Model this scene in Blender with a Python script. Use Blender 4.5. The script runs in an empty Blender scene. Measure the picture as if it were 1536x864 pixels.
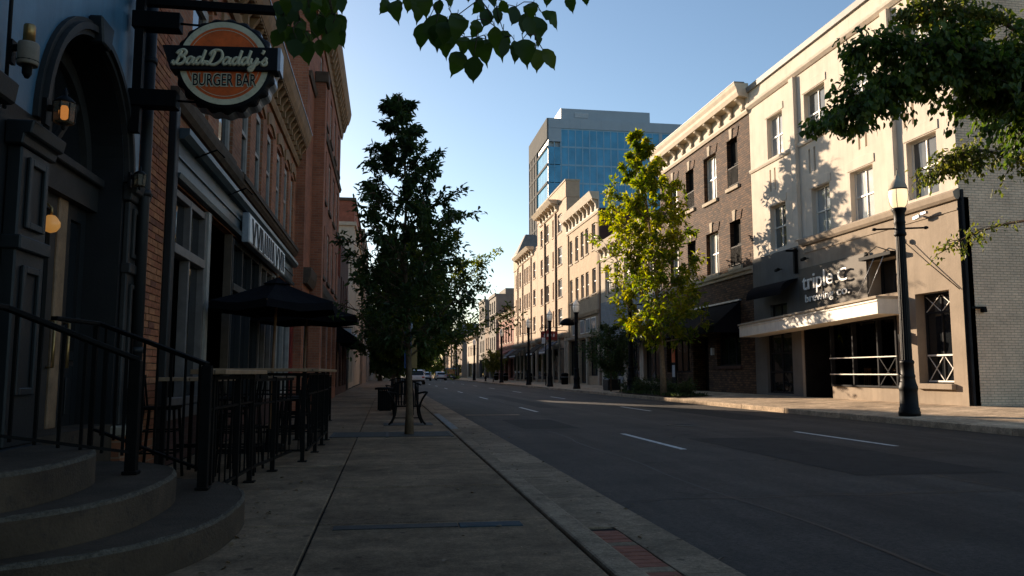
import bpy, bmesh, math, random
import numpy as np
from mathutils import Vector, Matrix

random.seed(7)
rng = np.random.default_rng(7)
C = bpy.context.scene.collection
scene = bpy.context.scene

# ------------------------------------------------------------------ camera
cam_d = bpy.data.cameras.new('camera')
cam = bpy.data.objects.new('camera', cam_d)
C.objects.link(cam)
scene.camera = cam
cam_d.sensor_width = 36.0
cam_d.lens = 28.008
cam_d.clip_start = 0.05
cam_d.clip_end = 6000
PITCH, YAW = math.radians(6.114), math.radians(8.890)
fwd = Vector((math.sin(YAW) * math.cos(PITCH), math.cos(YAW) * math.cos(PITCH), math.sin(PITCH)))
cam.location = (0, 0, 1.1)
cam.rotation_euler = fwd.to_track_quat('-Z', 'Y').to_euler()

# ------------------------------------------------------------------ sky, sun, exposure
SUN_EL, SUN_AZ = math.radians(13.5), math.radians(-28.0)
world = bpy.data.worlds.new('World')
scene.world = world
world.use_nodes = True
wn = world.node_tree
sky = wn.nodes.new('ShaderNodeTexSky')
sky.sky_type = 'NISHITA'
sky.sun_disc = False
sky.sun_elevation = SUN_EL
sky.sun_rotation = SUN_AZ
sky.altitude = 0
sky.air_density = 1.0
sky.dust_density = 0.5
sky.ozone_density = 2.0
wn.links.new(sky.outputs[0], wn.nodes['Background'].inputs[0])
wn.nodes['Background'].inputs[1].default_value = 0.083
sun_d = bpy.data.lights.new('sun', 'SUN')
sun_d.energy = 5.0
sun_d.angle = math.radians(0.5)
sun_d.color = (1.0, 0.80, 0.60)
sun = bpy.data.objects.new('sun', sun_d)
C.objects.link(sun)
sdir = Vector((math.sin(SUN_AZ) * math.cos(SUN_EL), math.cos(SUN_AZ) * math.cos(SUN_EL), math.sin(SUN_EL)))
sun.rotation_euler = sdir.to_track_quat('Z', 'Y').to_euler()
scene.view_settings.view_transform = 'Standard'
scene.view_settings.look = 'None'
scene.view_settings.exposure = 1.18
scene.view_settings.gamma = 1.0
try:
    scene.cycles.max_bounces = 6
    scene.cycles.transparent_max_bounces = 12
    scene.cycles.caustics_reflective = False
    scene.cycles.caustics_refractive = False
except Exception:
    pass

# ------------------------------------------------------------------ materials
def newmat(name):
    m = bpy.data.materials.new(name)
    m.use_nodes = True
    nt = m.node_tree
    return m, nt, nt.nodes['Principled BSDF']

def nd(nt, t, **kw):
    n = nt.nodes.new(t)
    for k, v in kw.items():
        setattr(n, k, v)
    return n

def setin(n, **kw):
    for k, v in kw.items():
        n.inputs[k.replace('_', ' ')].default_value = v

def rgb(c, f=1.0):
    return (min(1, c[0] * f), min(1, c[1] * f), min(1, c[2] * f), 1.0)

def M(name, col, rough=0.8, var=0.25, vs=2.5, bump=0.15, bs=60.0, spec=0.3, metal=0.0, streak=0.0, col2=None, amp2=0.0):
    """Painted, cast, plastered or metal surface: base colour, broad tone variation, wear, fine relief."""
    m, nt, b = newmat(name)
    pos = nd(nt, 'ShaderNodeNewGeometry').outputs['Position']
    n1 = nd(nt, 'ShaderNodeTexNoise')
    setin(n1, Scale=vs, Detail=7.0, Roughness=0.62)
    nt.links.new(pos, n1.inputs['Vector'])
    r1 = nd(nt, 'ShaderNodeMapRange')
    setin(r1, From_Min=0.3, From_Max=0.7, To_Min=0.0, To_Max=1.0)
    nt.links.new(n1.outputs['Fac'], r1.inputs['Value'])
    mix = nd(nt, 'ShaderNodeMix', data_type='RGBA')
    mix.inputs['A'].default_value = rgb(col, 1 - var)
    mix.inputs['B'].default_value = rgb(col, 1 + var)
    nt.links.new(r1.outputs[0], mix.inputs['Factor'])
    out = mix.outputs['Result']
    if streak > 0:
        mp = nd(nt, 'ShaderNodeMapping')
        mp.inputs['Scale'].default_value = (2.2, 2.2, 0.16)
        nt.links.new(pos, mp.inputs['Vector'])
        n3 = nd(nt, 'ShaderNodeTexNoise')
        setin(n3, Scale=2.0, Detail=8.0, Roughness=0.7)
        nt.links.new(mp.outputs[0], n3.inputs['Vector'])
        r3 = nd(nt, 'ShaderNodeMapRange')
        setin(r3, From_Min=0.45, From_Max=0.75, To_Min=0.0, To_Max=streak)
        nt.links.new(n3.outputs['Fac'], r3.inputs['Value'])
        mx = nd(nt, 'ShaderNodeMix', data_type='RGBA')
        nt.links.new(r3.outputs[0], mx.inputs['Factor'])
        nt.links.new(out, mx.inputs['A'])
        mx.inputs['B'].default_value = rgb(col, 0.45)
        out = mx.outputs['Result']
    if col2 is not None:
        n4 = nd(nt, 'ShaderNodeTexNoise')
        setin(n4, Scale=vs * 3.7, Detail=9.0, Roughness=0.75)
        nt.links.new(pos, n4.inputs['Vector'])
        r4 = nd(nt, 'ShaderNodeMapRange')
        setin(r4, From_Min=0.52, From_Max=0.66, To_Min=0.0, To_Max=amp2)
        nt.links.new(n4.outputs['Fac'], r4.inputs['Value'])
        mx = nd(nt, 'ShaderNodeMix', data_type='RGBA')
        nt.links.new(r4.outputs[0], mx.inputs['Factor'])
        nt.links.new(out, mx.inputs['A'])
        mx.inputs['B'].default_value = rgb(col2)
        out = mx.outputs['Result']
    nt.links.new(out, b.inputs['Base Color'])
    setin(b, Roughness=rough, Metallic=metal)
    b.inputs['Specular IOR Level'].default_value = spec
    if bump > 0:
        n2 = nd(nt, 'ShaderNodeTexNoise')
        setin(n2, Scale=bs, Detail=4.0, Roughness=0.6)
        nt.links.new(pos, n2.inputs['Vector'])
        bp = nd(nt, 'ShaderNodeBump')
        setin(bp, Strength=bump, Distance=0.02)
        nt.links.new(n2.outputs['Fac'], bp.inputs['Height'])
        nt.links.new(bp.outputs[0], b.inputs['Normal'])
    return m

def brickmat(name, c1, c2, mortar, bw=0.215, rh=0.075, ms=0.008, bump=0.5, rough=0.85, dirt=0.35):
    m, nt, b = newmat(name)
    pos = nd(nt, 'ShaderNodeNewGeometry').outputs['Position']
    sp = nd(nt, 'ShaderNodeSeparateXYZ')
    nt.links.new(pos, sp.inputs[0])
    ad = nd(nt, 'ShaderNodeMath', operation='ADD')
    nt.links.new(sp.outputs['X'], ad.inputs[0])
    nt.links.new(sp.outputs['Y'], ad.inputs[1])
    cb = nd(nt, 'ShaderNodeCombineXYZ')
    nt.links.new(ad.outputs[0], cb.inputs['X'])
    nt.links.new(sp.outputs['Z'], cb.inputs['Y'])
    bt = nd(nt, 'ShaderNodeTexBrick')
    setin(bt, Scale=1.0, Brick_Width=bw, Row_Height=rh, Mortar_Size=ms, Mortar_Smooth=0.3, Bias=0.0)
    bt.inputs['Color1'].default_value = rgb(c1)
    bt.inputs['Color2'].default_value = rgb(c2)
    bt.inputs['Mortar'].default_value = rgb(mortar)
    nt.links.new(cb.outputs[0], bt.inputs['Vector'])
    n1 = nd(nt, 'ShaderNodeTexNoise')
    setin(n1, Scale=1.1, Detail=8.0, Roughness=0.7)
    nt.links.new(pos, n1.inputs['Vector'])
    r1 = nd(nt, 'ShaderNodeMapRange')
    setin(r1, From_Min=0.3, From_Max=0.7, To_Min=1 - dirt, To_Max=1 + dirt)
    nt.links.new(n1.outputs['Fac'], r1.inputs['Value'])
    mu = nd(nt, 'ShaderNodeVectorMath', operation='SCALE')
    nt.links.new(bt.outputs['Color'], mu.inputs[0])
    nt.links.new(r1.outputs[0], mu.inputs['Scale'])
    nt.links.new(mu.outputs[0], b.inputs['Base Color'])
    n2 = nd(nt, 'ShaderNodeTexNoise')
    setin(n2, Scale=35.0, Detail=4.0)
    nt.links.new(pos, n2.inputs['Vector'])
    m3 = nd(nt, 'ShaderNodeMath', operation='MULTIPLY_ADD')
    nt.links.new(bt.outputs['Fac'], m3.inputs[0])
    m3.inputs[1].default_value = -1.0
    nt.links.new(n2.outputs['Fac'], m3.inputs[2])
    bp = nd(nt, 'ShaderNodeBump')
    setin(bp, Strength=bump, Distance=0.012)
    nt.links.new(m3.outputs[0], bp.inputs['Height'])
    nt.links.new(bp.outputs[0], b.inputs['Normal'])
    setin(b, Roughness=rough)
    b.inputs['Specular IOR Level'].default_value = 0.25
    return m

def glassmat(name, col, ior=1.5, rough=0.03, var=0.4, wob=0.04, vs=0.6):
    """Window pane seen from the street: what is behind it is dim, the surface mirrors the sky."""
    m, nt, b = newmat(name)
    pos = nd(nt, 'ShaderNodeNewGeometry').outputs['Position']
    n1 = nd(nt, 'ShaderNodeTexNoise')
    setin(n1, Scale=vs, Detail=3.0)
    nt.links.new(pos, n1.inputs['Vector'])
    mix = nd(nt, 'ShaderNodeMix', data_type='RGBA')
    mix.inputs['A'].default_value = rgb(col, 1 - var)
    mix.inputs['B'].default_value = rgb(col, 1 + var)
    nt.links.new(n1.outputs['Fac'], mix.inputs['Factor'])
    nt.links.new(mix.outputs['Result'], b.inputs['Base Color'])
    setin(b, Roughness=rough, IOR=ior)
    n2 = nd(nt, 'ShaderNodeTexNoise')
    setin(n2, Scale=1.7, Detail=1.0)
    nt.links.new(pos, n2.inputs['Vector'])
    bp = nd(nt, 'ShaderNodeBump')
    setin(bp, Strength=wob, Distance=0.2)
    nt.links.new(n2.outputs['Fac'], bp.inputs['Height'])
    nt.links.new(bp.outputs[0], b.inputs['Normal'])
    return m

def clearglass(name, tint=(0.75, 0.78, 0.76), refl=0.16):
    m, nt, b = newmat(name)
    nt.nodes.remove(b)
    tr = nd(nt, 'ShaderNodeBsdfTransparent')
    tr.inputs['Color'].default_value = rgb(tint)
    gl = nd(nt, 'ShaderNodeBsdfGlossy')
    setin(gl, Roughness=0.02)
    gl.inputs['Color'].default_value = (0.9, 0.9, 0.9, 1)
    fr = nd(nt, 'ShaderNodeFresnel')
    setin(fr, IOR=1.08)
    mx = nd(nt, 'ShaderNodeMixShader')
    nt.links.new(fr.outputs[0], mx.inputs[0])
    nt.links.new(tr.outputs[0], mx.inputs[1])
    nt.links.new(gl.outputs[0], mx.inputs[2])
    nt.links.new(mx.outputs[0], nt.nodes['Material Output'].inputs['Surface'])
    return m

def lanternglass(name):
    m, nt, b = newmat(name)
    b.inputs['Base Color'].default_value = (0.20, 0.165, 0.12, 1); setin(b, Roughness=.35)
    tr = nd(nt, 'ShaderNodeBsdfTransparent'); tr.inputs['Color'].default_value = (0.85, 0.68, 0.45, 1)
    mx = nd(nt, 'ShaderNodeMixShader'); mx.inputs[0].default_value = .5
    nt.links.new(b.outputs[0], mx.inputs[1]); nt.links.new(tr.outputs[0], mx.inputs[2])
    nt.links.new(mx.outputs[0], nt.nodes['Material Output'].inputs['Surface'])
    return m

def leafmat(name, cols, trans=0.45, rough=0.5):
    """Leaf: each leaf has its own tint (mesh attribute), reflects on top and lets light through."""
    m, nt, b = newmat(name)
    at = nd(nt, 'ShaderNodeAttribute', attribute_name='tint')
    ramp = nd(nt, 'ShaderNodeValToRGB')
    el = ramp.color_ramp.elements
    el[0].color = rgb(cols[0])
    el[0].position = 0.0
    el[1].color = rgb(cols[-1])
    el[1].position = 1.0
    for i, c in enumerate(cols[1:-1]):
        e = el.new((i + 1) / (len(cols) - 1))
        e.color = rgb(c)
    nt.links.new(at.outputs['Fac'], ramp.inputs[0])
    nt.links.new(ramp.outputs[0], b.inputs['Base Color'])
    setin(b, Roughness=rough)
    b.inputs['Specular IOR Level'].default_value = 0.35
    tl = nd(nt, 'ShaderNodeBsdfTranslucent')
    hs = nd(nt, 'ShaderNodeHueSaturation')
    setin(hs, Saturation=1.1, Value=1.7)
    nt.links.new(ramp.outputs[0], hs.inputs['Color'])
    nt.links.new(hs.outputs[0], tl.inputs['Color'])
    mx = nd(nt, 'ShaderNodeMixShader')
    mx.inputs[0].default_value = trans
    nt.links.new(b.outputs[0], mx.inputs[1])
    nt.links.new(tl.outputs[0], mx.inputs[2])
    nt.links.new(mx.outputs[0], nt.nodes['Material Output'].inputs['Surface'])
    return m

def emitmat(name, col, strength, base=(0.8, 0.75, 0.65)):
    m, nt, b = newmat(name)
    b.inputs['Base Color'].default_value = rgb(base)
    setin(b, Roughness=0.3)
    b.inputs['Emission Color'].default_value = rgb(col)
    b.inputs['Emission Strength'].default_value = strength
    return m

K = {}
def roadmat():
    m, nt, b = newmat('worn_asphalt')
    pos = nd(nt, 'ShaderNodeNewGeometry').outputs['Position']
    def noise(sc, det=6, ro=.6, vec=pos):
        n = nd(nt, 'ShaderNodeTexNoise'); setin(n, Scale=sc, Detail=det, Roughness=ro); nt.links.new(vec, n.inputs['Vector']); return n.outputs['Fac']
    def rng_(v, a, b_, c, d):
        n = nd(nt, 'ShaderNodeMapRange'); setin(n, From_Min=a, From_Max=b_, To_Min=c, To_Max=d); nt.links.new(v, n.inputs['Value']); return n.outputs[0]
    def mth(op, x, y):
        n = nd(nt, 'ShaderNodeMath', operation=op)
        for k, q in enumerate((x, y)):
            if isinstance(q, (int, float)): n.inputs[k].default_value = q
            else: nt.links.new(q, n.inputs[k])
        return n.outputs[0]
    mp = nd(nt, 'ShaderNodeMapping'); mp.inputs['Scale'].default_value = (1, .06, 1); nt.links.new(pos, mp.inputs['Vector'])
    broad = rng_(noise(.55, 8, .7), .34, .66, .66, 1.34)
    lanes = rng_(noise(1.3, 6, .65, mp.outputs[0]), .34, .66, .6, 1.42)
    speck = rng_(noise(28, 6, .9), .36, .66, .35, 1.75)
    vo = nd(nt, 'ShaderNodeTexVoronoi', feature='DISTANCE_TO_EDGE'); setin(vo, Scale=.33)
    wv = nd(nt, 'ShaderNodeVectorMath', operation='ADD')
    nz = nd(nt, 'ShaderNodeTexNoise'); setin(nz, Scale=1.3, Detail=5); nt.links.new(pos, nz.inputs['Vector'])
    nt.links.new(pos, wv.inputs[0]); nt.links.new(nz.outputs['Color'], wv.inputs[1]); nt.links.new(wv.outputs[0], vo.inputs['Vector'])
    crack = rng_(vo.outputs['Distance'], .0, .012, .3, 1.0)
    crack = mth('MAXIMUM', crack, rng_(noise(.2), .45, .55, 1.0, .3))
    f = mth('MULTIPLY', mth('MULTIPLY', broad, lanes), mth('MULTIPLY', speck, crack))
    sc = nd(nt, 'ShaderNodeVectorMath', operation='SCALE'); sc.inputs[0].default_value = (0.0415, 0.0335, 0.027); nt.links.new(f, sc.inputs['Scale'])
    nt.links.new(sc.outputs[0], b.inputs['Base Color'])
    setin(b, Roughness=.82); b.inputs['Specular IOR Level'].default_value = .3
    bp = nd(nt, 'ShaderNodeBump'); setin(bp, Strength=.6, Distance=.01)
    nt.links.new(mth('ADD', noise(110, 2), mth('MULTIPLY', crack, .6)), bp.inputs['Height']); nt.links.new(bp.outputs[0], b.inputs['Normal'])
    return m
def pavemat(name, col, stain):
    m, nt, b = newmat(name)
    pos = nd(nt, 'ShaderNodeNewGeometry').outputs['Position']
    oi = nd(nt, 'ShaderNodeObjectInfo').outputs['Random']
    def noise(sc, det=6, ro=.6):
        n = nd(nt, 'ShaderNodeTexNoise'); setin(n, Scale=sc, Detail=det, Roughness=ro); nt.links.new(pos, n.inputs['Vector']); return n.outputs['Fac']
    def rng_(v, a, b_, c, d):
        n = nd(nt, 'ShaderNodeMapRange'); setin(n, From_Min=a, From_Max=b_, To_Min=c, To_Max=d); nt.links.new(v, n.inputs['Value']); return n.outputs[0]
    def mul(x, y):
        n = nd(nt, 'ShaderNodeMath', operation='MULTIPLY'); nt.links.new(x, n.inputs[0]); nt.links.new(y, n.inputs[1]); return n.outputs[0]
    vo = nd(nt, 'ShaderNodeTexVoronoi'); setin(vo, Scale=2.6, Randomness=1.0); nt.links.new(pos, vo.inputs['Vector'])
    gum = rng_(vo.outputs['Distance'], .06, .09, .45, 1.0)
    f = mul(mul(rng_(oi, 0, 1, .84, 1.16), rng_(noise(.9, 9, .75), .34, .66, .6, 1.38)), mul(gum, mul(rng_(noise(4.5, 9, .8), .36, .68, 1.3, .58), rng_(noise(34, 6, .9), .36, .66, .6, 1.42))))
    f = mul(f, rng_(noise(.35, 4), .5, .72, 1.0, stain))
    sc = nd(nt, 'ShaderNodeVectorMath', operation='SCALE'); sc.inputs[0].default_value = col; nt.links.new(f, sc.inputs['Scale'])
    nt.links.new(sc.outputs[0], b.inputs['Base Color'])
    setin(b, Roughness=.9); b.inputs['Specular IOR Level'].default_value = .15
    bp = nd(nt, 'ShaderNodeBump'); setin(bp, Strength=.4, Distance=.01); nt.links.new(noise(70, 4), bp.inputs['Height']); nt.links.new(bp.outputs[0], b.inputs['Normal'])
    return m
K['asphalt'] = roadmat()
K['patch'] = M('fresh_asphalt_patch', (0.024, 0.0225, 0.021), 0.85, 0.35, 3, 0.5, 60, 0.2, col2=(0.045, 0.042, 0.04), amp2=0.5)
K['tar'] = M('tar_seam', (0.012, 0.0115, 0.011), 0.6, 0.3, 3, 0.1, 60, 0.3)
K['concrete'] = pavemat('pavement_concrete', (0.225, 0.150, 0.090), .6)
K['concrete_sun'] = pavemat('sunlit_pavement_concrete', (0.46, 0.345, 0.23), .75)  # brighter copy of the pavement concrete, low sunlight put into its colour
K['gutter'] = pavemat('gutter_concrete', (0.28, 0.20, 0.13), .6)
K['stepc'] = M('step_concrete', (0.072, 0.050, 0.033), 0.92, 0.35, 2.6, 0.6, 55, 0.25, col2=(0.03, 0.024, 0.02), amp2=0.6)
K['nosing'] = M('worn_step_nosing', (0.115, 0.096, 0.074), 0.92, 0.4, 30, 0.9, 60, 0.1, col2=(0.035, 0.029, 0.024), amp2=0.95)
K['dirt'] = M('joint_dirt', (0.022, 0.020, 0.018), 0.95, 0.3, 5, 0.3, 60, 0.1)
K['soil'] = M('planting_soil', (0.045, 0.032, 0.022), 0.95, 0.4, 6, 0.6, 40, 0.1)
K['paver'] = M('red_paver', (0.27, 0.10, 0.062), 0.85, 0.3, 9, 0.35, 80, 0.25)
K['roadpaint'] = M('road_paint', (0.62, 0.62, 0.60), 0.75, 0.18, 6, 0.3, 90, 0.3, col2=(0.07, 0.07, 0.07), amp2=0.9)
K['kerbpaint'] = M('worn_kerb_paint', (0.24, 0.235, 0.22), 0.85, 0.3, 3, 0.3, 60, 0.15, col2=(0.09, 0.085, 0.08), amp2=0.7)
K['steelplate'] = M('blue_grey_plate', (0.040, 0.060, 0.072), 0.75, 0.3, 12, 0.2, 80, 0.15)
K['iron'] = M('black_iron', (0.0045, 0.0045, 0.0045), 0.65, 0.3, 9, 0.12, 120, 0.08)
K['lampblack'] = M('black_lamp_paint', (0.005, 0.005, 0.0055), 0.5, 0.35, 6, 0.1, 90, 0.15)
K['grate'] = M('cast_grate', (0.05, 0.047, 0.042), 0.7, 0.3, 12, 0.4, 60, 0.4, 0.4)
K['barwood'] = M('worn_bar_wood', (0.26, 0.16, 0.09), 0.6, 0.35, 7, 0.3, 40, 0.35)
K['polewood'] = M('varnished_pole', (0.16, 0.08, 0.035), 0.5, 0.25, 9, 0.1, 60, 0.4)
K['canvas'] = M('black_canvas', (0.008, 0.008, 0.010), 0.9, 0.25, 4, 0.2, 150, 0.05)
K['pubpaint'] = M('blue_grey_paint', (0.011, 0.0145, 0.017), 0.55, 0.3, 1.8, 0.12, 40, 0.45, streak=0.5)
K['pubblue'] = M('glossy_blue_grey_paint', (0.085, 0.19, 0.28), 0.38, 0.25, 1.8, 0.10, 40, 0.5, streak=0.45)
K['fasciapaint'] = M('blue_grey_fascia_paint', (0.062, 0.082, 0.092), 0.42, 0.25, 1.8, 0.10, 40, 0.4, streak=0.5)
K['pubdark'] = M('near_black_paint', (0.006, 0.007, 0.008), 0.6, 0.3, 3, 0.12, 50, 0.45)
K['pubtrim'] = M('grey_trim_paint', (0.024, 0.0225, 0.021), 0.6, 0.3, 4, 0.1, 60, 0.4)
K['whitetrim'] = M('weathered_white_trim', (0.32, 0.285, 0.25), 0.55, 0.22, 5, 0.1, 60, 0.4, streak=0.3)
K['mauvetrim'] = M('pale_mauve_trim', (0.14, 0.118, 0.108), 0.5, 0.25, 5, 0.1, 60, 0.4, streak=0.4)
K['redbrick'] = brickmat('red_brick', (0.36, 0.135, 0.064), (0.24, 0.088, 0.044), (0.28, 0.185, 0.12))
K['redbrick_far'] = brickmat('red_brick_tower', (0.32, 0.112, 0.057), (0.23, 0.08, 0.043), (0.25, 0.14, 0.09))
K['mortar'] = M('old_mortar', (0.12, 0.088, 0.062), 0.95, 0.3, 12, 0.4, 90, 0.1)
K['brick_a'] = M('brick_orange', (0.38, 0.155, 0.072), 0.85, 0.35, 14, 0.5, 70, 0.25)
K['brick_b'] = M('brick_red', (0.31, 0.11, 0.055), 0.85, 0.35, 14, 0.5, 70, 0.25)
K['brick_c'] = M('brick_dark', (0.21, 0.08, 0.047), 0.85, 0.35, 14, 0.5, 70, 0.25)
K['tancornice'] = M('tan_cornice_paint', (0.25, 0.145, 0.07), 0.75, 0.3, 3, 0.2, 50, 0.25, streak=0.5)
K['ledge'] = M('brown_stone', (0.085, 0.060, 0.042), 0.85, 0.3, 4, 0.3, 50, 0.2, streak=0.3)
K['stone_cap'] = M('limestone_cap', (0.30, 0.25, 0.19), 0.85, 0.25, 4, 0.3, 50, 0.2)
K['cream'] = M('cream_stucco', (0.65, 0.565, 0.46), 0.9, 0.10, 1.1, 0.25, 25, 0.2, streak=0.30)
K['tanwall'] = M('tan_stucco', (0.335, 0.268, 0.198), 0.9, 0.16, 1.3, 0.3, 25, 0.2, streak=0.32)
K['signpanel'] = M('grey_sign_board', (0.125, 0.105, 0.08), 0.7, 0.12, 1.2, 0.1, 40, 0.25)
K['lettering'] = M('cream_letter_paint', (0.80, 0.76, 0.68), 0.5, 0.06, 3, 0, 1, 0.4)
K['fascia'] = M('white_fascia_paint', (0.80, 0.74, 0.63), 0.6, 0.10, 3, 0.1, 30, 0.3, streak=0.25)
K['roofcap'] = M('grey_coping', (0.20, 0.19, 0.18), 0.6, 0.2, 3, 0.1, 30, 0.4)
K['shadefront'] = M('shade_toned_stucco', (0.15, 0.14, 0.125), 0.85, 0.14, 1.3, 0.3, 25, 0.2, streak=0.2)  # darker wall tone, the tree's shade put into the colour
K['darkstore'] = M('dark_shopfront_paint', (0.022, 0.022, 0.023), 0.75, 0.3, 2, 0.1, 40, 0.08)
K['blackvoid'] = M('dark_interior', (0.012, 0.011, 0.010), 0.9, 0.4, 2, 0, 1, 0.1)
K['whitewood'] = M('white_window_paint', (0.74, 0.70, 0.62), 0.5, 0.08, 4, 0, 1, 0.35)
K['paintbrick'] = brickmat('painted_brick', (0.78, 0.58, 0.405), (0.70, 0.515, 0.36), (0.40, 0.31, 0.22), ms=0.007, bump=1.0, dirt=0.24)
K['brownbrick'] = brickmat('brown_brick', (0.150, 0.078, 0.040), (0.045, 0.024, 0.015), (0.03, 0.02, 0.014), bw=0.28, rh=0.105, bump=1.0, ms=0.016, dirt=0.25)
K['ivory'] = M('ivory_cornice', (0.56, 0.47, 0.35), 0.75, 0.12, 2, 0.2, 30, 0.25, streak=0.3)
K['limestone'] = M('limestone', (0.42, 0.35, 0.26), 0.85, 0.18, 3, 0.3, 40, 0.2)
K['beige'] = M('beige_render', (0.46, 0.385, 0.29), 0.9, 0.14, 1.2, 0.2, 25, 0.2, streak=0.25)
K['tanbrick'] = brickmat('tan_brick', (0.50, 0.36, 0.24), (0.44, 0.315, 0.21), (0.42, 0.32, 0.235), bump=0.4, dirt=0.15)
K['tanbrick2'] = brickmat('ochre_brick', (0.46, 0.335, 0.205), (0.39, 0.28, 0.17), (0.38, 0.29, 0.2), bump=0.4, dirt=0.15)
K['maroonbrick'] = brickmat('maroon_brick', (0.085, 0.036, 0.028), (0.06, 0.028, 0.022), (0.08, 0.05, 0.04), dirt=0.25)
K['farbrick'] = brickmat('orange_brick', (0.27, 0.085, 0.05), (0.22, 0.068, 0.04), (0.22, 0.11, 0.075), dirt=0.2)
K['greywall'] = M('grey_render', (0.22, 0.195, 0.165), 0.9, 0.15, 0.8, 0.2, 20, 0.2, streak=0.3)
K['brownwall'] = M('brown_render', (0.26, 0.19, 0.135), 0.9, 0.15, 0.8, 0.2, 20, 0.2, streak=0.3)
K['clapboard'] = M('blue_grey_boards', (0.20, 0.22, 0.23), 0.8, 0.2, 2, 0.1, 30, 0.3)
K['slate'] = M('slate_roof', (0.17, 0.155, 0.14), 0.8, 0.25, 3, 0.3, 20, 0.3)
K['glass'] = glassmat('dark_window_glass', (0.012, 0.014, 0.016), 1.5)
K['paleglass'] = glassmat('blind_backed_glass', (0.30, 0.31, 0.30), 1.75, 0.03, 0.45, 0.05)
K['paleglass_dim'] = glassmat('half_dark_glass', (0.10, 0.105, 0.10), 1.7, 0.03, 0.6, 0.05)
K['paleglass_blind'] = glassmat('white_blind_glass', (0.46, 0.44, 0.40), 1.6, 0.04, 0.25, 0.05, 3.0)
K['midglass'] = glassmat('curtained_glass', (0.09, 0.09, 0.085), 1.6, 0.03, 0.6, 0.05)
K['clear'] = clearglass('shop_glass', (0.62, 0.61, 0.58))
K['voidglass'] = glassmat('dark_open_sash', (0.006, 0.006, 0.006), 1.12, 0.25)
K['towerglass'] = glassmat('blue_curtain_wall_glass', (0.045, 0.26, 0.44), 1.5, 0.06, 0.6, 0.03, 0.45)
K['towerpanel'] = M('grey_metal_panel', (0.31, 0.365, 0.41), 0.5, 0.06, 0.4, 0, 1, 0.4)
K['towermull'] = M('blue_mullion', (0.20, 0.36, 0.48), 0.4, 0.1, 1, 0, 1, 0.5)
K['towerconc'] = M('pale_tower_panel', (0.15, 0.15, 0.145), 0.95, 0.08, 0.6, 0, 1, 0.02)
K['bark'] = M('bark', (0.085, 0.062, 0.042), 0.9, 0.4, 9, 0.9, 30, 0.15)
K['barkpale'] = M('pale_bark', (0.12, 0.082, 0.052), 0.9, 0.35, 9, 0.8, 30, 0.15)
K['barktan'] = M('tan_bark', (0.26, 0.185, 0.115), 0.9, 0.3, 9, 0.8, 30, 0.1)
K['dryleaf'] = leafmat('dry_leaf', [(0.10, 0.06, 0.03), (0.20, 0.13, 0.06), (0.28, 0.2, 0.1)], 0.2)
K['leafdark'] = leafmat('dark_leaf', [(0.022, 0.040, 0.014), (0.038, 0.066, 0.018), (0.060, 0.088, 0.020)], 0.42)
K['leafmid'] = leafmat('mid_leaf', [(0.028, 0.056, 0.012), (0.062, 0.105, 0.016), (0.10, 0.13, 0.018)], 0.48)
K['leaftwo'] = leafmat('green_gold_leaf', [(0.03, 0.055, 0.01), (0.08, 0.105, 0.014), (0.15, 0.155, 0.016)], 0.5)
K['leafyellow'] = leafmat('yellowing_leaf', [(0.06, 0.10, 0.012), (0.14, 0.185, 0.015), (0.23, 0.235, 0.018), (0.31, 0.27, 0.02)], 0.58)
K['leaflit'] = leafmat('sunlit_leaf', [(0.04, 0.065, 0.012), (0.10, 0.12, 0.02), (0.16, 0.155, 0.03)], 0.5)  # lighter leaf copy for sunlit foliage, the sun put into the colour
K['shrub'] = leafmat('shrub_leaf', [(0.02, 0.035, 0.012), (0.045, 0.07, 0.02), (0.07, 0.085, 0.03)], 0.35)
K['orange'] = M('orange_sign_paint', (0.78, 0.125, 0.016), 0.5, 0.18, 6, 0.1, 60, 0.3, col2=(0.2, 0.035, 0.01), amp2=0.3)
K['signcream'] = M('aged_cream_paint', (0.66, 0.56, 0.36), 0.55, 0.15, 7, 0.1, 60, 0.3, col2=(0.2, 0.14, 0.08), amp2=0.35)
K['signblack'] = M('black_sign_paint', (0.008, 0.008, 0.009), 0.6, 0.3, 6, 0.05, 60, 0.15)
K['galv'] = M('galvanised_metal', (0.30, 0.31, 0.33), 0.4, 0.2, 6, 0.1, 60, 0.5, 0.5)
K['signwhite'] = M('white_sign_face', (0.62, 0.64, 0.66), 0.35, 0.15, 5, 0.05, 40, 0.5)
K['signred'] = M('red_sign_paint', (0.20, 0.018, 0.018), 0.5, 0.2, 4, 0.05, 40, 0.4)
K['reddoor'] = M('red_door_paint', (0.15, 0.012, 0.010), 0.45, 0.25, 4, 0.1, 40, 0.4)
K['signblue'] = M('blue_sign_paint', (0.012, 0.04, 0.13), 0.5, 0.2, 4, 0.05, 40, 0.4)
K['signyellow'] = M('mustard_sign_paint', (0.24, 0.15, 0.05), 0.5, 0.2, 4, 0.05, 40, 0.4)
K['blueawning'] = M('navy_canvas', (0.025, 0.035, 0.06), 0.85, 0.25, 4, 0.2, 100, 0.2)
K['redawning'] = M('red_canvas', (0.16, 0.04, 0.035), 0.85, 0.25, 4, 0.2, 100, 0.2)
K['lampglass'] = emitmat('frosted_lamp_glass', (1.0, 0.74, 0.40), 0.55, (0.72, 0.60, 0.42))
K['bulb'] = emitmat('lamp_bulb', (1.0, 0.82, 0.5), 9.0)
K['farlamp'] = emitmat('frosted_globe', (1.0, 0.9, 0.75), 0.06, (0.72, 0.66, 0.56))
K['lantern'] = emitmat('amber_lantern_glass', (1.0, 0.42, 0.10), 0.10, (0.30, 0.20, 0.1))
K['lanterndim'] = emitmat('dim_lantern_glass', (1.0, 0.55, 0.25), 0.02, (0.28, 0.24, 0.19))
K['lanternglass'] = lanternglass('aged_lantern_glass')
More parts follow.
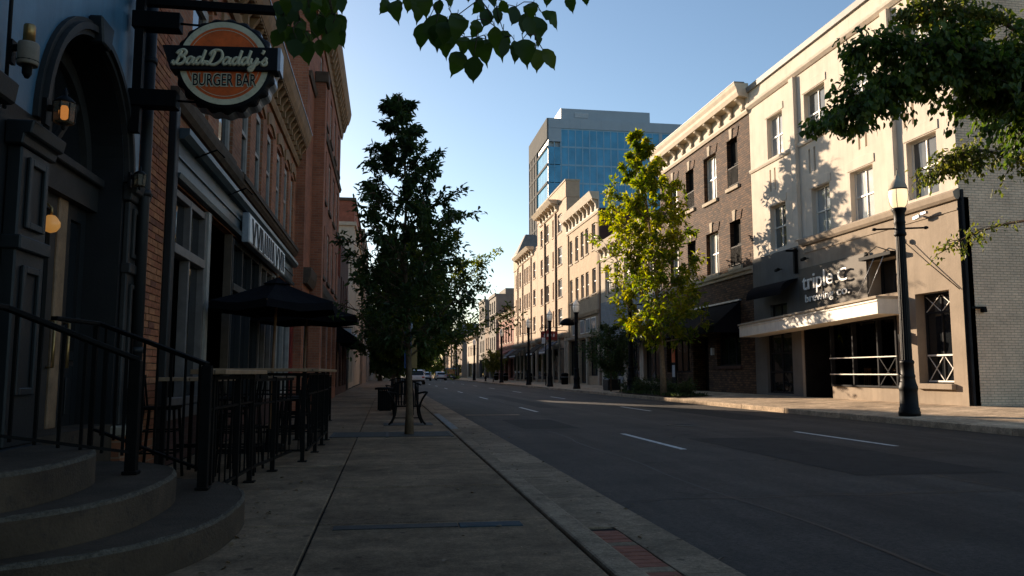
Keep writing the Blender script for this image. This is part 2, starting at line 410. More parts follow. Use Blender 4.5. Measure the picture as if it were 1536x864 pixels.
K['lanternbulb'] = emitmat('warm_bulb', (1.0, 0.42, 0.10), 0.40, (0.5, 0.3, 0.1))
K['globe'] = emitmat('amber_globe', (1.0, 0.45, 0.10), 0.12, (0.4, 0.25, 0.1))
K['parchment'] = M('parchment_drum', (0.24, 0.20, 0.155), 0.7, 0.2, 9, 0.05, 40, 0.3)
K['brass'] = M('aged_brass', (0.35, 0.22, 0.09), 0.35, 0.25, 9, 0.05, 60, 0.5, 0.8)
K['chairwood'] = M('warm_chair_wood', (0.42, 0.22, 0.10), 0.5, 0.2, 6, 0.05, 40, 0.4)
K['carwhite'] = M('white_car_paint', (0.55, 0.56, 0.58), 0.25, 0.05, 1, 0, 1, 0.5)
K['carsilver'] = M('silver_car_paint', (0.32, 0.33, 0.35), 0.25, 0.05, 1, 0, 1, 0.5, 0.4)
K['carblue'] = M('blue_car_paint', (0.05, 0.09, 0.13), 0.25, 0.05, 1, 0, 1, 0.5)
K['carred'] = M('dark_car_paint', (0.03, 0.03, 0.035), 0.25, 0.05, 1, 0, 1, 0.5)
K['rubber'] = M('tyre_rubber', (0.012, 0.012, 0.012), 0.85, 0.2, 6, 0, 1, 0.2)
K['taillamp'] = M('red_lens', (0.35, 0.015, 0.01), 0.25, 0.1, 6, 0, 1, 0.5)

# ------------------------------------------------------------------ builders
def tag(o, label=None, cat=None, group=None, kind=None):
    if label: o['label'] = label
    if cat: o['category'] = cat
    if group: o['group'] = group
    if kind: o['kind'] = kind
    return o

BASE = {}

def empty(name, loc, label, cat, group=None):
    o = bpy.data.objects.new(name, None)
    C.objects.link(o)
    o.location = loc
    o.empty_display_size = 0.2
    BASE[o] = Vector(loc)
    return tag(o, label, cat, group)

class Fr:
    """Wall frame: a runs along the wall, b is height, c stands out from the wall."""
    def __init__(s, O, u, n):
        s.O = Vector(O); s.u = Vector(u); s.n = Vector(n); s.v = Vector((0, 0, 1))
    def P(s, a, b, c=0.0):
        return s.O + s.u * a + s.v * b + s.n * c

class MB:
    def __init__(s):
        s.v = []; s.f = []; s.m = []; s.sm = []
    def add(s, vs, fs, mi=0, smooth=False):
        k = len(s.v)
        s.v += [tuple(p) for p in vs]
        for f in fs:
            s.f.append([i + k for i in f]); s.m.append(mi); s.sm.append(smooth)
        return s
    def hexa(s, p, mi=0):
        return s.add(p, [(0, 3, 2, 1), (4, 5, 6, 7), (0, 1, 5, 4), (1, 2, 6, 5), (2, 3, 7, 6), (3, 0, 4, 7)], mi)
    def box(s, x0, x1, y0, y1, z0, z1, mi=0):
        return s.hexa([(x0, y0, z0), (x1, y0, z0), (x1, y1, z0), (x0, y1, z0), (x0, y0, z1), (x1, y0, z1), (x1, y1, z1), (x0, y1, z1)], mi)
    def fbox(s, F, a0, a1, b0, b1, c0, c1, mi=0):
        q = [(a0, b0, c0), (a1, b0, c0), (a1, b0, c1), (a0, b0, c1), (a0, b1, c0), (a1, b1, c0), (a1, b1, c1), (a0, b1, c1)]
        return s.hexa([F.P(*t) for t in q], mi)
    def fquad(s, F, pts, mi=0):
        return s.add([F.P(*t) for t in pts], [tuple(range(len(pts)))], mi)
    def bar(s, p0, p1, w, d=None, mi=0, up=(0, 0, 1)):
        """straight bar of rectangular section"""
        d = w if d is None else d
        p0 = Vector(p0); p1 = Vector(p1)
        t = (p1 - p0).normalized()
        upv = Vector(up)
        if abs(t.dot(upv)) > 0.95: upv = Vector((0, 1, 0))
        sx = t.cross(upv).normalized() * (w / 2)
        sy = sx.cross(t).normalized() * (d / 2)
        return s.hexa([p0 - sx - sy, p0 + sx - sy, p0 + sx + sy, p0 - sx + sy, p1 - sx - sy, p1 + sx - sy, p1 + sx + sy, p1 - sx + sy], mi)
    def tube(s, pts, r, n=8, mi=0, cap=True, smooth=True):
        pts = [Vector(p) for p in pts]
        rs = r if isinstance(r, (list, tuple)) else [r] * len(pts)
        k = len(s.v)
        prev = None
        for i, p in enumerate(pts):
            t = (pts[min(i + 1, len(pts) - 1)] - pts[max(i - 1, 0)]).normalized()
            if prev is None:
                a = Vector((0, 0, 1)) if abs(t.z) < 0.9 else Vector((1, 0, 0))
                sx = t.cross(a).normalized()
            else:
                sx = (prev - t * prev.dot(t)).normalized()
            prev = sx
            sy = t.cross(sx)
            for j in range(n):
                an = 2 * math.pi * j / n
                s.v.append(tuple(p + (sx * math.cos(an) + sy * math.sin(an)) * rs[i]))
        for i in range(len(pts) - 1):
            for j in range(n):
                a = k + i * n + j; b = k + i * n + (j + 1) % n
                s.f.append([a, b, b + n, a + n]); s.m.append(mi); s.sm.append(smooth)
        if cap:
            s.f.append([k + j for j in range(n)][::-1]); s.m.append(mi); s.sm.append(False)
            e = k + (len(pts) - 1) * n
            s.f.append([e + j for j in range(n)]); s.m.append(mi); s.sm.append(False)
        return s
    def lathe(s, c, prof, n=20, mi=0, smooth=True):
        c = Vector(c); k = len(s.v)
        for (r, z) in prof:
            for j in range(n):
                an = 2 * math.pi * j / n
                s.v.append((c.x + r * math.cos(an), c.y + r * math.sin(an), c.z + z))
        for i in range(len(prof) - 1):
            for j in range(n):
                a = k + i * n + j; b = k + i * n + (j + 1) % n
                s.f.append([a, b, b + n, a + n]); s.m.append(mi); s.sm.append(smooth)
        s.f.append([k + j for j in range(n)][::-1]); s.m.append(mi); s.sm.append(False)
        e = k + (len(prof) - 1) * n
        s.f.append([e + j for j in range(n)]); s.m.append(mi); s.sm.append(False)
        return s
    def prism(s, F, poly, c0, c1, mi=0):
        n = len(poly)
        vs = [F.P(a, b, c0) for a, b in poly] + [F.P(a, b, c1) for a, b in poly]
        fs = [tuple(range(n))[::-1], tuple(range(n, 2 * n))]
        fs += [(i, (i + 1) % n, n + (i + 1) % n, n + i) for i in range(n)]
        return s.add(vs, fs, mi)
    def extr(s, F, prof, a0, a1, mi=0):
        """profile of (b, c) points swept along the wall from a0 to a1"""
        n = len(prof)
        vs = [F.P(a0, b, c) for b, c in prof] + [F.P(a1, b, c) for b, c in prof]
        fs = [tuple(range(n))[::-1], tuple(range(n, 2 * n))]
        fs += [(i, (i + 1) % n, n + (i + 1) % n, n + i) for i in range(n)]
        return s.add(vs, fs, mi)
    def build(s, name, mats, parent=None, base=None, bevel=0.0, seg=1):
        me = bpy.data.meshes.new(name)
        off = BASE[parent] if parent is not None else Vector(base or (0, 0, 0))
        me.from_pydata([(v[0] - off.x, v[1] - off.y, v[2] - off.z) for v in s.v], [], s.f)
        for m in (mats if isinstance(mats, (list, tuple)) else [mats]):
            me.materials.append(m)
        me.polygons.foreach_set('material_index', s.m)
        me.polygons.foreach_set('use_smooth', s.sm)
        bm = bmesh.new(); bm.from_mesh(me)
        bmesh.ops.recalc_face_normals(bm, faces=bm.faces)
        bm.to_mesh(me); bm.free()
        me.update()
        o = bpy.data.objects.new(name, me)
        C.objects.link(o)
        if parent is not None:
            o.parent = parent
        else:
            o.location = off
        BASE[o] = off
        if bevel > 0:
            md = o.modifiers.new('bevel', 'BEVEL')
            md.width = bevel; md.segments = seg; md.limit_method = 'ANGLE'; md.angle_limit = math.radians(40)
        return o

def copy_tree(o, parent=None, shift=None):
    c = o.copy()
    C.objects.link(c)
    if parent is not None:
        c.parent = parent
    elif shift is not None:
        c.location = Vector(o.location) + Vector(shift)
    for ch in list(o.children):
        copy_tree(ch, c)
    return c

def inst(me_obj, loc, parent=None, name=None, rot=None, scale=None, mat=None):
    """copy of a piece that shares its mesh, placed at loc (world)"""
    c = me_obj.copy()
    C.objects.link(c)
    c.parent = parent
    off = BASE[parent] if parent is not None else Vector((0, 0, 0))
    c.location = Vector(loc) - off
    if rot is not None: c.rotation_euler = rot
    if scale is not None: c.scale = scale
    return c

def sheet(F, a0, a1, b0, b1, ops, rec, mb, mi=0, c=0.0):
    """wall face with openings cut out and their reveals running back by rec"""
    xs = sorted(set([a0, a1] + [v for o in ops for v in o[:2]]))
    zs = sorted(set([b0, b1] + [v for o in ops for v in o[2:4]]))
    for i in range(len(xs) - 1):
        for j in range(len(zs) - 1):
            ma = (xs[i] + xs[i + 1]) / 2; mz = (zs[j] + zs[j + 1]) / 2
            if any(o[0] < ma < o[1] and o[2] < mz < o[3] for o in ops): continue
            mb.fquad(F, [(xs[i], zs[j], c), (xs[i + 1], zs[j], c), (xs[i + 1], zs[j + 1], c), (xs[i], zs[j + 1], c)], mi)
    for o in ops:
        r = o[4] if len(o) > 4 else rec
        p, q, s_, t = o[:4]
        mb.fquad(F, [(p, s_, c), (q, s_, c), (q, s_, c - r), (p, s_, c - r)], mi)
        mb.fquad(F, [(p, t, c), (q, t, c), (q, t, c - r), (p, t, c - r)], mi)
        mb.fquad(F, [(p, s_, c), (p, t, c), (p, t, c - r), (p, s_, c - r)], mi)
        mb.fquad(F, [(q, s_, c), (q, t, c), (q, t, c - r), (q, s_, c - r)], mi)

WR = random.Random(12)
def window(par, F, a0, a1, b0, b1, rec, fm, gm, nx=2, nz=2, fw=0.06, mw=0.035, sill=None, one=False, c=0.0, vb=None):
    """window frame (part) with its panes and sill (sub-parts)"""
    mb = MB()
    z0, z1 = c - rec - 0.05, c - rec + 0.02
    mb.fbox(F, a0, a0 + fw, b0, b1, z0, z1); mb.fbox(F, a1 - fw, a1, b0, b1, z0, z1)
    mb.fbox(F, a0 + fw, a1 - fw, b0, b0 + fw, z0, z1); mb.fbox(F, a0 + fw, a1 - fw, b1 - fw, b1, z0, z1)
    if gm is K['paleglass']: gm = WR.choice((K['paleglass'], K['paleglass'], K['paleglass_dim'], K['paleglass_blind']))
    ia, ib = a0 + fw, a1 - fw
    ja, jb = b0 + fw, b1 - fw
    xs = [ia + (ib - ia) * i / nx for i in range(nx + 1)]
    zs = [ja + (jb - ja) * i / nz for i in range(nz + 1)]
    if vb: zs = [ja] + list(vb) + [jb]
    for x in xs[1:-1]: mb.fbox(F, x - mw / 2, x + mw / 2, ja, jb, z0 + 0.015, z1 - 0.008)
    for z in zs[1:-1]:
        mb.fbox(F, ia, ib, z - mw * 0.6, z + mw * 0.6, z0 + 0.02, z1 - 0.004)
    w = mb.build('window', fm, par)
    if one:
        g = MB().fbox(F, ia - 0.01, ib + 0.01, ja - 0.01, jb + 0.01, z0 + 0.005, z0 + 0.03)
        g.build('pane', gm, w)
    else:
        for i in range(len(xs) - 1):
            for j in range(len(zs) - 1):
                tl = random.uniform(-0.006, 0.006)
                g = MB()
                x0, x1, y0, y1 = xs[i] + 0.004, xs[i + 1] - 0.004, zs[j] + 0.004, zs[j + 1] - 0.004
                d = z0 + 0.024
                vs = [F.P(x0, y0, d + tl), F.P(x1, y0, d - tl), F.P(x1, y1, d + tl * 0.3), F.P(x0, y1, d)]
                g.add(vs + [v - F.n * 0.006 for v in vs], [(0, 1, 2, 3), (7, 6, 5, 4), (0, 4, 5, 1), (1, 5, 6, 2), (2, 6, 7, 3), (3, 7, 4, 0)])
                g.build('pane', gm, w)
    if sill:
        s_ = MB().fbox(F, a0 - 0.08, a1 + 0.08, b0 - 0.14, b0 - 0.002, c - rec + 0.025, c + 0.07)
        s_.build('sill', sill, w, bevel=0.012)
    return w

def text_verts(txt, size, ext, offset=0.0, xs=1.0, shear=0.0, bev=0.0):
    cu = bpy.data.curves.new('t', 'FONT')
    cu.body = txt; cu.size = size; cu.extrude = ext; cu.offset = offset; cu.shear = shear
    cu.bevel_depth = bev; cu.resolution_u = 4
    o = bpy.data.objects.new('t', cu)
    C.objects.link(o)
    dg = bpy.context.evaluated_depsgraph_get()
    me = bpy.data.meshes.new_from_object(o.evaluated_get(dg))
    vs = [(v.co.x * xs, v.co.y, v.co.z) for v in me.vertices]
    fs = [tuple(p.vertices) for p in me.polygons]
    bpy.data.objects.remove(o); bpy.data.curves.remove(cu); bpy.data.meshes.remove(me)
    return vs, fs

def catmull(pts, n=5):
    P = [Vector(p) for p in pts]
    P = [P[0] * 2 - P[1]] + P + [P[-1] * 2 - P[-2]]
    out = []
    for i in range(1, len(P) - 2):
        for k in range(n):
            t = k / n
            a, b, c, d = P[i - 1], P[i], P[i + 1], P[i + 2]
            out.append(0.5 * ((2 * b) + (c - a) * t + (2 * a - 5 * b + 4 * c - d) * t * t + (3 * b - a - 3 * c + d) * t ** 3))
    out.append(P[-2])
    return out

RF = Fr((16, 0, 0), (0, 1, 0), (-1, 0, 0))       # right-hand house fronts
LF = Fr((-2.6, 0, 0), (0, 1, 0), (1, 0, 0))      # left-hand house fronts

# ================================================================== GROUND
def structure(o): return tag(o, kind='structure')

g = MB().add([(-900, -300, -0.40), (900, -300, -0.40), (900, 1500, -0.40), (-900, 1500, -0.40)], [(0, 1, 2, 3)])
structure(g.build('ground', K['asphalt']))
r = MB().add([(2.17, -60, -0.12), (12.2, -60, -0.12), (12.2, 420, -0.12), (2.17, 420, -0.12)], [(0, 1, 2, 3)])
road = structure(r.build('road', K['asphalt']))
# lane dashes, 3.1 m long every 12.6 m
first = True
for X in (4.75, 8.5):
    for k in range(-1, 14):
        y0 = 12.45 + 12.7 * k
        d = MB().add([(X - 0.055, y0, -0.116), (X + 0.055, y0, -0.116), (X + 0.055, y0 + 3.4, -0.116), (X - 0.055, y0 + 3.4, -0.116)], [(0, 1, 2, 3)])
        d.build('lane_dash', K['roadpaint'], road)
# stop line across the first lane by the bench
MB().add([(2.3, 23.3, -0.116), (3.9, 23.3, -0.116), (3.9, 23.75, -0.116), (2.3, 23.75, -0.116)], [(0, 1, 2, 3)]).build('road_patch', K['gutter'], road)

# repairs and covers in the carriageway
def rpatch(x0, x1, y0, y1, m, nm, z=-.1165):
    pts = []
    n = 14
    for a, b in (((x0, y0), (x1, y0)), ((x1, y0), (x1, y1)), ((x1, y1), (x0, y1)), ((x0, y1), (x0, y0))):
        for i in range(n):
            t = i / n
            pts.append((a[0] + (b[0] - a[0]) * t + random.uniform(-.025, .025), a[1] + (b[1] - a[1]) * t + random.uniform(-.03, .03), z))
    MB().add(pts, [tuple(range(len(pts)))]).build(nm, m, road)
rpatch(5.6, 7.6, 9.0, 14.5, K['patch'], 'road_patch')
rpatch(3.0, 4.3, 17.5, 21.0, K['patch'], 'road_patch')
rpatch(9.2, 10.6, 20, 29, K['patch'], 'road_patch')
rpatch(5.4, 6.2, 28, 44, K['patch'], 'road_patch')
def seam(pts, w):
    vs = []
    for (x, y) in pts:
        k = w * random.uniform(.6, 1.4)
        vs += [(x - k, y, -.1172), (x + k, y, -.1172)]
    MB().add(vs, [(2 * i, 2 * i + 1, 2 * i + 3, 2 * i + 2) for i in range(len(pts) - 1)]).build('tar_seam', K['tar'], road)
for x0, ya, yb in ((3.4, 2, 17), (6.6, 3, 60), (10.1, 8, 60), (4.85, 30, 90)):
    seam([(x0 + .05 * math.sin(y * 1.3) + random.uniform(-.02, .02), y) for y in np.arange(ya, yb, .45)], .016)
for y0, xa, xb in ((7.6, 2.2, 6.4), (15.8, 3.2, 12.1), (22.4, 2.3, 9.0), (11.4, 6.8, 12.0)):
    xs_ = np.arange(xa, xb, .35)
    vs = []
    for x in xs_:
        yy = y0 + random.uniform(-.06, .06); k = random.uniform(.008, .02)
        vs += [(x, yy - k, -.1168), (x, yy + k, -.1168)]
    MB().add(vs, [(2 * i, 2 * i + 1, 2 * i + 3, 2 * i + 2) for i in range(len(xs_) - 1)]).build('tar_seam', K['tar'], road)
for x, y in ((6.9, 18.2), (9.6, 36.0)):
    mh = MB().lathe((x, y, -.13), [(.36, 0), (.36, .018), (.31, .018), (.31, .014), (.0, .014)], 28).build('manhole_cover', K['grate'], road)

# left pavement: slabs on a bed
pv = empty('pavement', (-0.7, 6, 0), None, None); pv['kind'] = 'structure'
pv.name = 'pavement'
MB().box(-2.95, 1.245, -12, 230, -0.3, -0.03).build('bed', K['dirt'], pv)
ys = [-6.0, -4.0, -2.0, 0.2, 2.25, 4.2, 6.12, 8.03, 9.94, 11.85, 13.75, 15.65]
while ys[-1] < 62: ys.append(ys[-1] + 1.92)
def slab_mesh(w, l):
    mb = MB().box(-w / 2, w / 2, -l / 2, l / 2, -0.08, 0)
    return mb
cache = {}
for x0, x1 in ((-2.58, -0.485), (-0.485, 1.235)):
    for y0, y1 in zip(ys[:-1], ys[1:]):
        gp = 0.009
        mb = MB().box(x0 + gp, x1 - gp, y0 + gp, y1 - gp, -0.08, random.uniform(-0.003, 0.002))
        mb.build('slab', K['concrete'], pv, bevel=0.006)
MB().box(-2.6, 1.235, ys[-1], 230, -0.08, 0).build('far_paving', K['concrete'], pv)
cv = MB().box(0.54, 1.0, 5.86, 6.02, -0.02, 0.006)
cv.build('cover_plate', K['steelplate'], pv, bevel=0.004)
MB().box(-0.36, 0.53, 5.89, 6.03, -0.02, 0.004).build('cover_plate', K['grate'], pv, bevel=0.003)
# tree grate strip across the pavement
gr = empty('tree_grate', (0.2, 14.7, 0.0), 'dark cast strip grate set across the pavement round the near left tree trunk', 'tree grate')
for i in range(15):
    y = 14.18 + i * 0.074
    MB().box(-0.95, 1.15, y, y + 0.052, -0.02, 0.012).build('grate_bar', K['grate'], gr)
for x in (-0.95, 0.0, 1.13):
    MB().box(x, x + 0.05, 14.1, 15.3, -0.02, 0.015).build('grate_frame', K['grate'], gr)

kb = MB()
kerb = empty('kerb', (1.35, 10, 0), None, None); kerb['kind'] = 'structure'
y = -6.0
i = 0
while y < 80:
    L_ = 3.05
    MB().box(1.258, 1.45, y + 0.004, y + L_ - 0.004, -0.3, random.uniform(-0.003, 0.003)).build('kerb_stone', K['gutter'], kerb, bevel=0.02, seg=2)
    y += L_
MB().box(1.258, 1.45, y, 230, -0.3, 0).build('far_kerb', K['gutter'], kerb)
MB().box(1.458, 1.72, 22.0, 25.5, -0.05, 0.012)
# painted kerb length beyond the tree
MB().add([(1.275, 16.0, 0.0075), (1.432, 16.0, 0.0075), (1.432, 22.0, 0.0075), (1.275, 22.0, 0.0075)], [(0, 1, 2, 3)]).build('kerb_paint', K['kerbpaint'], kerb)

gut = empty('gutter', (1.8, 10, -0.12), None, None); gut['kind'] = 'structure'
y = 6.3
while y < 80:
    L_ = 1.52
    MB().box(1.452, 2.165, y + 0.005, y + L_ - 0.005, -0.25, -0.112 + random.uniform(-0.002, 0.002)).build('gutter_slab', K['gutter'], gut, bevel=0.004)
    y += L_
MB().box(1.452, 2.165, y, 230, -0.25, -0.112).build('far_gutter', K['gutter'], gut)
y = -1.3
while y < 6.2:
    MB().box(1.80, 2.165, y + 0.005, y + 1.515, -0.25, -0.112).build('gutter_slab', K['gutter'], gut, bevel=0.004)
    y += 1.52
# red pavers with plain bands between kerb and slab
MB().box(1.452, 1.795, -1.3, 6.28, -0.25, -0.125).build('paver_bed', K['dirt'], gut)
y = 6.15; n = 0
while y > 2.2:
    if n % 4 == 2:
        MB().box(1.458, 1.79, y - 0.12, y - 0.008, -0.2, -0.112).build('band_stone', K['gutter'], gut, bevel=0.004)
        y -= 0.125
    else:
        for k in range(2):
            MB().box(1.458 , 1.79, y - 0.1, y - 0.008, -0.2, -0.112 + random.uniform(-0.004, 0.003)).build('brick', K['paver'], gut, bevel=0.005)
            y -= 0.104
    n += 1

# right kerb and pavement, rising a little to the house fronts
rk = empty('kerb', (12.28, 20, 0), None, None); rk['kind'] = 'structure'
y = 2.0
while y < 110:
    L_ = 3.05
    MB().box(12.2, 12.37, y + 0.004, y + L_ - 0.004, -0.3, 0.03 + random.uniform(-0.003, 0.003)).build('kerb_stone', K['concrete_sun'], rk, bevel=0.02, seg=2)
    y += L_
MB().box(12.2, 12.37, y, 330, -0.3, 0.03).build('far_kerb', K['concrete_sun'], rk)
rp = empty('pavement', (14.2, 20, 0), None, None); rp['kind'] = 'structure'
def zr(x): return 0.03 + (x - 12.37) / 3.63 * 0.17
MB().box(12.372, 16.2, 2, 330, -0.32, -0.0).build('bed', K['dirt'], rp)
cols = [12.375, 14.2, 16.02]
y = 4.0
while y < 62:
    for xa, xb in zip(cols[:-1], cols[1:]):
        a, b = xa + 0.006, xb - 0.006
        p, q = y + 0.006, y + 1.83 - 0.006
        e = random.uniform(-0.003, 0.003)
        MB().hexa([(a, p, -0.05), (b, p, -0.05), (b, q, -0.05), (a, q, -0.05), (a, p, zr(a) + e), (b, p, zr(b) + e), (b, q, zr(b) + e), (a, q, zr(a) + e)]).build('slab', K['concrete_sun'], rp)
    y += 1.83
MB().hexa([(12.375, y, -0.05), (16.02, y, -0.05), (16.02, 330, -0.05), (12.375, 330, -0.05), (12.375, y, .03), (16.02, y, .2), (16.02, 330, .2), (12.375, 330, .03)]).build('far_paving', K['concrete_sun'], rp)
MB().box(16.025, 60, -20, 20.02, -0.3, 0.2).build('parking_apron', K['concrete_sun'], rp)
MB().box(16.025, 60, 20.05, 330, -0.3, 0.0).build('backlot', K['dirt'], rp)

# ================================================================== LEFT: PUB WITH THE ARCH
pub = empty('pub_building', (-2.6, 5, 0), 'blue-grey painted pub front with a deep dark round arch over its door', 'building')
def pubpart(mb, n, m, par=None, **k): return mb.build(n, m, par or pub, **k)
A0, A1, SP = 6.28, 8.20, 2.98      # arch opening, springing height
AC, AR = (A0 + A1) / 2, (A1 - A0) / 2
PH = 7.6
mb = MB()
N = 28
arc = [(AC - AR * math.cos(math.pi * i / N), SP + AR * 1.06 * math.sin(math.pi * i / N)) for i in range(N + 1)]
# wall around the arch: left, right, above
mb.fquad(LF, [(-12, 0, 0), (A0, 0, 0), (A0, SP, 0), (-12, SP, 0)], 1)
mb.fquad(LF, [(A1, 0, 0), (8.66, 0, 0), (8.66, SP, 0), (A1, SP, 0)], 1)
mb.fquad(LF, [(-12, SP, 0), (A0, SP, 0), (A0, PH, 0), (-12, PH, 0)])
mb.fquad(LF, [(A1, SP, 0), (8.66, SP, 0), (8.66, PH, 0), (A1, PH, 0)])
for i in range(N):
    p, q = arc[i], arc[i + 1]
    mb.fquad(LF, [(p[0], p[1], 0), (q[0], q[1], 0), (q[0], PH, 0), (p[0], PH, 0)])
    mb.fquad(LF, [(p[0], p[1], 0), (q[0], q[1], 0), (q[0], q[1], -0.45), (p[0], p[1], -0.45)], 1)
for a in (A0, A1):
    mb.fquad(LF, [(a, 0, 0), (a, SP, 0), (a, SP, -0.45), (a, 0, -0.45)], 1)
# roof and flank
mb.fquad(LF, [(-12, PH, 0), (8.66, PH, 0), (8.66, PH, -10), (-12, PH, -10)], 1)
mb.fquad(LF, [(-12, 0, 0), (-12, PH, 0), (-12, PH, -10), (-12, 0, -10)], 1)
pubpart(mb, 'wall', [K['pubblue'], K['pubdark']])
# moulded archivolt
mb = MB()
for r0, r1, c in ((1.0, 1.045, 0.05), (1.045, 1.10, 0.085), (1.10, 1.14, 0.04)):
    for i in range(N):
        t0, t1 = math.pi * i / N, math.pi * (i + 1) / N
        def pt(t, r, c_): return LF.P(AC - AR * r * math.cos(t), SP + AR * r * 1.06 * math.sin(t), c_)
        mb.hexa([pt(t0, r0, 0.001), pt(t1, r0, 0.001), pt(t1, r1, 0.001), pt(t0, r1, 0.001), pt(t0, r0, c), pt(t1, r0, c), pt(t1, r1, c), pt(t0, r1, c)])
pubpart(mb, 'archivolt', K['pubtrim'])
mb = MB().prism(LF, [(AC - 0.10, SP + AR * 1.02), (AC + 0.10, SP + AR * 1.02), (AC + 0.16, SP + AR * 1.26), (AC - 0.16, SP + AR * 1.26)], 0.0, 0.12)
pubpart(mb, 'keystone', K['pubpaint'], bevel=0.015)
# fanlight set back in the arch
fan = MB()
IC = -0.32
ia = [(AC - AR * math.cos(math.pi * i / N), SP + AR * 1.06 * math.sin(math.pi * i / N)) for i in range(N + 1)]
for i in range(N):
    t0, t1 = math.pi * i / N, math.pi * (i + 1) / N
    def pt(t, r, c_): return LF.P(AC - AR * r * math.cos(t), SP + AR * r * 1.06 * math.sin(t), c_)
    fan.hexa([pt(t0, .86, IC - .05), pt(t1, .86, IC - .05), pt(t1, 1.0, IC - .05), pt(t0, 1.0, IC - .05), pt(t0, .86, IC + .03), pt(t1, .86, IC + .03), pt(t1, 1.0, IC + .03), pt(t0, 1.0, IC + .03)])
for t in (0.25, 0.5, 0.75):
    a = math.pi * t
    fan.bar(LF.P(AC, SP, IC - .01), LF.P(AC - AR * .9 * math.cos(a), SP + AR * .95 * math.sin(a), IC - .01), 0.05, 0.05, up=(1, 0, 0))
fan.fbox(LF, A0, A1, SP - 0.32, SP - 0.02, IC - 0.06, IC + 0.10)
fl = pubpart(fan, 'fanlight', K['pubtrim'])
pn = MB()
vs = [LF.P(a, b, IC - 0.03) for a, b in arc]
pn.add(vs, [tuple(range(len(vs)))])
pn.build('pane', K['glass'], fl)
MB().fbox(LF, A0 + .02, A1 - .02, SP - 0.08, SP + 0.0, IC + 0.10, IC + 0.16).build('cornice', K['pubtrim'], fl, bevel=.01)
# double door with glazed leaves
DZ = 0.62
for k, (a, b) in enumerate(((A0 + 0.02, 7.49), (7.69, A1 - 0.02))):
    d = MB()
    d.fbox(LF, a, a + 0.12, DZ, 2.66, IC - .05, IC + .01); d.fbox(LF, b - 0.12, b, DZ, 2.66, IC - .05, IC + .01)
    d.fbox(LF, a + .12, b - .12, DZ, DZ + 0.55, IC - .05, IC + .005); d.fbox(LF, a + .12, b - .12, 2.52, 2.66, IC - .05, IC + .01)
    d.fbox(LF, a + .12, b - .12, 1.22, 1.30, IC - .045, IC + .008)
    dr = pubpart(d, 'door', K['pubtrim'] if k == 0 else K['pubdark'])
    MB().fbox(LF, a + .125, b - .125, 1.305, 2.515, IC - .03, IC - .018).build('pane', K['glass'], dr)
    MB().fbox(LF, a + .2, b - .2, DZ + .1, DZ + .45, IC + .008, IC + .02).build('panel', K['pubtrim'] if k == 0 else K['pubdark'], dr, bevel=.01)
    xh = b - .06 if k == 0 else a + .06
    MB().tube([LF.P(xh, 1.15, IC + .02), LF.P(xh, 1.15, IC + .07), LF.P(xh, 1.55, IC + .07), LF.P(xh, 1.55, IC + .02)], 0.014, 6).build('handle', K['brass'], dr)
pubpart(MB().fbox(LF, 7.495, 7.685, DZ, 2.66, IC - .05, IC + .03), 'door_mullion', K['barwood'], bevel=.008)
# piers either side of the arch
def pier(a0, a1, c1, ztop, m, nm='pier'):
    p = MB().fbox(LF, a0, a1, 0.60, ztop, 0.001, c1)
    o = pubpart(p, nm, m, bevel=0.012)
    cap = MB()
    cap.extr(LF, [(ztop + .002, .001), (ztop + .002, c1 + .02), (ztop + .07, c1 + .03), (ztop + .075, c1 + .07), (ztop + .17, c1 + .09), (ztop + .17, .001)], a0 - .05, a1 + .05)
    MB().fbox(LF, a0 - .02, a1 + .02, ztop - .72, ztop - .62, 0.001, c1 + .035).build('band', m, o, bevel=.01)
    cap.build('capital', m, o, bevel=0.01)
    w = a1 - a0
    for z0, z1 in ((ztop - .56, ztop - .06), (0.95, ztop - .82)):
        f = MB()
        for q in ((a0 + .08, a0 + .13, z0, z1), (a1 - .13, a1 - .08, z0, z1), (a0 + .13, a1 - .13, z0, z0 + .05), (a0 + .13, a1 - .13, z1 - .05, z1)):
            f.fbox(LF, q[0], q[1], q[2], q[3], c1 + .001, c1 + .028)
        f.build('panel_moulding', m, o, bevel=.006)
    return o
pier(5.80, 6.26, 0.10, 2.66, K['pubpaint'])
pier(8.26, 8.64, 0.06, 2.80, K['pubtrim'])
# dark pilaster running up on the near side
pl = MB(); pl.extr(LF, [(.6, .001), (.6, .2), (2.72, .2), (2.72, .34), (2.86, .36), (2.86, .18), (7.4, .18), (7.4, .001)], 4.3, 5.12)
pubpart(pl, 'pilaster', K['pubdark'], bevel=.015)
# stone-capped brick plinth
pubpart(MB().fbox(LF, 8.2, 8.68, 0.0, 0.50, 0.001, 0.10), 'plinth', K['redbrick'])
pubpart(MB().fbox(LF, 8.15, 8.70, 0.502, 0.60, 0.001, 0.16), 'plinth_cap', K['stone_cap'], bevel=.015)
pubpart(MB().fbox(LF, 5.2, 6.28, 0.0, 0.6, 0.001, 0.16), 'plinth', K['pubdark'])
pubpart(MB().fbox(LF, A0 - .0, A1 + .0, 0.0, DZ, -0.6, 0.02), 'threshold', K['stepc'])
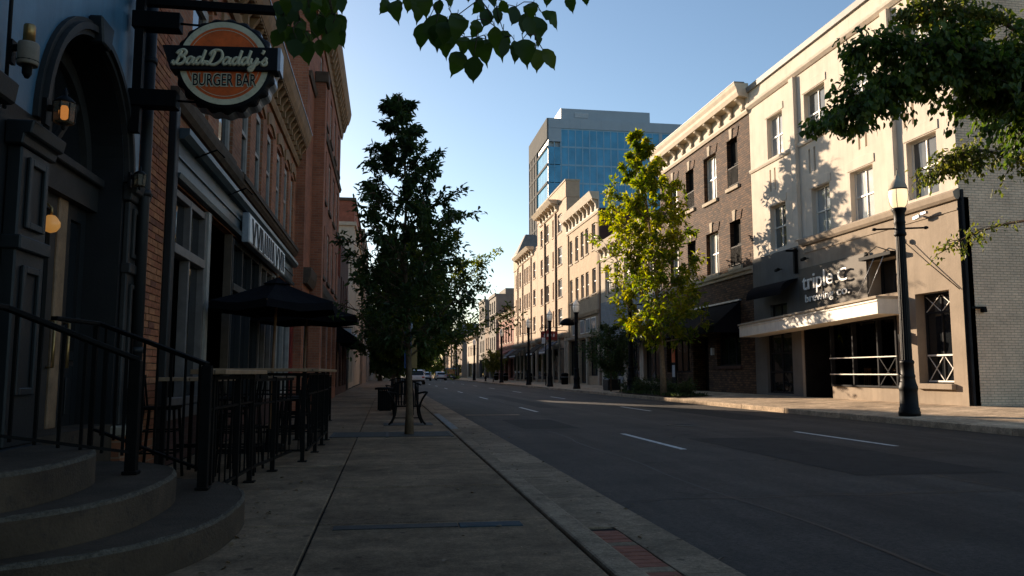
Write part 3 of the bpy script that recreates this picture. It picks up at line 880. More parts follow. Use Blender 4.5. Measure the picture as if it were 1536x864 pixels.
# rainwater pipe and conduit
dp = MB().tube([LF.P(8.50, 0.7, .12), LF.P(8.48, 3.2, .12), LF.P(8.44, 7.2, .12)], 0.055, 10)
for z in (1.3, 2.9, 4.3, 5.6): dp.lathe(LF.P(8.48, z, .12), [(0.07, 0), (0.07, .06)], 10)
pubpart(dp, 'downpipe', K['pubdark'])
pubpart(MB().tube([LF.P(8.28, 3.1, .03), LF.P(8.26, 5.2, .03), LF.P(8.0, 5.5, .03), LF.P(7.6, 6.3, .03)], 0.018, 6), 'conduit', K['pubdark'])
pubpart(MB().tube([LF.P(5.62, 2.86, .05), LF.P(5.60, 5.8, .05)], 0.013, 6), 'conduit', K['pubdark'])
pubpart(MB().fbox(LF, -12, 8.66, 5.9, 6.2, 0.001, 0.25), 'string_course', K['pubpaint'], bevel=.02)

# ------------------------------------------------------------------ wall lanterns
def lantern(loc, label, glass, s=1.0, drum=False, name='wall_lantern', bulb=False):
    x, y, z = loc
    t = empty(name, loc, label, 'wall lamp')
    b = MB().box(x - .16 * s, x - .02 * s, y - .02 * s, y + .02 * s, z + .01, z + .05).box(x - .17 * s, x - .13 * s, y - .05 * s, y + .05 * s, z - .12 * s, z + .12 * s)
    b.build('bracket', K['lampblack'], t)
    if drum:
        MB().lathe(loc, [(.093 * s, -.13 * s), (.098 * s, -.11 * s), (.098 * s, .08 * s), (.09 * s, .10 * s)], 20).build('shade', K['parchment'], t)
        MB().lathe((x, y, z + .105 * s), [(.055 * s, 0), (.055 * s, .17 * s), (.05 * s, .185 * s)], 16).build('lamp_glass', K['brass'], t)
        MB().lathe((x, y, z - .26 * s), [(.012, 0), (.03, .03), (.03, .08), (.07, .115)], 12).build('finial', K['lampblack'], t)
    else:
        MB().lathe(loc, [(.075 * s, -.10 * s), (.092 * s, -.085 * s), (.098 * s, .08 * s), (.08 * s, .10 * s)], 8, smooth=False).build('lamp_glass', glass, t)
        if bulb: MB().lathe((x, y, z), [(.01, -.05), (.03, -.03), (.036, .01), (.02, .05)], 12).build('bulb', K['lanternbulb'], t)
        f = MB()
        for k in range(8):
            an = 2 * math.pi * k / 8
            f.bar((x + .094 * s * math.cos(an), y + .094 * s * math.sin(an), z - .085 * s), (x + .10 * s * math.cos(an), y + .10 * s * math.sin(an), z + .085 * s), .008 * s)
        f.lathe((x, y, z + .085 * s), [(.096 * s, 0), (.09 * s, .02 * s), (.045 * s, .06 * s), (.016 * s, .075 * s), (.022 * s, .10 * s), (.006 * s, .15 * s)], 12)
        f.lathe((x, y, z - .16 * s), [(.006 * s, 0), (.02 * s, .02 * s), (.012 * s, .045 * s), (.075 * s, .075 * s)], 12)
        f.build('cage', K['lampblack'], t)
    return t
lantern((-2.37, 5.49, 3.20), 'parchment drum wall lamp high on the blue-grey pub wall left of the arch', None, 0.66, True)
lantern((-2.27, 5.86, 2.92), 'glowing amber wall lantern at the left foot of the pub arch', K['lanternglass'], 0.78, bulb=True)
lantern((-2.42, 8.12, 2.98), 'dim wall lantern beside the downpipe at the right foot of the pub arch', K['lanternglass'], 0.62)
gl = empty('globe_lamp', (-2.84, 7.2, 2.36), 'round amber globe lamp glowing in the pub doorway', 'lamp')
MB().lathe((-2.84, 7.2, 2.36), [(.004, -.075), (.045, -.06), (.072, -.02), (.072, .02), (.045, .06), (.03, .075)], 16).build('globe', K['globe'], gl)
MB().tube([(-2.84, 7.2, 2.43), (-2.84, 7.2, 2.50), (-2.88, 7.2, 2.54), (-2.93, 7.2, 2.54)], .012, 6).build('arm', K['brass'], gl)

# ------------------------------------------------------------------ rounded steps
def step(cy, rx, ry, z0, z1, nm, par):
    mb = MB(); n = 90
    pts = []
    for i in range(n + 1):
        t = -math.pi / 2 + math.pi * i / n
        ct, st = math.cos(t), math.sin(t)
        e = 2 / 2.5
        pts.append((-2.598 + rx * abs(ct) ** e, cy + ry * math.copysign(abs(st) ** e, st)))
    bt = 0.024
    rings = [(0, z0), (0, z1 - bt), (-bt * .35, z1 - bt * .3), (-bt, z1)]
    vs = []
    for d, z in rings:
        for i, (x, y) in enumerate(pts):
            j = random.uniform(-.006, .006) if z > z0 and d < 0 else 0
            vs.append((max(-2.598, x + d * (x + 2.6) / rx + j), y + d * (y - cy) / ry + j, z + j * .6))
    m = n + 1
    fs = []; nf = []
    for r_ in range(len(rings) - 1):
        for i in range(n):
            (nf if r_ >= 1 else fs).append((r_ * m + i, r_ * m + i + 1, (r_ + 1) * m + i + 1, (r_ + 1) * m + i))
    fs.append(tuple(range((len(rings) - 1) * m, len(rings) * m)))
    mb.add(vs, fs + nf)
    for q in range(len(fs), len(fs) + len(nf)): mb.m[q] = 1
    return mb.build(nm, [K['stepc'], K['nosing']], par)
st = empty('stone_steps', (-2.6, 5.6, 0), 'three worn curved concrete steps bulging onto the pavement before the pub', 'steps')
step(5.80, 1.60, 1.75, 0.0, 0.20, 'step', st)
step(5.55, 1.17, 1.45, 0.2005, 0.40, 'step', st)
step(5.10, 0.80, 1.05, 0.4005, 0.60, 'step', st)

# ------------------------------------------------------------------ handrails on the steps
def rail_run(par, p0, p1, nb, zb0, zb1, top_r=0.028, posts=True):
    """sloping flat-bar handrail with square balusters and a lower rail; zb = foot heights at the two ends"""
    p0, p1 = Vector(p0), Vector(p1)
    MB().bar(p0, p1, 0.055, 0.032).build('handrail', K['iron'], par, bevel=.005)
    lo0 = Vector((p0.x, p0.y, zb0 + .13)); lo1 = Vector((p1.x, p1.y, zb1 + .13))
    MB().bar(lo0, lo1, 0.03, 0.02).build('lower_rail', K['iron'], par)
    for i in range(nb):
        t = (i + .5) / nb
        q = p0.lerp(p1, t); l = lo0.lerp(lo1, t)
        MB().bar(l + Vector((0, 0, -.03)), q + Vector((0, 0, -.016)), 0.018).build('baluster', K['iron'], par)
h1 = empty('handrail', (-1.75, 6.0, 0.4), 'black iron handrail rising left from its newel on the second pub step', 'handrail')
MB().box(-1.787, -1.713, 5.963, 6.037, 0.40, 1.19).box(-1.80, -1.70, 5.95, 6.05, .401, .425).build('newel', K['iron'], h1, bevel=.004)
rail_run(h1, (-1.75, 6.0, 1.20), (-2.30, 5.25, 1.50), 6, .42, .60)
MB().bar((-2.30, 5.25, 1.50), (-2.34, 4.3, 1.50), .055, .032).build('handrail', K['iron'], h1, bevel=.005)
MB().bar((-2.32, 5.0, .6), (-2.32, 5.0, 1.49), .03).build('post', K['iron'], h1)
MB().bar((-2.32, 5.2, .9), (-2.32, 4.2, .9), .02).build('lower_rail', K['iron'], h1)
h2 = empty('handrail', (-1.40, 6.62, 0.2), 'black iron handrail from the lowest pub step up to the arch pier', 'handrail')
MB().box(-1.437, -1.363, 6.583, 6.657, 0.20, 1.16).box(-1.45, -1.35, 6.57, 6.67, .201, .222).build('newel', K['iron'], h2, bevel=.004)
rail_run(h2, (-1.40, 6.62, 1.17), (-2.42, 7.25, 1.52), 8, .22, .50)
MB().bar((-2.42, 7.25, 1.52), (-2.52, 6.55, 1.52), .055, .032).build('handrail', K['iron'], h2, bevel=.005)
MB().bar((-2.44, 7.22, .05), (-2.44, 7.22, 1.5), .035).build('post', K['iron'], h2)

# ================================================================== LEFT: RED BRICK HOUSE WITH SHOPFRONTS (two storeys)
ba = empty('brick_building', (-2.6, 15, 0), 'two-storey red brick house with grey shopfront and tan bracketed cornice next to the pub', 'building')
E0, E1, EH = 8.67, 22.6, 7.7
ops = []
upw = [(10.6, 11.7), (12.4, 13.5), (14.3, 15.15), (15.75, 16.6), (17.2, 18.05), (18.7, 19.55), (20.1, 20.95), (21.4, 22.1)]
for a, b in upw: ops.append((a, b, 4.62, 6.35, 0.22))
ops.append((9.95, 21.9, 0.0, 3.42, 0.12))
mb = MB()
sheet(LF, 9.67, E1, 0, EH, ops, 0.2, mb)
mb.fquad(LF, [(8.67, 5.35, 0), (9.67, 5.35, 0), (9.67, EH, 0), (8.67, EH, 0)])
mb.fquad(LF, [(E0, EH, 0), (E1, EH, 0), (E1, EH, -12), (E0, EH, -12)])
mb.fquad(LF, [(E0, 0, -.05), (E0, EH, -.05), (E0, EH, -12), (E0, 0, -12)])
mb.fquad(LF, [(E1, 0, -.05), (E1, EH, -.05), (E1, EH, -12), (E1, 0, -12)])
mb.build('wall', K['redbrick'], ba)
# brick pier next to the pub: each brick its own piece on a mortar core
core = MB().fbox(LF, 8.68, 9.66, 0.0, 5.34, -0.05, -0.006)
pr = core.build('pier', K['mortar'], ba)
bk = {}
rows = [z for z in np.arange(0.45, 5.28, 0.0765)]
nb_ = 0
protos = {}
for i, z in enumerate(rows):
    cells = []
    if i % 2 == 0: cells = [(8.685, 8.895), (8.905, 9.115), (9.125, 9.335), (9.345, 9.655)]
    else: cells = [(8.685, 8.79), (8.80, 9.01), (9.02, 9.23), (9.24, 9.45), (9.46, 9.655)]
    for a, b in cells:
        key = (round(b - a, 3), random.choice('aaabbbc'))
        if nb_ >= 300: break
        if key not in protos:
            w = b - a
            p = MB().box(-0.05, 0.012, -w / 2, w / 2, 0, 0.067).build('brick', K['brick_' + key[1]], pr)
            p.location = Vector((-2.6, (a + b) / 2, float(z))) - BASE[pr]
            # vertices were built about the thing's base, shift them back
            for v in p.data.vertices: v.co += BASE[pr]
            bv = p.modifiers.new('bevel', 'BEVEL'); bv.width = .004; bv.segments = 1
            protos[key] = p
            q = p
        else:
            q = inst(protos[key], (-2.6, (a + b) / 2, float(z)), pr)
        q.location.x += random.uniform(-.004, .004)
        q.rotation_euler = (random.uniform(-.012, .012), 0, random.uniform(-.01, .01))
        nb_ += 1
MB().fbox(LF, 8.68, 9.66, 0.0, 0.44, -0.05, 0.02).build('pier_foot', K['redbrick'], ba)
MB().fbox(LF, 9.70, 9.86, 0.0, 4.3, 0.001, 0.09).build('post', K['pubdark'], ba, bevel=.01)
# shopfront: cornice band in boards, frames and glass
sf = MB()
sf.extr(LF, [(3.44, 0.0), (3.44, .10), (3.50, .12), (3.50, .06), (3.92, .06), (3.92, .14), (3.98, .20), (4.05, .20), (4.05, 0.0)], 9.87, 21.9)
sf.extr(LF, [(3.70, .061), (3.70, .085), (3.735, .085), (3.735, .061)], 9.88, 21.89)
sf.build('shopfront_fascia', K['fasciapaint'], ba)
MB().extr(LF, [(4.30, 0.001), (4.30, .05), (4.36, .10), (4.45, .12), (4.50, .12), (4.50, 0.001)], 9.67, 22.5).build('ledge', K['ledge'], ba)
MB().extr(LF, [(4.42, 0.121), (4.42, .14), (4.52, .14), (4.52, .121)], 14.0, 22.5).build('ledge_lip', K['ledge'], ba)
# bracket lamp arms above the fascia
for y in (10.7, 12.9):
    MB().tube([LF.P(y, 3.9, .08), LF.P(y, 4.02, .35), LF.P(y, 3.92, .45)], .012, 6).build('lamp_arm', K['iron'], ba)
def shopwin(a0, a1, zb, ztr, zt, fm, n, open_low=False, gm='midglass'):
    """one shopfront bay: stiles, transom rail, panes above and below"""
    f = MB()
    w = (a1 - a0) / n
    f.fbox(LF, a0, a0 + .07, zb, zt, -.10, .03); f.fbox(LF, a1 - .07, a1, zb, zt, -.10, .03)
    for i in range(1, n): f.fbox(LF, a0 + i * w - .035, a0 + i * w + .035, zb, zt, -.095, .025)
    f.fbox(LF, a0 + .07, a1 - .07, zt - .09, zt, -.10, .02)
    f.fbox(LF, a0 + .07, a1 - .07, ztr - .06, ztr + .06, -.10, .045)
    f.fbox(LF, a0 + .07, a1 - .07, zb, zb + .10, -.10, .02)
    wo = f.build('window', fm, ba, bevel=.006)
    for i in range(n):
        x0, x1 = a0 + i * w + .03, a0 + (i + 1) * w - .03
        MB().fbox(LF, x0, x1, ztr + .05, zt - .08, -.075, -.06).build('pane', K['glass'], wo)
        if not (open_low and i == 0):
            MB().fbox(LF, x0, x1, zb + .09, ztr - .05, -.075, -.06).build('pane', K['glass'], wo)
shopwin(9.98, 11.75, 0.70, 2.62, 3.36, K['mauvetrim'], 2, True)
shopwin(13.75, 16.6, 0.55, 2.55, 3.36, K['pubdark'], 3)
shopwin(16.75, 19.2, 0.55, 2.55, 3.36, K['mauvetrim'], 3)
shopwin(19.35, 21.8, 0.55, 2.55, 3.36, K['whitetrim'], 2)
MB().fbox(LF, 9.98, 21.88, 0.0, 0.54, -.11, .0).build('stall_riser', K['maroonbrick'], ba)
MB().fbox(LF, 9.98, 11.75, 0.54, 0.69, -.11, .03).build('bottom_sill', K['mauvetrim'], ba)
MB().fbox(LF, 11.78, 11.95, 0.545, 3.40, -.10, .05).build('door_post', K['whitetrim'], ba)
MB().fbox(LF, 13.66, 13.74, 0.545, 3.40, -.10, .02).build('door_post', K['ledge'], ba)
# dark recess and back rooms
rm = MB()
rm.fquad(LF, [(9.96, 0, -1.6), (21.9, 0, -1.6), (21.9, 3.42, -1.6), (9.96, 3.42, -1.6)])
rm.fquad(LF, [(9.96, 3.419, -.12), (21.9, 3.419, -.12), (21.9, 3.419, -1.6), (9.96, 3.419, -1.6)])
rm.fquad(LF, [(9.96, 0, -.12), (9.96, 3.42, -.12), (9.96, 3.42, -1.6), (9.96, 0, -1.6)])
rm.fquad(LF, [(21.9, 0, -.12), (21.9, 3.42, -.12), (21.9, 3.42, -1.6), (21.9, 0, -1.6)])
rm.build('shop_interior', K['blackvoid'], ba)
rd = MB().fbox(LF, 22.0, 22.5, 0.02, 2.6, -.02, .05)
rd.build('door', K['reddoor'], ba)
for a, b in upw:
    window(ba, LF, a, b, 4.62, 6.30, 0.07, K['whitetrim'], K['glass'], 1, 2, .13, .06, sill=K['ledge'])
    # flat segmental brick head
    hd = MB()
    pts = []
    for i in range(9):
        t = i / 8
        pts.append((a - .12 + (b - a + .24) * t, 6.36 + .14 * math.sin(math.pi * t)))
    poly = pts + [(x, z + .26) for x, z in pts[::-1]]
    hd.prism(LF, poly, .001, .04)
    hd.build('window_head', K['tancornice'], ba)
# tan bracketed cornice
co = MB()
co.extr(LF, [(6.86, 0), (6.86, .06), (6.96, .10), (7.02, .10), (7.02, .07), (7.35, .07), (7.42, .30), (7.55, .36), (7.72, .40), (7.78, .40), (7.78, 0)], 8.7, 22.55)
cn = co.build('cornice', K['tancornice'], ba)
MB().extr(LF, [(7.781, .2), (7.781, .42), (7.81, .42), (7.81, .2)], 8.7, 22.6).build('gutter_strip', K['galv'], cn)
y = 9.0
while y < 22.4:
    MB().extr(LF, [(7.03, .071), (7.05, .16), (7.2, .16), (7.33, .25), (7.38, .27), (7.38, .071)], y, y + .12).build('bracket', K['tancornice'], cn)
    y += .46
for y in np.arange(8.8, 22.5, .155):
    pass
dn = MB()
for y in np.arange(8.75, 22.45, .15): dn.fbox(LF, y, y + .075, 7.36, 7.43, .16, .29)
dd = dn.build('dentils', K['tancornice'], cn); dd['kind'] = 'stuff'

# ------------------------------------------------------------------ bottle-cap bar sign
SX, SY, SZ = -1.66, 8.10, 4.19
sg = empty('bar_sign', (SX, SY, SZ), "round orange bottle-cap sign reading Bad Daddy's Burger Bar on the brick house corner", 'sign')
SF = Fr((SX, SY, SZ), (1, 0, 0), (0, -1, 0))
# crimped cap body
n = 126
ring = lambda r, c, amp: [SF.P((r + amp * math.cos(21 * 2 * math.pi * i / n)) * math.cos(2 * math.pi * i / n), (r + amp * math.cos(21 * 2 * math.pi * i / n)) * math.sin(2 * math.pi * i / n), c) for i in range(n)]
cap = MB()
vs = ring(.40, .045, 0) + ring(.455, .03, 0) + ring(.480, -.01, .010) + ring(.490, -.045, .016)
fs = [tuple(range(n))]
for k in range(3):
    for i in range(n): fs.append((k * n + i, k * n + (i + 1) % n, (k + 1) * n + (i + 1) % n, (k + 1) * n + i))
cap.add(vs, fs)
cap.build('cap_face', K['signblack'], sg)
rim = MB()
vs = ring(.490, -.046, .016) + ring(.498, -.22, .010) + ring(.44, -.27, 0)
fs = [(k * n + i, k * n + (i + 1) % n, (k + 1) * n + (i + 1) % n, (k + 1) * n + i) for k in range(2) for i in range(n)] + [tuple(range(2 * n, 3 * n))]
rim.add(vs, fs)
rim.build('cap_back', K['galv'], sg)
def disc(r0, r1, c, m, nm, nn=72):
    d = MB()
    if r0 == 0:
        d.add([SF.P(r1 * math.cos(2 * math.pi * i / nn), r1 * math.sin(2 * math.pi * i / nn), c) for i in range(nn)], [tuple(range(nn))])
    else:
        vs = [SF.P(r_ * math.cos(2 * math.pi * i / nn), r_ * math.sin(2 * math.pi * i / nn), c) for r_ in (r0, r1) for i in range(nn)]
        d.add(vs, [(i, (i + 1) % nn, nn + (i + 1) % nn, nn + i) for i in range(nn)])
    return d.build(nm, m, sg)
disc(0, .352, .0500, K['orange'], 'orange_face')
disc(.372, .430, .0500, K['signcream'], 'cream_ring')
disc(.352, .372, .0495, K['orange'], 'orange_ring')
disc(.340, .346, .0540, K['signcream'], 'thin_ring')
# slanted banner box
SB = Fr((SX, SY, SZ), Vector((1, 0, .045)).normalized(), (0, -1, 0))
bn = MB()
poly = [(-.585, .165), (.52, .155), (.52, -.085), (-.50, -.085)]
bn.prism(SB, poly, -.10, .09)
bno = bn.build('banner', K['signblack'], sg, bevel=.004)
MB().fbox(SB, .522, .55, -.085, .155, -.14, .085).build('banner_end', K['galv'], bno)
G = {
 'B': ([[(.27, .93), (.22, .6), (.13, .2), (.0, .02), (-.13, .04), (-.12, .18), (-.02, .2)], [(.0, .72), (.1, .92), (.36, 1.02), (.56, .9), (.5, .66), (.24, .54), (.5, .52), (.62, .3), (.5, .06), (.25, -.01), (.1, .08)]], .70),
 'a': ([[(.42, .40), (.32, .5), (.16, .46), (.05, .26), (.10, .04), (.25, .04), (.38, .22), (.45, .5), (.42, .16), (.50, .01), (.60, .10), (.68, .26)]], .60),
 'd': ([[(.42, .40), (.32, .5), (.16, .46), (.05, .26), (.10, .04), (.25, .04), (.38, .22), (.46, .62), (.49, 1.02), (.44, .3), (.47, .03), (.57, .06), (.68, .26)]], .60),
 'D': ([[(.27, .93), (.22, .6), (.13, .2), (.0, .02), (-.14, .04), (-.12, .18), (.0, .16), (.2, .0), (.5, .02), (.78, .3), (.82, .65), (.65, .96), (.35, 1.02), (.1, .92), (.0, .72), (.1, .66)]], .92),
 'y': ([[(.06, .48), (.07, .2), (.16, .04), (.3, .1), (.40, .3), (.45, .5), (.40, .1), (.28, -.32), (.1, -.4), (.04, -.26), (.2, -.1), (.5, .08), (.66, .26)]], .60),
 "'": ([[(.14, 1.05), (.13, .9), (.07, .78)]], .16),
 's': ([[(-.02, .12), (.12, .3), (.26, .52), (.27, .36), (.36, .16), (.26, .0), (.1, .02), (.06, .12)]], .4),
 ' ': ([], .26)}
em = .146
x = -.465
lt = MB()
for ch in "Bad Daddy's":
    strokes, adv = G[ch]
    for s_ in strokes:
        pts = catmull([(p[0] + .22 * p[1], p[1], 0) for p in s_], 4)
        P3 = [SB.P(x + p.x * em, -.035 + p.y * em, .094) for p in pts]
        rr = [.0165] * len(P3)
        lt.tube(P3, rr, 6)
    x += adv * em
lt.build('script_lettering', K['signcream'], bno)
for off, c, m in ((.012, .056, 'signcream'), (.0, .060, 'signblack')):
    tv, tf = text_verts('BURGER BAR', .175, .0015, off * .9, .60, 0)
    w = max(v[0] for v in tv)
    MB().add([SB.P(v[0] - w / 2 + .01, v[1] - .235, c + v[2]) for v in tv], tf).build('block_lettering', K[m], sg)
br = empty('sign_bracket', (-2.55, 8.12, 4.2), 'black steel bracket with two box arms holding the round bar sign', 'bracket')
for z in (4.60, 3.80):
    MB().box(-2.55, -2.10, 8.04, 8.20, z - .085, z + .085).build('arm', K['iron'], br, bevel=.006)
    MB().tube([(-2.10, 8.12, z), (-1.70, 8.12, z - .01)], .012, 8).build('rod', K['iron'], br)
MB().box(-2.52, -2.44, 8.06, 8.14, 3.45, 5.0).build('upright', K['iron'], br)
MB().box(-2.55, -1.05, 8.20, 8.28, 4.82, 4.90).build('top_rail', K['iron'], br, bevel=.006)
ch = MB()
for k in range(6): ch.tube([(-1.98 + .01 * (k % 2), 8.12, 4.5 - k * .05), (-1.98 - .01 * (k % 2), 8.13, 4.46 - k * .05)], .010, 5)
ch.build('chain', K['galv'], br)

# pennant on the brick wall
pnt = empty('pennant', (-2.45, 12.6, 5.1), 'white triangular pennant with plum marks hanging on the brick wall behind the round sign', 'pennant')
PF = Fr((-2.30, 10.95, 4.95), (1, 0, 0), (0, -1, 0))
MB().prism(PF, [(-.24, .40), (.22, .40), (.16, .05), (.06, -.22)], 0, .012).build('cloth', K['signwhite'], pnt)
mk = MB()
for a in (-.14, -.05, .04, .12): mk.prism(PF, [(a, .33), (a + .035, .33), (a + .05, .10), (a + .02, .10)], .0125, .016)
mk.build('marks', K['signred'], pnt)
MB().bar((-2.6, 10.96, 5.37), (-2.05, 10.96, 5.37), .025).build('rod', K['iron'], pnt)

# lit-box sign lying along the front above the windows
bx = empty('box_sign', (-2.4, 16.5, 3.55), 'long white box sign with dark strokes tilted over the shop windows of the brick house', 'sign')
MB().fbox(LF, 14.05, 18.9, 3.34, 3.86, .10, .22).build('box', K['galv'], bx, bevel=.01)
MB().fbox(LF, 14.10, 18.85, 3.37, 3.83, .221, .228).build('face', K['signwhite'], bx)
mk = MB()
xx = 14.3
rs = random.Random(3)
while xx < 18.6:
    k = rs.choice('IVNI')
    if k == 'I': mk.fbox(LF, xx, xx + .13, 3.40, 3.80, .229, .236)
    elif k == 'V':
        mk.prism(LF, [(xx, 3.80), (xx + .12, 3.80), (xx + .30, 3.36), (xx + .18, 3.36)], .229, .236)
        mk.prism(LF, [(xx + .36, 3.80), (xx + .48, 3.80), (xx + .301, 3.36), (xx + .22, 3.37)], .2295, .2365); xx += .25
    else:
        mk.fbox(LF, xx, xx + .11, 3.40, 3.80, .229, .236); mk.prism(LF, [(xx + .111, 3.80), (xx + .2, 3.80), (xx + .36, 3.36), (xx + .27, 3.36)], .229, .236); xx += .2
    xx += .26
mk.build('marks', K['signblack'], bx)
for y in (14.6, 16.5, 18.4): MB().bar(LF.P(y, 4.0, .0), LF.P(y, 3.865, .16), .03).build('bracket', K['iron'], bx)

# ================================================================== LEFT: TALL BRICK BLOCK
TB = Fr((-2.35, 0, 0), (0, 1, 0), (1, 0, 0))
bb = empty('brick_block', (-2.35, 31, 0), 'four-storey dark red brick block with heavy tan cornice beyond the two-storey house', 'building')
ops = []; wins = []
bays = [26.4, 28.8, 31.2, 33.6, 36.0]
for y in bays:
    for z0, z1 in ((4.6, 6.5), (7.4, 9.3), (10.2, 11.9)):
        ops.append((y, y + 1.05, z0, z1)); wins.append((y, y + 1.05, z0, z1))
for y in (23.3, 26.2, 29.1, 32.0, 34.9): ops.append((y, y + 2.3, .5, 3.3))
mb = MB()
sheet(TB, 22.62, 38.0, 0, 13.4, ops, .22, mb)
mb.fquad(TB, [(22.62, 0, 0), (22.62, 13.4, 0), (22.62, 13.4, -14), (22.62, 0, -14)])
mb.fquad(TB, [(38, 0, 0), (38, 13.4, 0), (38, 13.4, -14), (38, 0, -14)])
mb.fquad(TB, [(22.62, 13.4, 0), (38, 13.4, 0), (38, 13.4, -14), (22.62, 13.4, -14)])
mb.build('wall', K['redbrick_far'], bb)
for w in wins: window(bb, TB, *w, .07, K['whitetrim'], K['glass'], 1, 2, .14, .07, sill=K['ledge'], one=True)
for y in (23.3, 26.2, 29.1, 32.0, 34.9): window(bb, TB, y, y + 2.3, .5, 3.3, .16, K['whitetrim'], K['midglass'], 3, 2, .08, .05, one=True)
for y in (24.6,):
    p = MB().fbox(TB, y, y + .6, 0, 10.1, .001, .34)
    po = p.build('pier', K['redbrick_far'], bb)
    MB().fbox(TB, y - .05, y + .65, 10.102, 10.45, .001, .42).build('cap', K['ledge'], po, bevel=.02)
MB().extr(TB, [(3.6, .001), (3.6, .12), (3.8, .2), (4.05, .22), (4.05, .001)], 22.7, 37.9).build('ledge', K['ledge'], bb)
MB().extr(TB, [(9.6, .001), (9.6, .05), (9.75, .1), (9.75, .001)], 22.7, 37.9).build('string_course', K['ledge'], bb)
co = MB().extr(TB, [(12.3, .001), (12.3, .06), (12.5, .1), (12.9, .12), (13.05, .34), (13.3, .42), (13.55, .46), (13.6, .46), (13.6, .001)], 22.66, 38.3)
cn = co.build('cornice', K['tancornice'], bb)
y = 22.9
while y < 38:
    MB().extr(TB, [(12.52, .121), (12.55, .2), (12.9, .3), (13.0, .32), (13.0, .121)], y, y + .16).build('bracket', K['tancornice'], cn)
    y += .62

# ------------------------------------------------------------------ lower shops, then the tall tan block
sc = empty('shop_row', (-2.6, 45, 0), 'low dark shop house with black canvas awnings half hidden by the left tree', 'building')
LB = Fr((-2.5, 0, 0), (0, 1, 0), (1, 0, 0))
for ya, yb, h, shops, ups in ((38.02, 42.5, 6.0, (39.0,), ()), (42.52, 51, 8.2, (42.9, 45.8, 48.4), (43.2, 45.2, 47.2, 49.2))):
    ops = [(y, y + 2.3, .4, 3.0) for y in shops] + [(y, y + 1.0, 4.6, 6.3) for y in ups]
    mb = MB()
    sheet(LB, ya, yb, 0, h, ops, .2, mb)
    for y in (ya, yb): mb.fquad(LB, [(y, 0, 0), (y, h, 0), (y, h, -12), (y, 0, -12)])
    mb.fquad(LB, [(ya, h, 0), (yb, h, 0), (yb, h, -12), (ya, h, -12)])
    mb.build('wall', K['maroonbrick'], sc)
    for o in ops: window(sc, LB, *o[:4], .14, K['pubdark'], K['glass'], 2, 1, .07, .05, one=True)
for k, y in enumerate((39.0, 45.4)):
    a = empty('awning', LB.P(y + 2, 3.2, 0), ['black sloping canvas awning nearest along the left shops', 'black sloping canvas awning farther along the left shops'][k], 'awning')
    MB().extr(LB, [(3.5, .02), (2.75, 1.15), (2.55, 1.15), (2.55, 1.13), (2.73, 1.12), (3.46, .02)], y, y + 4.6).build('canvas', K['canvas'], a)
    for yy in (y + .02, y + 4.56): MB().prism(Fr(LB.P(yy, 0, 0), (1, 0, 0), (0, 1, 0)), [(.02, 3.5), (1.15, 2.75), (1.15, 2.55), (.02, 2.55)], 0, .02).build('side_flap', K['canvas'], a)
for k, (y, z) in enumerate(((40.2, 3.0), (47.0, 3.1))):
    s_ = empty('blade_sign', LB.P(y, z, .5), ['small pale projecting sign nearest over the left pavement', 'small pale projecting sign farther over the left pavement'][k], 'sign')
    MB().box(-2.4, -1.75, y, y + .06, z - .3, z + .3).build('board', K['signwhite'], s_)
    MB().bar((-2.5, y + .03, z + .36), (-1.7, y + .03, z + .36), .04).build('arm', K['iron'], s_)
tt = empty('tan_block', (-2.85, 75, 0), 'tall tan block with a dark brick band at its top behind the left tree', 'building')
LT = Fr((-2.85, 0, 0), (0, 1, 0), (1, 0, 0))
mb = MB()
ops = [(y, y + 1.2, z, z + 1.8) for y in (68, 71, 74, 77, 80, 83) for z in (3.4, 6.8, 10.0)]
sheet(LT, 66.5, 87, 0, 13.6, ops, .2, mb)
SFr = Fr((0, 66.5, 0), (1, 0, 0), (0, -1, 0))
mb.fquad(SFr, [(-2.85, 0, 0), (-5.0, 0, 0), (-5.0, 13.6, 0), (-2.85, 13.6, 0)])
mb.fquad(Fr((0, 87, 0), (1, 0, 0), (0, 1, 0)), [(-2.85, 0, 0), (-5.0, 0, 0), (-5.0, 15.4, 0), (-2.85, 15.4, 0)])
mb.add([(-5.0, 66.5, 0), (-5.0, 87, 0), (-5.0, 87, 13.6), (-5.0, 66.5, 13.6)], [(0, 1, 2, 3)])
mb.build('wall', K['beige'], tt)
for o in ops: window(tt, LT, *o, .15, K['whitewood'], K['midglass'], 1, 2, .08, .05, one=True)
MB().box(-5.0, -2.87, 66.52, 86.98, 13.6, 15.4).build('brick_band', K['farbrick'], tt)
MB().box(-5.0, -2.7, 66.3, 87.1, 13.3, 13.598).build('string_course', K['limestone'], tt)
MB().box(-5.0, -2.75, 66.4, 87.05, 15.402, 15.65).build('coping', K['ledge'], tt)
for x in (-4.0,):
    f = MB().fbox(SFr, x - .5, x + .5, 9.2, 11.4, .001, .05).build('window', K['whitewood'], tt)
    MB().fbox(SFr, x - .42, x + .42, 9.3, 11.3, .051, .06).build('pane', K['midglass'], f)
gr_ = empty('garage', (-2.7, 54.5, 0), 'low dark garage in the gap between the left shops', 'garage')
MB().box(-5.0, -2.7, 51.05, 57.95, 0, 4.5).build('wall', K['brownwall'], gr_)
MB().box(-5.1, -2.6, 51.06, 57.94, 4.502, 4.7).build('coping', K['ledge'], gr_)
for y in (51.8, 55.0):
    d_ = MB().box(-2.699, -2.66, y, y + 2.3, .02, 2.9).build('door', K['darkstore'], gr_)
    for k in range(5): MB().box(-2.659, -2.645, y + .08, y + 2.22, .1 + k * .56, .6 + k * .56).build('panel', K['darkstore'], d_)
sc2 = empty('shop_row', (-2.7, 60, 0), 'low pale shop house just before the tall tan block on the left', 'building')
LC = Fr((-2.75, 0, 0), (0, 1, 0), (1, 0, 0))
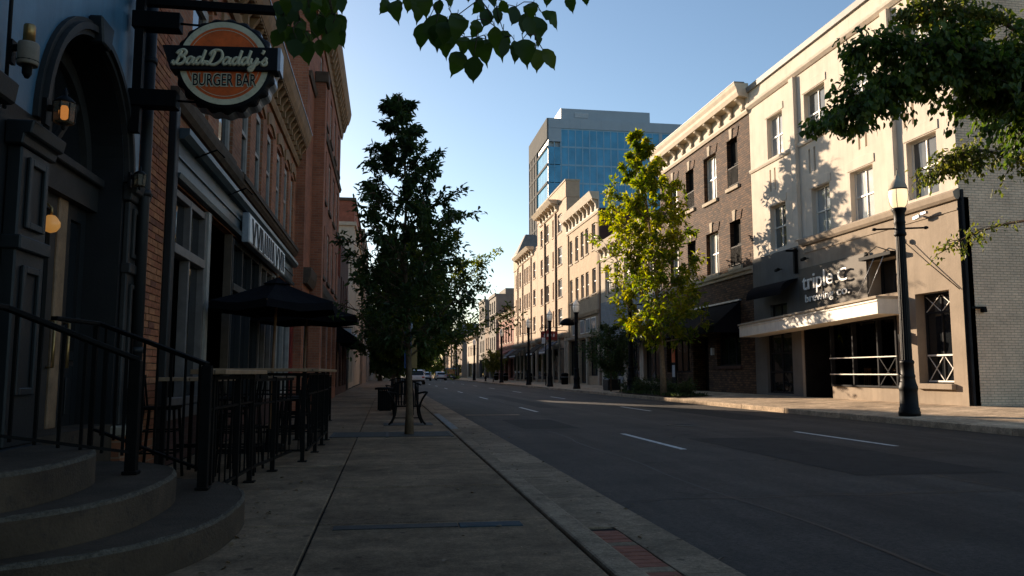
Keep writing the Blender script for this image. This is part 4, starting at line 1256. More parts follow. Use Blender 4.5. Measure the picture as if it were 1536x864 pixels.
ops = [(y, y + 2.2, .4, 3.0) for y in (58.6, 61.4, 63.8)] + [(y, y + 1.1, 4.3, 6.0) for y in (58.6, 60.6, 62.6, 64.6)]
mb = MB()
sheet(LC, 58.0, 66.3, 0, 7.6, ops, .2, mb)
for y in (58.0, 66.3): mb.fquad(LC, [(y, 0, 0), (y, 7.6, 0), (y, 7.6, -2.0), (y, 0, -2.0)])
mb.fquad(LC, [(58.0, 7.6, 0), (66.3, 7.6, 0), (66.3, 7.6, -2.0), (58.0, 7.6, -2.0)])
mb.add([(-4.75, 58, 0), (-4.75, 66.3, 0), (-4.75, 66.3, 7.6), (-4.75, 58, 7.6)], [(0, 1, 2, 3)])
mb.build('wall', K['beige'], sc2)
for o in ops: window(sc2, LC, *o, .14, K['whitewood'], K['midglass'], 2, 1, .07, .05, one=True)
lw = empty('stone_terrace', (-2.6, 100, 0), 'dim tall house row at the far end of the left pavement', 'building')
MB().box(-8, -2.6, 87.3, 104, 0, 16.8).build('wall', K['brownwall'], lw)
MB().box(-8, -2.5, 104.1, 150, 0, 14.3).build('wall', K['greywall'], lw)
MB().box(-8, -2.5, 150.1, 235, 0, 12.4).build('wall', K['brownwall'], lw)
for y in np.arange(88, 129, 3.2):
    f = MB().fbox(LT, y, y + 1.3, 3.8, 5.6, .02 if y < 103 else .12, .36 if y > 103 else .27).build('window', K['whitewood'], lw)
    MB().fbox(LT, y + .1, y + 1.2, 3.9, 5.5, .37, .38).build('pane', K['midglass'], f)

# unseen house added behind the camera to cut the sky light
q = empty('brick_building', (-9, -23, 0), 'unseen brick house added behind the viewpoint on the pub side to block sky light', 'building')
MB().box(-16, -2.6, -34, -12.1, 0, 12).build('wall', K['redbrick_far'], q)
MB().box(-16.2, -2.4, -34.2, -11.9, 12.002, 12.4).build('cornice', K['ledge'], q)
for a in np.arange(-32.5, -13.5, 3.4):
    for z in (1, 4.6, 8.2):
        w_ = MB().fbox(LF, a, a + 1.5, z, z + 2.2, .001, .06).build('window', K['darkstore'], q)
        MB().fbox(LF, a + .1, a + 1.4, z + .1, z + 2.1, .061, .07).build('pane', K['glass'], w_)

# ================================================================== PATIO RAILINGS, TABLES, UMBRELLAS
def fence_run(par, p0, p1, posts, nb, ztop=1.08, bar=True, z0=0.02):
    """railing: posts with feet, top and lower rails, thin balusters"""
    p0, p1 = Vector(p0), Vector(p1)
    d = p1 - p0
    for t in posts:
        q = p0 + d * t
        m = MB().box(q.x - .024, q.x + .024, q.y - .024, q.y + .024, 0, ztop)
        m.box(q.x - .055, q.x + .055, q.y - .055, q.y + .055, 0.001, .014)
        m.build('post', K['iron'], par)
    for z, h in ((ztop - .03, .03), (z0 + .12, .025), (ztop - .28, .02)):
        MB().bar(p0 + Vector((0, 0, z)), p1 + Vector((0, 0, z)), .03, h).build('rail', K['iron'], par)
    for i in range(nb):
        q = p0 + d * ((i + .5) / nb)
        MB().bar(q + Vector((0, 0, z0 + .12)), q + Vector((0, 0, ztop - .04)), .014).build('baluster', K['iron'], par)
    if bar:
        n = d.cross(Vector((0, 0, 1))).normalized()
        for k in (-1, 0, 1):
            MB().bar(p0 + Vector((0, 0, ztop + .022)) + n * k * .095, p1 + Vector((0, 0, ztop + .022)) + n * k * .095, .088, .04).build('plank', K['barwood'], par, bevel=.004)
r1 = empty('patio_railing', (-1.42, 8, 0), 'black iron patio railing with worn wooden bar top nearest the pub steps', 'railing')
fence_run(r1, (-1.42, 6.75, 0), (-1.36, 8.6, 0), (.08, .62, .98), 9, 1.09)
fence_run(r1, (-1.36, 8.6, 0), (-1.16, 10.35, 0), (.5,), 9, 1.06, False)
r2 = empty('patio_railing', (-1.0, 12, 0), 'black iron railing round the umbrella patio with corner posts and wooden bar top', 'railing')
fence_run(r2, (-2.3, 10.42, 0), (-1.0, 10.42, 0), (.35, .98), 8, 1.12)
fence_run(r2, (-0.98, 10.42, 0), (-0.97, 13.75, 0), (.36, .7, .985), 15, 1.12)
fence_run(r2, (-0.97, 13.78, 0), (-2.2, 13.78, 0), (.4,), 6, 1.10, False)
r3 = empty('patio_railing', (-1.3, 17, 0), 'black iron railing farther along the left shopfronts past the wooden bar top', 'railing')
fence_run(r3, (-1.35, 15.4, 0), (-1.30, 19.4, 0), (.02, .3, .6, .98), 16, 1.06, False)
fence_run(r3, (-1.30, 19.4, 0), (-2.4, 19.4, 0), (.9,), 5, 1.06, False)

def high_table(x, y, w, l, label):
    t = empty('bar_table', (x, y, 0), label, 'table', 'high tables on the patio')
    for k in range(4):
        MB().box(x - w / 2 + k * w / 4 + .003, x - w / 2 + (k + 1) * w / 4 - .003, y - l / 2, y + l / 2, 1.02, 1.06).build('plank', K['barwood'], t, bevel=.004)
    for sx in (-1, 1):
        for sy in (-1, 1):
            MB().box(x + sx * (w / 2 - .05) - .02, x + sx * (w / 2 - .05) + .02, y + sy * (l / 2 - .06) - .02, y + sy * (l / 2 - .06) + .02, 0, 1.02).build('leg', K['iron'], t)
    MB().box(x - w / 2 + .05, x + w / 2 - .05, y - .015, y + .015, .3, .34).build('footrest', K['iron'], t)
high_table(-1.98, 9.2, .6, 1.3, 'slatted wooden high table just behind the railing nearest the pub steps')
high_table(-1.75, 12.2, .65, 1.6, 'slatted wooden high table under the front black umbrella')
high_table(-1.9, 16.9, .65, 1.6, 'slatted wooden high table under the rear black umbrella')

SL = ['nearest the pub steps', 'second from the pub steps', 'on the wall side of the first table', 'front left at the umbrella table', 'in the middle of the umbrella table', 'far end of the umbrella table', 'wall side of the umbrella table', 'wall side far corner of the umbrella table', 'nearest at the rear table', 'farthest at the rear table']
def stool(x, y, rz, label=None):
    t = empty('bar_stool', (x, y, 0), label or 'black metal bar stool tucked in among the dark patio tables', 'stool', 'black stools on the patio')
    def R(a, b, z):
        return (x + a * math.cos(rz) - b * math.sin(rz), y + a * math.sin(rz) + b * math.cos(rz), z)
    s_ = MB().hexa([R(-.17, -.17, .72), R(.17, -.17, .72), R(.17, .17, .72), R(-.17, .17, .72), R(-.18, -.18, .755), R(.18, -.18, .755), R(.18, .18, .755), R(-.18, .18, .755)])
    s_.build('seat', K['iron'], t, bevel=.008)
    for a in (-1, 1):
        for b in (-1, 1):
            MB().bar(R(a * .15, b * .15, .72), R(a * .20, b * .20, 0), .026).build('leg', K['iron'], t)
    for z, k in ((.28, .186), (.5, .168)):
        MB().bar(R(-k, -k, z), R(k, -k, z), .016).bar(R(-k, k, z), R(k, k, z), .016).bar(R(-k, -k, z), R(-k, k, z), .016).bar(R(k, -k, z), R(k, k, z), .016).build('stretcher', K['iron'], t)
    for a in (-.14, 0, .14):
        MB().bar(R(a, -.17, .75), R(a * 1.1, -.21, 1.05), .018).build('back_spindle', K['iron'], t)
    MB().bar(R(-.18, -.215, 1.06), R(.18, -.215, 1.06), .03, .05).build('back_rail', K['iron'], t)
    return t
for x, y, a in ((-1.6, 8.9, 1.6), (-1.62, 9.6, 1.5), (-2.35, 9.0, -1.5), (-1.35, 11.5, 1.7), (-1.35, 12.3, 1.5), (-1.36, 13.0, 1.6), (-2.25, 11.8, -1.6), (-2.25, 12.6, -1.5), (-1.55, 16.4, 1.5), (-1.55, 17.3, 1.6)):
    stool(x, y, a, 'black metal bar stool ' + SL.pop(0))

def umbrella(x, y, zr, zt, rad, label, lean=0.05):
    t = empty('patio_umbrella', (x, y, 0), label, 'umbrella', 'black umbrellas on the patio')
    apex = Vector((x, y, zt))
    MB().tube([(x - lean, y, 0.03), (x, y, zt - .05)], .021, 8).build('pole', K['polewood'], t)
    MB().lathe((x - lean, y, 0), [(.24, 0), (.24, .05), (.20, .08), (.05, .10), (.04, .3)], 20).build('base', K['iron'], t)
    n = 6
    rimp = [Vector((x + rad * math.cos(2 * math.pi * (i + .5) / n), y + rad * math.sin(2 * math.pi * (i + .5) / n), zr)) for i in range(n)]
    can = MB()
    for i in range(n):
        a, b = rimp[i], rimp[(i + 1) % n]
        vs = []; S = 6
        for k in range(S + 1):
            s_ = k / S
            p = apex.lerp(a, s_); q = apex.lerp(b, s_)
            sag = -.02 * math.sin(math.pi * s_)
            for j in range(5):
                u = j / 4
                w = p.lerp(q, u)
                w.z += sag - .05 * math.sin(math.pi * u) * s_
                vs.append(w)
        fs = []
        for k in range(S):
            for j in range(4):
                fs.append((k * 5 + j, k * 5 + j + 1, (k + 1) * 5 + j + 1, (k + 1) * 5 + j))
        can.add(vs, fs, 0, False)
        vv = []
        for j in range(5):
            u = j / 4
            w = a.lerp(b, u); w.z -= .05 * math.sin(math.pi * u)
            vv += [w, w - Vector((0, 0, .10 + (.0 if j % 2 else .015)))]
        can.add(vv, [(2 * j, 2 * j + 2, 2 * j + 3, 2 * j + 1) for j in range(4)])
        MB().tube([apex - Vector((0, 0, .06)), (apex.lerp(a, .5) - Vector((0, 0, .09))), a - Vector((0, 0, .02))], .009, 5).build('rib', K['polewood'], t)
    can.build('canopy', K['canvas'], t)
    v = MB()
    for i in range(n):
        a, b = apex.lerp(rimp[i], .22), apex.lerp(rimp[(i + 1) % n], .22)
        v.add([apex + Vector((0, 0, .045)), a + Vector((0, 0, .012)), b + Vector((0, 0, .012))], [(0, 1, 2)])
    v.build('vent_cap', K['canvas'], t)
    MB().lathe(apex + Vector((0, 0, .07)), [(.015, -.04), (.02, .0), (.012, .02), (.004, .03)], 10).build('finial', K['polewood'], t)
    return t
umbrella(-1.62, 12.1, 2.12, 2.47, 0.98, 'black patio umbrella nearest the pub, over the front high table')
umbrella(-1.62, 16.6, 2.24, 2.60, 1.18, 'black patio umbrella beyond the first one, over the rear high table')

# ================================================================== PAVEMENT FURNITURE
def bench(x, y, w, label, rz=0.0):
    t = empty('iron_bench', (x, y, 0), label, 'bench', 'black iron benches by the kerb')
    for s_ in (-1, 1):
        xx = x + s_ * w / 2
        o = s_ * 1.0
        MB().tube(catmull([(xx + o * .10, y - .26, .01), (xx + o * .02, y - .25, .12), (xx - o * .03, y - .22, .30), (xx - o * .02, y - .2, .42), (xx + o * .03, y - .22, .55), (xx + o * .10, y - .24, .66), (xx + o * .13, y - .2, .69)], 4), .021, 8).build('front_leg', K['iron'], t)
        MB().tube(catmull([(xx + o * .04, y + .30, .01), (xx - o * .04, y + .22, .2), (xx - o * .06, y + .2, .42), (xx - o * .08, y + .27, .68), (xx - o * .10, y + .33, .86)], 4), .021, 8).build('rear_leg', K['iron'], t)
        MB().tube(catmull([(xx + o * .13, y - .2, .69), (xx + o * .11, y - .05, .70), (xx + o * .03, y + .15, .68), (xx - o * .06, y + .26, .66)], 4), .02, 8).build('armrest', K['iron'], t)
        MB().bar((xx - o * .02, y - .2, .41), (xx - o * .04, y + .2, .40), .03).build('side_rail', K['iron'], t)
    nsl = 9
    for k in range(nsl):
        a = x - w / 2 + .05 + (w - .10) * k / (nsl - 1)
        MB().bar((a, y - .24, .43), (a, y + .21, .41), .032, .014).build('seat_slat', K['iron'], t)
        MB().bar((a, y + .21, .41), (a, y + .33, .90), .030, .014, up=(0, 1, 0)).build('back_slat', K['iron'], t)
    MB().tube(catmull([(x - w / 2 - .02, y + .33, .84), (x - w / 4, y + .335, .91), (x, y + .34, .93), (x + w / 4, y + .335, .91), (x + w / 2 + .02, y + .33, .84)], 4), .018, 6).build('back_rail', K['iron'], t)
    MB().bar((x - w / 2, y - .24, .40), (x + w / 2, y - .24, .40), .03).bar((x - w / 2, y + .2, .385), (x + w / 2, y + .2, .385), .03).build('seat_rail', K['iron'], t)
    MB().bar((x - w / 2, y + .02, .14), (x + w / 2, y + .02, .14), .022).build('stretcher', K['iron'], t)
    return t
bench(0.45, 17.6, .58, 'black iron slatted bench right behind the near left tree trunk')
bench(0.42, 27.5, .62, 'second black iron bench farther along the left kerb behind the bin')
MB().box(-.05, 1.0, 17.2, 18.1, -.01, .008).build('bench_pad', K['grate'], pv)
bn_ = empty('litter_bin', (-0.05, 24.2, 0), 'square black slatted litter bin left of the bench on the pavement', 'litter bin')
MB().box(-.22, .14, 24.0, 24.36, .05, .58).build('liner', K['blackvoid'], bn_)
for k in range(8):
    a = -.235 + k * .0555
    MB().box(a, a + .04, 23.97, 23.995, .03, .62).build('slat', K['iron'], bn_)
    MB().box(a, a + .04, 24.365, 24.39, .03, .62).build('slat', K['iron'], bn_)
    MB().box(-.25, -.225, 23.97 + k * .055, 24.01 + k * .055, .03, .62).build('slat', K['iron'], bn_)
    MB().box(.145, .17, 23.97 + k * .055, 24.01 + k * .055, .03, .62).build('slat', K['iron'], bn_)
MB().lathe((-.04, 24.18, .62), [(.30, 0), (.31, .03), (.28, .06), (.15, .07)], 20).build('lid', K['iron'], bn_)
MB().box(-.20, .14, 24.0, 24.36, 0, .05).build('foot', K['iron'], bn_)
bk2 = empty('bike_rack', (0.45, 22.2, 0), 'low black iron bike rack of hoops between the bench and the bin', 'bike rack')
for k in range(3):
    y = 21.4 + k * .8
    MB().tube(catmull([(.2, y, 0), (.2, y, .6), (.3, y, .82), (.45, y, .88), (.6, y, .82), (.7, y, .6), (.7, y, 0)], 4), .024, 8).build('hoop', K['iron'], bk2)
MB().bar((.2, 21.3, .05), (.2, 23.1, .05), .05).bar((.7, 21.3, .05), (.7, 23.1, .05), .05).build('base_rail', K['iron'], bk2)
sp = empty('parking_sign', (0.56, 18.9, 0), 'tall narrow blue and mustard sign on a thin post behind the left tree trunk', 'sign')
MB().tube([(.56, 18.9, 0), (.56, 18.9, 2.3)], .025, 8).build('post', K['galv'], sp)
MB().box(.40, .565, 18.86, 18.875, 1.22, 2.08).build('blue_board', K['signblue'], sp)
MB().box(.567, .70, 18.86, 18.875, 1.22, 2.08).build('mustard_board', K['signyellow'], sp)
mk = MB()
for z in (1.5, 1.62, 1.74, 1.86): mk.box(.50, .545, 18.856, 18.8595, z, z + .07)
mk.build('marks', K['signwhite'], sp)

# ================================================================== STREET LAMPS
def lamp(x, y, gz, glow=False):
    t = empty('street_lamp', (x, y, gz), 'x', 'street lamp', 'black acorn street lamps along the right kerb')
    b = (x, y, gz)
    q = .82
    def LT_(pr): return [(r_ * q, z_) for r_, z_ in pr]
    MB().lathe(b, LT_([(.31, 0), (.31, .10), (.29, .13), (.29, .20), (.265, .22), (.25, .60), (.255, .62), (.27, .66), (.27, .72), (.25, .76), (.22, .86), (.205, .93), (.215, .96), (.215, 1.0), (.195, 1.03), (.185, 1.28), (.205, 1.30), (.205, 1.34), (.18, 1.38)]), 24).build('base', K['lampblack'], t)
    sh = MB()
    n = 32
    prof = [(.158, 1.38), (.150, 2.2), (.142, 3.4), (.134, 4.55)]
    k = len(sh.v)
    for r_, z in prof:
        for j in range(n):
            rr = q * r_ * (1.0 if j % 2 else .93)
            sh.v.append((x + rr * math.cos(2 * math.pi * j / n), y + rr * math.sin(2 * math.pi * j / n), gz + z))
    for i in range(3):
        for j in range(n):
            sh.f.append([i * n + j, i * n + (j + 1) % n, (i + 1) * n + (j + 1) % n, (i + 1) * n + j]); sh.m.append(0); sh.sm.append(False)
    sh.build('shaft', K['lampblack'], t)
    MB().lathe(b, LT_([(.15, 4.5), (.18, 4.53), (.18, 4.58), (.155, 4.61), (.155, 4.82), (.175, 4.85), (.155, 4.9), (.165, 5.1), (.215, 5.17), (.215, 5.22), (.17, 5.23)]), 20).build('collar', K['lampblack'], t)
    MB().lathe(b, LT_([(.165, 5.232), (.225, 5.30), (.265, 5.42), (.278, 5.55), (.268, 5.70)]), 24).build('globe', K['lampglass'] if glow else K['farlamp'], t)
    MB().lathe(b, LT_([(.268, 5.702), (.272, 5.73), (.24, 5.82), (.17, 5.92), (.10, 5.98), (.085, 6.02), (.07, 6.03), (.075, 6.06), (.03, 6.10), (.03, 6.15), (.008, 6.24)]), 24).build('cap', K['farlamp'] if not glow else K['limestone'], t)
    rb = MB()
    for j in range(4):
        an = math.pi / 4 + math.pi / 2 * j
        for (r0, z0), (r1_, z1) in zip([(.168, 5.23), (.23, 5.30), (.27, 5.42), (.283, 5.55)], [(.23, 5.30), (.27, 5.42), (.283, 5.55), (.272, 5.71)]):
            rb.bar((x + q * r0 * math.cos(an), y + q * r0 * math.sin(an), gz + z0), (x + q * r1_ * math.cos(an), y + q * r1_ * math.sin(an), gz + z1), .012)
    rb.lathe(b, LT_([(.274, 5.69), (.274, 5.72)]), 24)
    rb.lathe(b, LT_([(.05, 6.02), (.06, 6.05), (.025, 6.09), (.028, 6.14), (.006, 6.26)]), 10)
    rb.build('cage', K['lampblack'], t)
    if glow:
        MB().lathe(b, LT_([(.01, 5.36), (.04, 5.40), (.04, 5.58), (.01, 5.62)]), 12).build('bulb', K['bulb'], t)
    for s_ in (-1, 1):
        MB().tube([(x, y, gz + 4.70), (x + s_ * .26, y - s_ * .1, gz + 4.70), (x + s_ * .55, y - s_ * .22, gz + 4.70)], .024, 8).build('banner_arm', K['lampblack'], t)
        MB().lathe((x + s_ * .56, y - s_ * .225, gz + 4.66), [(.02, 0), (.06, .02), (.06, .06), (.02, .08)], 10).build('arm_end', K['lampblack'], t)
    MB().tube(catmull([(x - .19, y - .05, gz + 1.0), (x - .30, y - .08, gz + 1.05), (x - .28, y - .08, gz + .86), (x - .2, y - .05, gz + .84)], 3), .015, 6).build('lock_ring', K['lampblack'], t)
    return t
L1 = lamp(12.80, 18.17, .05, True)
L1['label'] = 'tall black acorn street lamp glowing in front of the brewing company'
L2 = lamp(12.80, 53.3, .05)
L2['label'] = 'black acorn street lamp with a hanging basket before the tan shops'
for y, lb in ((41.0, 'black street lamp half hidden in the yellow-green tree, its base showing left of the shrubs'),
              (62.3, 'black street lamp just left of the lamp with the hanging basket'),
              (72.0, 'black street lamp standing before the middle of the long tan block'),
              (89.5, 'black street lamp with pale globe in front of the red brick shop'),
              (118.0, 'small black street lamp seen against the grey towers'),
              (149.0, 'small black street lamp left of the grey towers'),
              (181.0, 'farthest tiny street lamp on the right pavement')):
    c = copy_tree(L2, None, (0, y - 53.3, 0))
    c['label'] = lb
hb = empty('hanging_basket', (12.35, 53.2, 4.5), 'dark hanging flower basket on the arm of the lamp before the tan shops', 'hanging basket')
MB().lathe((12.20, 53.45, 4.36), [(.10, 0), (.42, .02), (.52, .08), (.50, .18), (.40, .34), (.22, .46), (.04, .52)], 16).build('basket', K['iron'], hb)
MB().tube([(12.25, 53.45, 4.9), (12.25, 53.45, 4.75)], .012, 6).build('hook', K['iron'], hb)

# ================================================================== RIGHT: CREAM BUILDING WITH THE BREWERY FRONT
cb = empty('cream_building', (16, 26, 0.2), 'cream stucco three-storey building with a brewery shopfront on the sunny side', 'building')
def side(mb, y, x0, z1, depth, facing=-1, mi=0, z0=0.0):
    """flank wall at y running back from the front"""
    n_ = (0, facing, 0)
    F = Fr((0, y, 0), (1, 0, 0), n_)
    mb.fquad(F, [(x0, z0, 0), (x0 + depth, z0, 0), (x0 + depth, z1, 0), (x0, z1, 0)], mi)
def roof(mb, y0, y1, x0, z, depth, mi=0):
    mb.add([(x0, y0, z), (x0, y1, z), (x0 + depth, y1, z), (x0 + depth, y0, z)], [(0, 1, 2, 3)], mi)
top_w = [(20.82, 22.2), (23.95, 25.35), (26.68, 28.19), (29.94, 31.29)]
mid_w = [(20.82, 22.2), (23.97, 25.32), (26.63, 27.9), (29.92, 31.26)]
ops = [(a, b, 10.2, 11.98, .26) for a, b in top_w] + [(a, b, 6.44 if i == 0 else 6.28, 8.28 if i == 0 else 8.12, .26) for i, (a, b) in enumerate(mid_w)]
for a, b in ((21.74, 21.86), (22.14, 22.26), (24.2, 24.32), (24.6, 24.72), (27.5, 27.62), (27.88, 28.0), (30.66, 30.78), (31.06, 31.18)):
    ops.append((a, b, 8.78, 9.72, .09))
mb = MB()
sheet(RF, 20.03, 32.92, 6.12, 13.8, ops, .26, mb)
for o in ops:
    if o[4] < .2: mb.fquad(RF, [(o[0], o[2], -o[4]), (o[1], o[2], -o[4]), (o[1], o[3], -o[4]), (o[0], o[3], -o[4])])
side(mb, 32.92, 16, 13.8, 20, 1)
mb.build('wall', K['cream'], cb)
mb = MB(); side(mb, 20.03, 16.0, 13.8, 26); mb.build('end_wall', K['paintbrick'], cb)
mb = MB(); roof(mb, 20.03, 32.92, 16, 13.78, 26); mb.build('roof', K['roofcap'], cb)
MB().extr(RF, [(13.75, .001), (13.75, .10), (13.93, .14), (13.96, .14), (13.96, -.3), (13.80, -.3)], 19.98, 32.95).build('coping', K['roofcap'], cb)
MB().box(16.31, 42, 19.95, 20.28, 13.78, 13.95).build('coping', K['roofcap'], cb)
MB().extr(RF, [(12.92, .001), (12.92, .05), (13.02, .16), (13.10, .18), (13.14, .18), (13.2, .001)], 20.0, 32.94).build('cornice_band', K['cream'], cb)
pil = [22.62, 28.7]
segs = [(20.03, 22.55), (23.06, 28.62), (29.15, 32.92)]
for a, b in segs:
    MB().extr(RF, [(9.98, .001), (9.98, .05), (10.06, .09), (10.13, .09), (10.13, .001)], a, b).build('string_course', K['cream'], cb)
for a in pil:
    MB().fbox(RF, a, a + .36, 6.30, 12.91, .001, .16).build('pilaster', K['cream'], cb, bevel=.01)
for (a, b), z in [(w, 12.0) for w in top_w] + [(w, 8.30 if i == 0 else 8.14) for i, w in enumerate(mid_w)]:
    h = MB()
    w_ = b - a
    pts = [(a - .12 + (w_ + .24) * i / 8, z + .30 + .10 * math.sin(math.pi * i / 8)) for i in range(9)]
    h.prism(RF, [(a - .12, z + .01), (b + .12, z + .01)] + pts[::-1], .001, .028)
    h.build('lintel', K['cream'], cb, bevel=.008)
for a, b in top_w:
    window(cb, RF, a, b, 10.2, 11.98, .20, K['whitewood'], K['paleglass'], 2, 2, .06, .045)
for i, (a, b) in enumerate(mid_w):
    window(cb, RF, a, b, 6.44 if i == 0 else 6.28, 8.28 if i == 0 else 8.12, .20, K['whitewood'], K['midglass'] if i == 0 else K['paleglass'], 2, 2, .06, .045)
# lower front, a little proud, tan
LOW = .06
ops = [(20.58, 22.08, .80, 3.50, .36), (26.88, 28.78, .17, 2.85, 1.5), (23.02, 26.84, .64, 2.92, .12), (29.7, 31.85, .28, 2.80, .2), (30.0, 31.4, 3.2, 3.95, .2), (22.92, 24.36, 3.66, 4.82, .5)]
mb = MB()
sheet(RF, 20.03, 28.95, .1, 6.10, [o for o in ops if o[0] < 28.9], .2, mb, c=LOW)
mb2 = MB(); sheet(RF, 28.95, 32.92, .1, 6.10, [o for o in ops if o[0] > 28.9], .2, mb2, c=LOW); mb2.build('shade_toned_front', K['shadefront'], cb)  # left end of the lower wall, shade painted in as a darker tone
mb.fquad(RF, [(20.03, .1, LOW), (20.03, 6.1, LOW), (20.03, 6.1, -.3), (20.03, .1, -.3)], 1)
mb.build('lower_wall', [K['tanwall'], K['darkstore']], cb)
MB().extr(RF, [(6.02, LOW + .001), (6.02, LOW + .08), (6.10, LOW + .14), (6.24, LOW + .16), (6.32, LOW + .04), (6.36, .001), (6.102, .001)], 19.98, 28.66).build('ledge', K['tanwall'], cb)
MB().extr(RF, [(5.72, LOW + .001), (5.72, LOW + .03), (5.78, LOW + .03), (5.78, LOW + .001)], 20.03, 28.4).build('ledge_line', K['tanwall'], cb)
MB().box(16.0, 16.075, 19.93, 20.022, .2, 6.3).build('corner_strip', K['darkstore'], cb)
MB().fbox(RF, 29.0, 32.9, .12, 3.18, LOW + .001, LOW + .012).build('grey_panel', K['darkstore'], cb) if False else None
# sign board with raised letters
sb = MB().fbox(RF, 24.42, 28.90, 3.52, 5.15, LOW + .001, LOW + .05).build('sign_board', K['signpanel'], cb, bevel=.006)
def rtext(txt, astart, zbase, size, c, ext, width, slope, par, nm='lettering', off=0.0):
    tv, tf = text_verts(txt, size, ext, off, 1.0, 0)
    x0 = min(v[0] for v in tv); x1 = max(v[0] for v in tv)
    k = width / (x1 - x0)
    vs = [RF.P(astart - (v[0] - x0) * k, zbase + v[1] + (v[0] - x0) * k * slope, c + ext + v[2]) for v in tv]
    return MB().add(vs, tf).build(nm, K['lettering'], par)
rtext('triple', 28.42, 4.27, .86, LOW + .15, .018, 2.12, .02, sb, off=.002)
rtext('c', 25.98, 4.33, 1.02, LOW + .15, .018, .60, .02, sb, off=-.012)
rtext('brewing', 28.30, 3.80, .42, LOW + .12, .014, 1.95, .02, sb, off=.003)
rtext('co.', 26.12, 3.86, .42, LOW + .12, .014, .80, .02, sb, off=.003)
# canopy with white fascia, slightly out of level as on the street
def zt(a): return 3.13 + (32.5 - a) * .03
cn = MB()
a0, a1 = 22.62, 32.5
ps = []
for a in (a0, a1):
    z = zt(a)
    ps.append([RF.P(a, z - .48, LOW + .001), RF.P(a, z - .48, .97), RF.P(a, z, .97), RF.P(a, z, LOW + .001)])
cn.hexa(ps[0] + ps[1])
cno = cn.build('canopy', K['fascia'], cb)
lp = MB()
ps = []
for a in (a0 - .03, a1 + .03):
    z = zt(a)
    ps.append([RF.P(a, z + .002, LOW + .002), RF.P(a, z + .002, 1.03), RF.P(a, z + .075, 1.03), RF.P(a, z + .075, LOW + .002)])
lp.hexa(ps[0] + ps[1])
lp.build('canopy_lip', K['limestone'], cno)
ps = []
for a in (a0 - .015, a1 + .015):
    z = zt(a)
    ps.append([RF.P(a, z - .09, .971), RF.P(a, z - .09, 1.0), RF.P(a, z - .06, 1.0), RF.P(a, z - .06, .971)])
MB().hexa(ps[0] + ps[1]).build('canopy_moulding', K['fascia'], cno)
# entrance recess
en = MB()
en.fquad(RF, [(26.88, .17, -1.44), (28.78, .17, -1.44), (28.78, 2.85, -1.44), (26.88, 2.85, -1.44)])
en.build('recess_back', K['blackvoid'], cb)
dr = MB()
for a, b in ((26.95, 27.8), (27.86, 28.72)):
    dr.fbox(RF, a, a + .1, .2, 2.5, -1.42, -1.36); dr.fbox(RF, b - .1, b, .2, 2.5, -1.42, -1.36)
    dr.fbox(RF, a + .1, b - .1, 2.38, 2.5, -1.42, -1.36); dr.fbox(RF, a + .1, b - .1, .2, .45, -1.42, -1.36)
dro = dr.build('door', K['darkstore'], cb)
for a, b in ((27.05, 27.7), (27.96, 28.62)): MB().fbox(RF, a, b, .45, 2.38, -1.41, -1.39).build('pane', K['glass'], dro)
MB().fbox(RF, 28.70, 28.775, .18, 2.845, -1.43, LOW - .02).build('recess_shade_side', K['blackvoid'], cb)  # near-black sheet over the recess side, its deep shade put into colour
MB().fbox(RF, 26.885, 28.69, 2.80, 2.845, -1.43, LOW - .02).build('recess_shade_top', K['blackvoid'], cb)  # same black sheet overhead, darkening the recess by colour
# inside room behind the shop glass
ro = MB()
ro.fquad(RF, [(22.9, .2, -4.5), (26.87, .2, -4.5), (26.87, 2.95, -4.5), (22.9, 2.95, -4.5)])
ro.fquad(RF, [(22.9, 2.951, -.05), (26.87, 2.951, -.05), (26.87, 2.951, -4.5), (22.9, 2.951, -4.5)])
ro.fquad(RF, [(22.9, .201, -.05), (26.87, .201, -.05), (26.87, .201, -4.5), (22.9, .201, -4.5)])
ro.fquad(RF, [(26.871, .2, -.1), (26.871, 2.95, -.1), (26.871, 2.95, -4.5), (26.871, .2, -4.5)])
ro.fquad(RF, [(22.9, .2, -.1), (22.9, 2.95, -.1), (22.9, 2.95, -4.5), (22.9, .2, -4.5)])
ro.build('taproom', K['blackvoid'], cb)
f = MB()
xs = [23.02, 24.02, 25.44, 26.84]
for i, a in enumerate(xs):
    f.fbox(RF, a - (.0 if i == 0 else .035), a + (.07 if i == 0 else (.035 if i < 3 else 0)), .64, 2.92, -.08, .06 + LOW)
f.fbox(RF, 23.02, 26.84, 2.84, 2.92, -.078, .05 + LOW); f.fbox(RF, 23.02, 26.84, .64, .70, -.078, .05 + LOW)
so = f.build('shop_window', K['darkstore'], cb)
for a, b in zip(xs[:-1], xs[1:]): MB().fbox(RF, a + .05, b - .05, .70, 2.84, -.03, -.024).build('pane', K['clear'], so)
for z in (1.62, 1.05):
    MB().fbox(RF, 23.0, 26.86, z, z + .034, LOW + .065, LOW + .095).build('guard_rail', K['fascia'], so)
MB().fbox(RF, 25.0, 26.84, 2.925, 2.99, LOW + .002, LOW + .07).build('head_strip', K['fascia'], so)
for k in range(2):
    a, b = (23.1, 23.95)
    p, q = ((a, .72), (b, 1.6)) if k == 0 else ((b, .72), (a, 1.6))
    MB().bar(RF.P(p[0], p[1], LOW + .04), RF.P(q[0], q[1], LOW + .04), .035, .02, up=(1, 0, 0)).build('cross_bar', K['darkstore'], so)
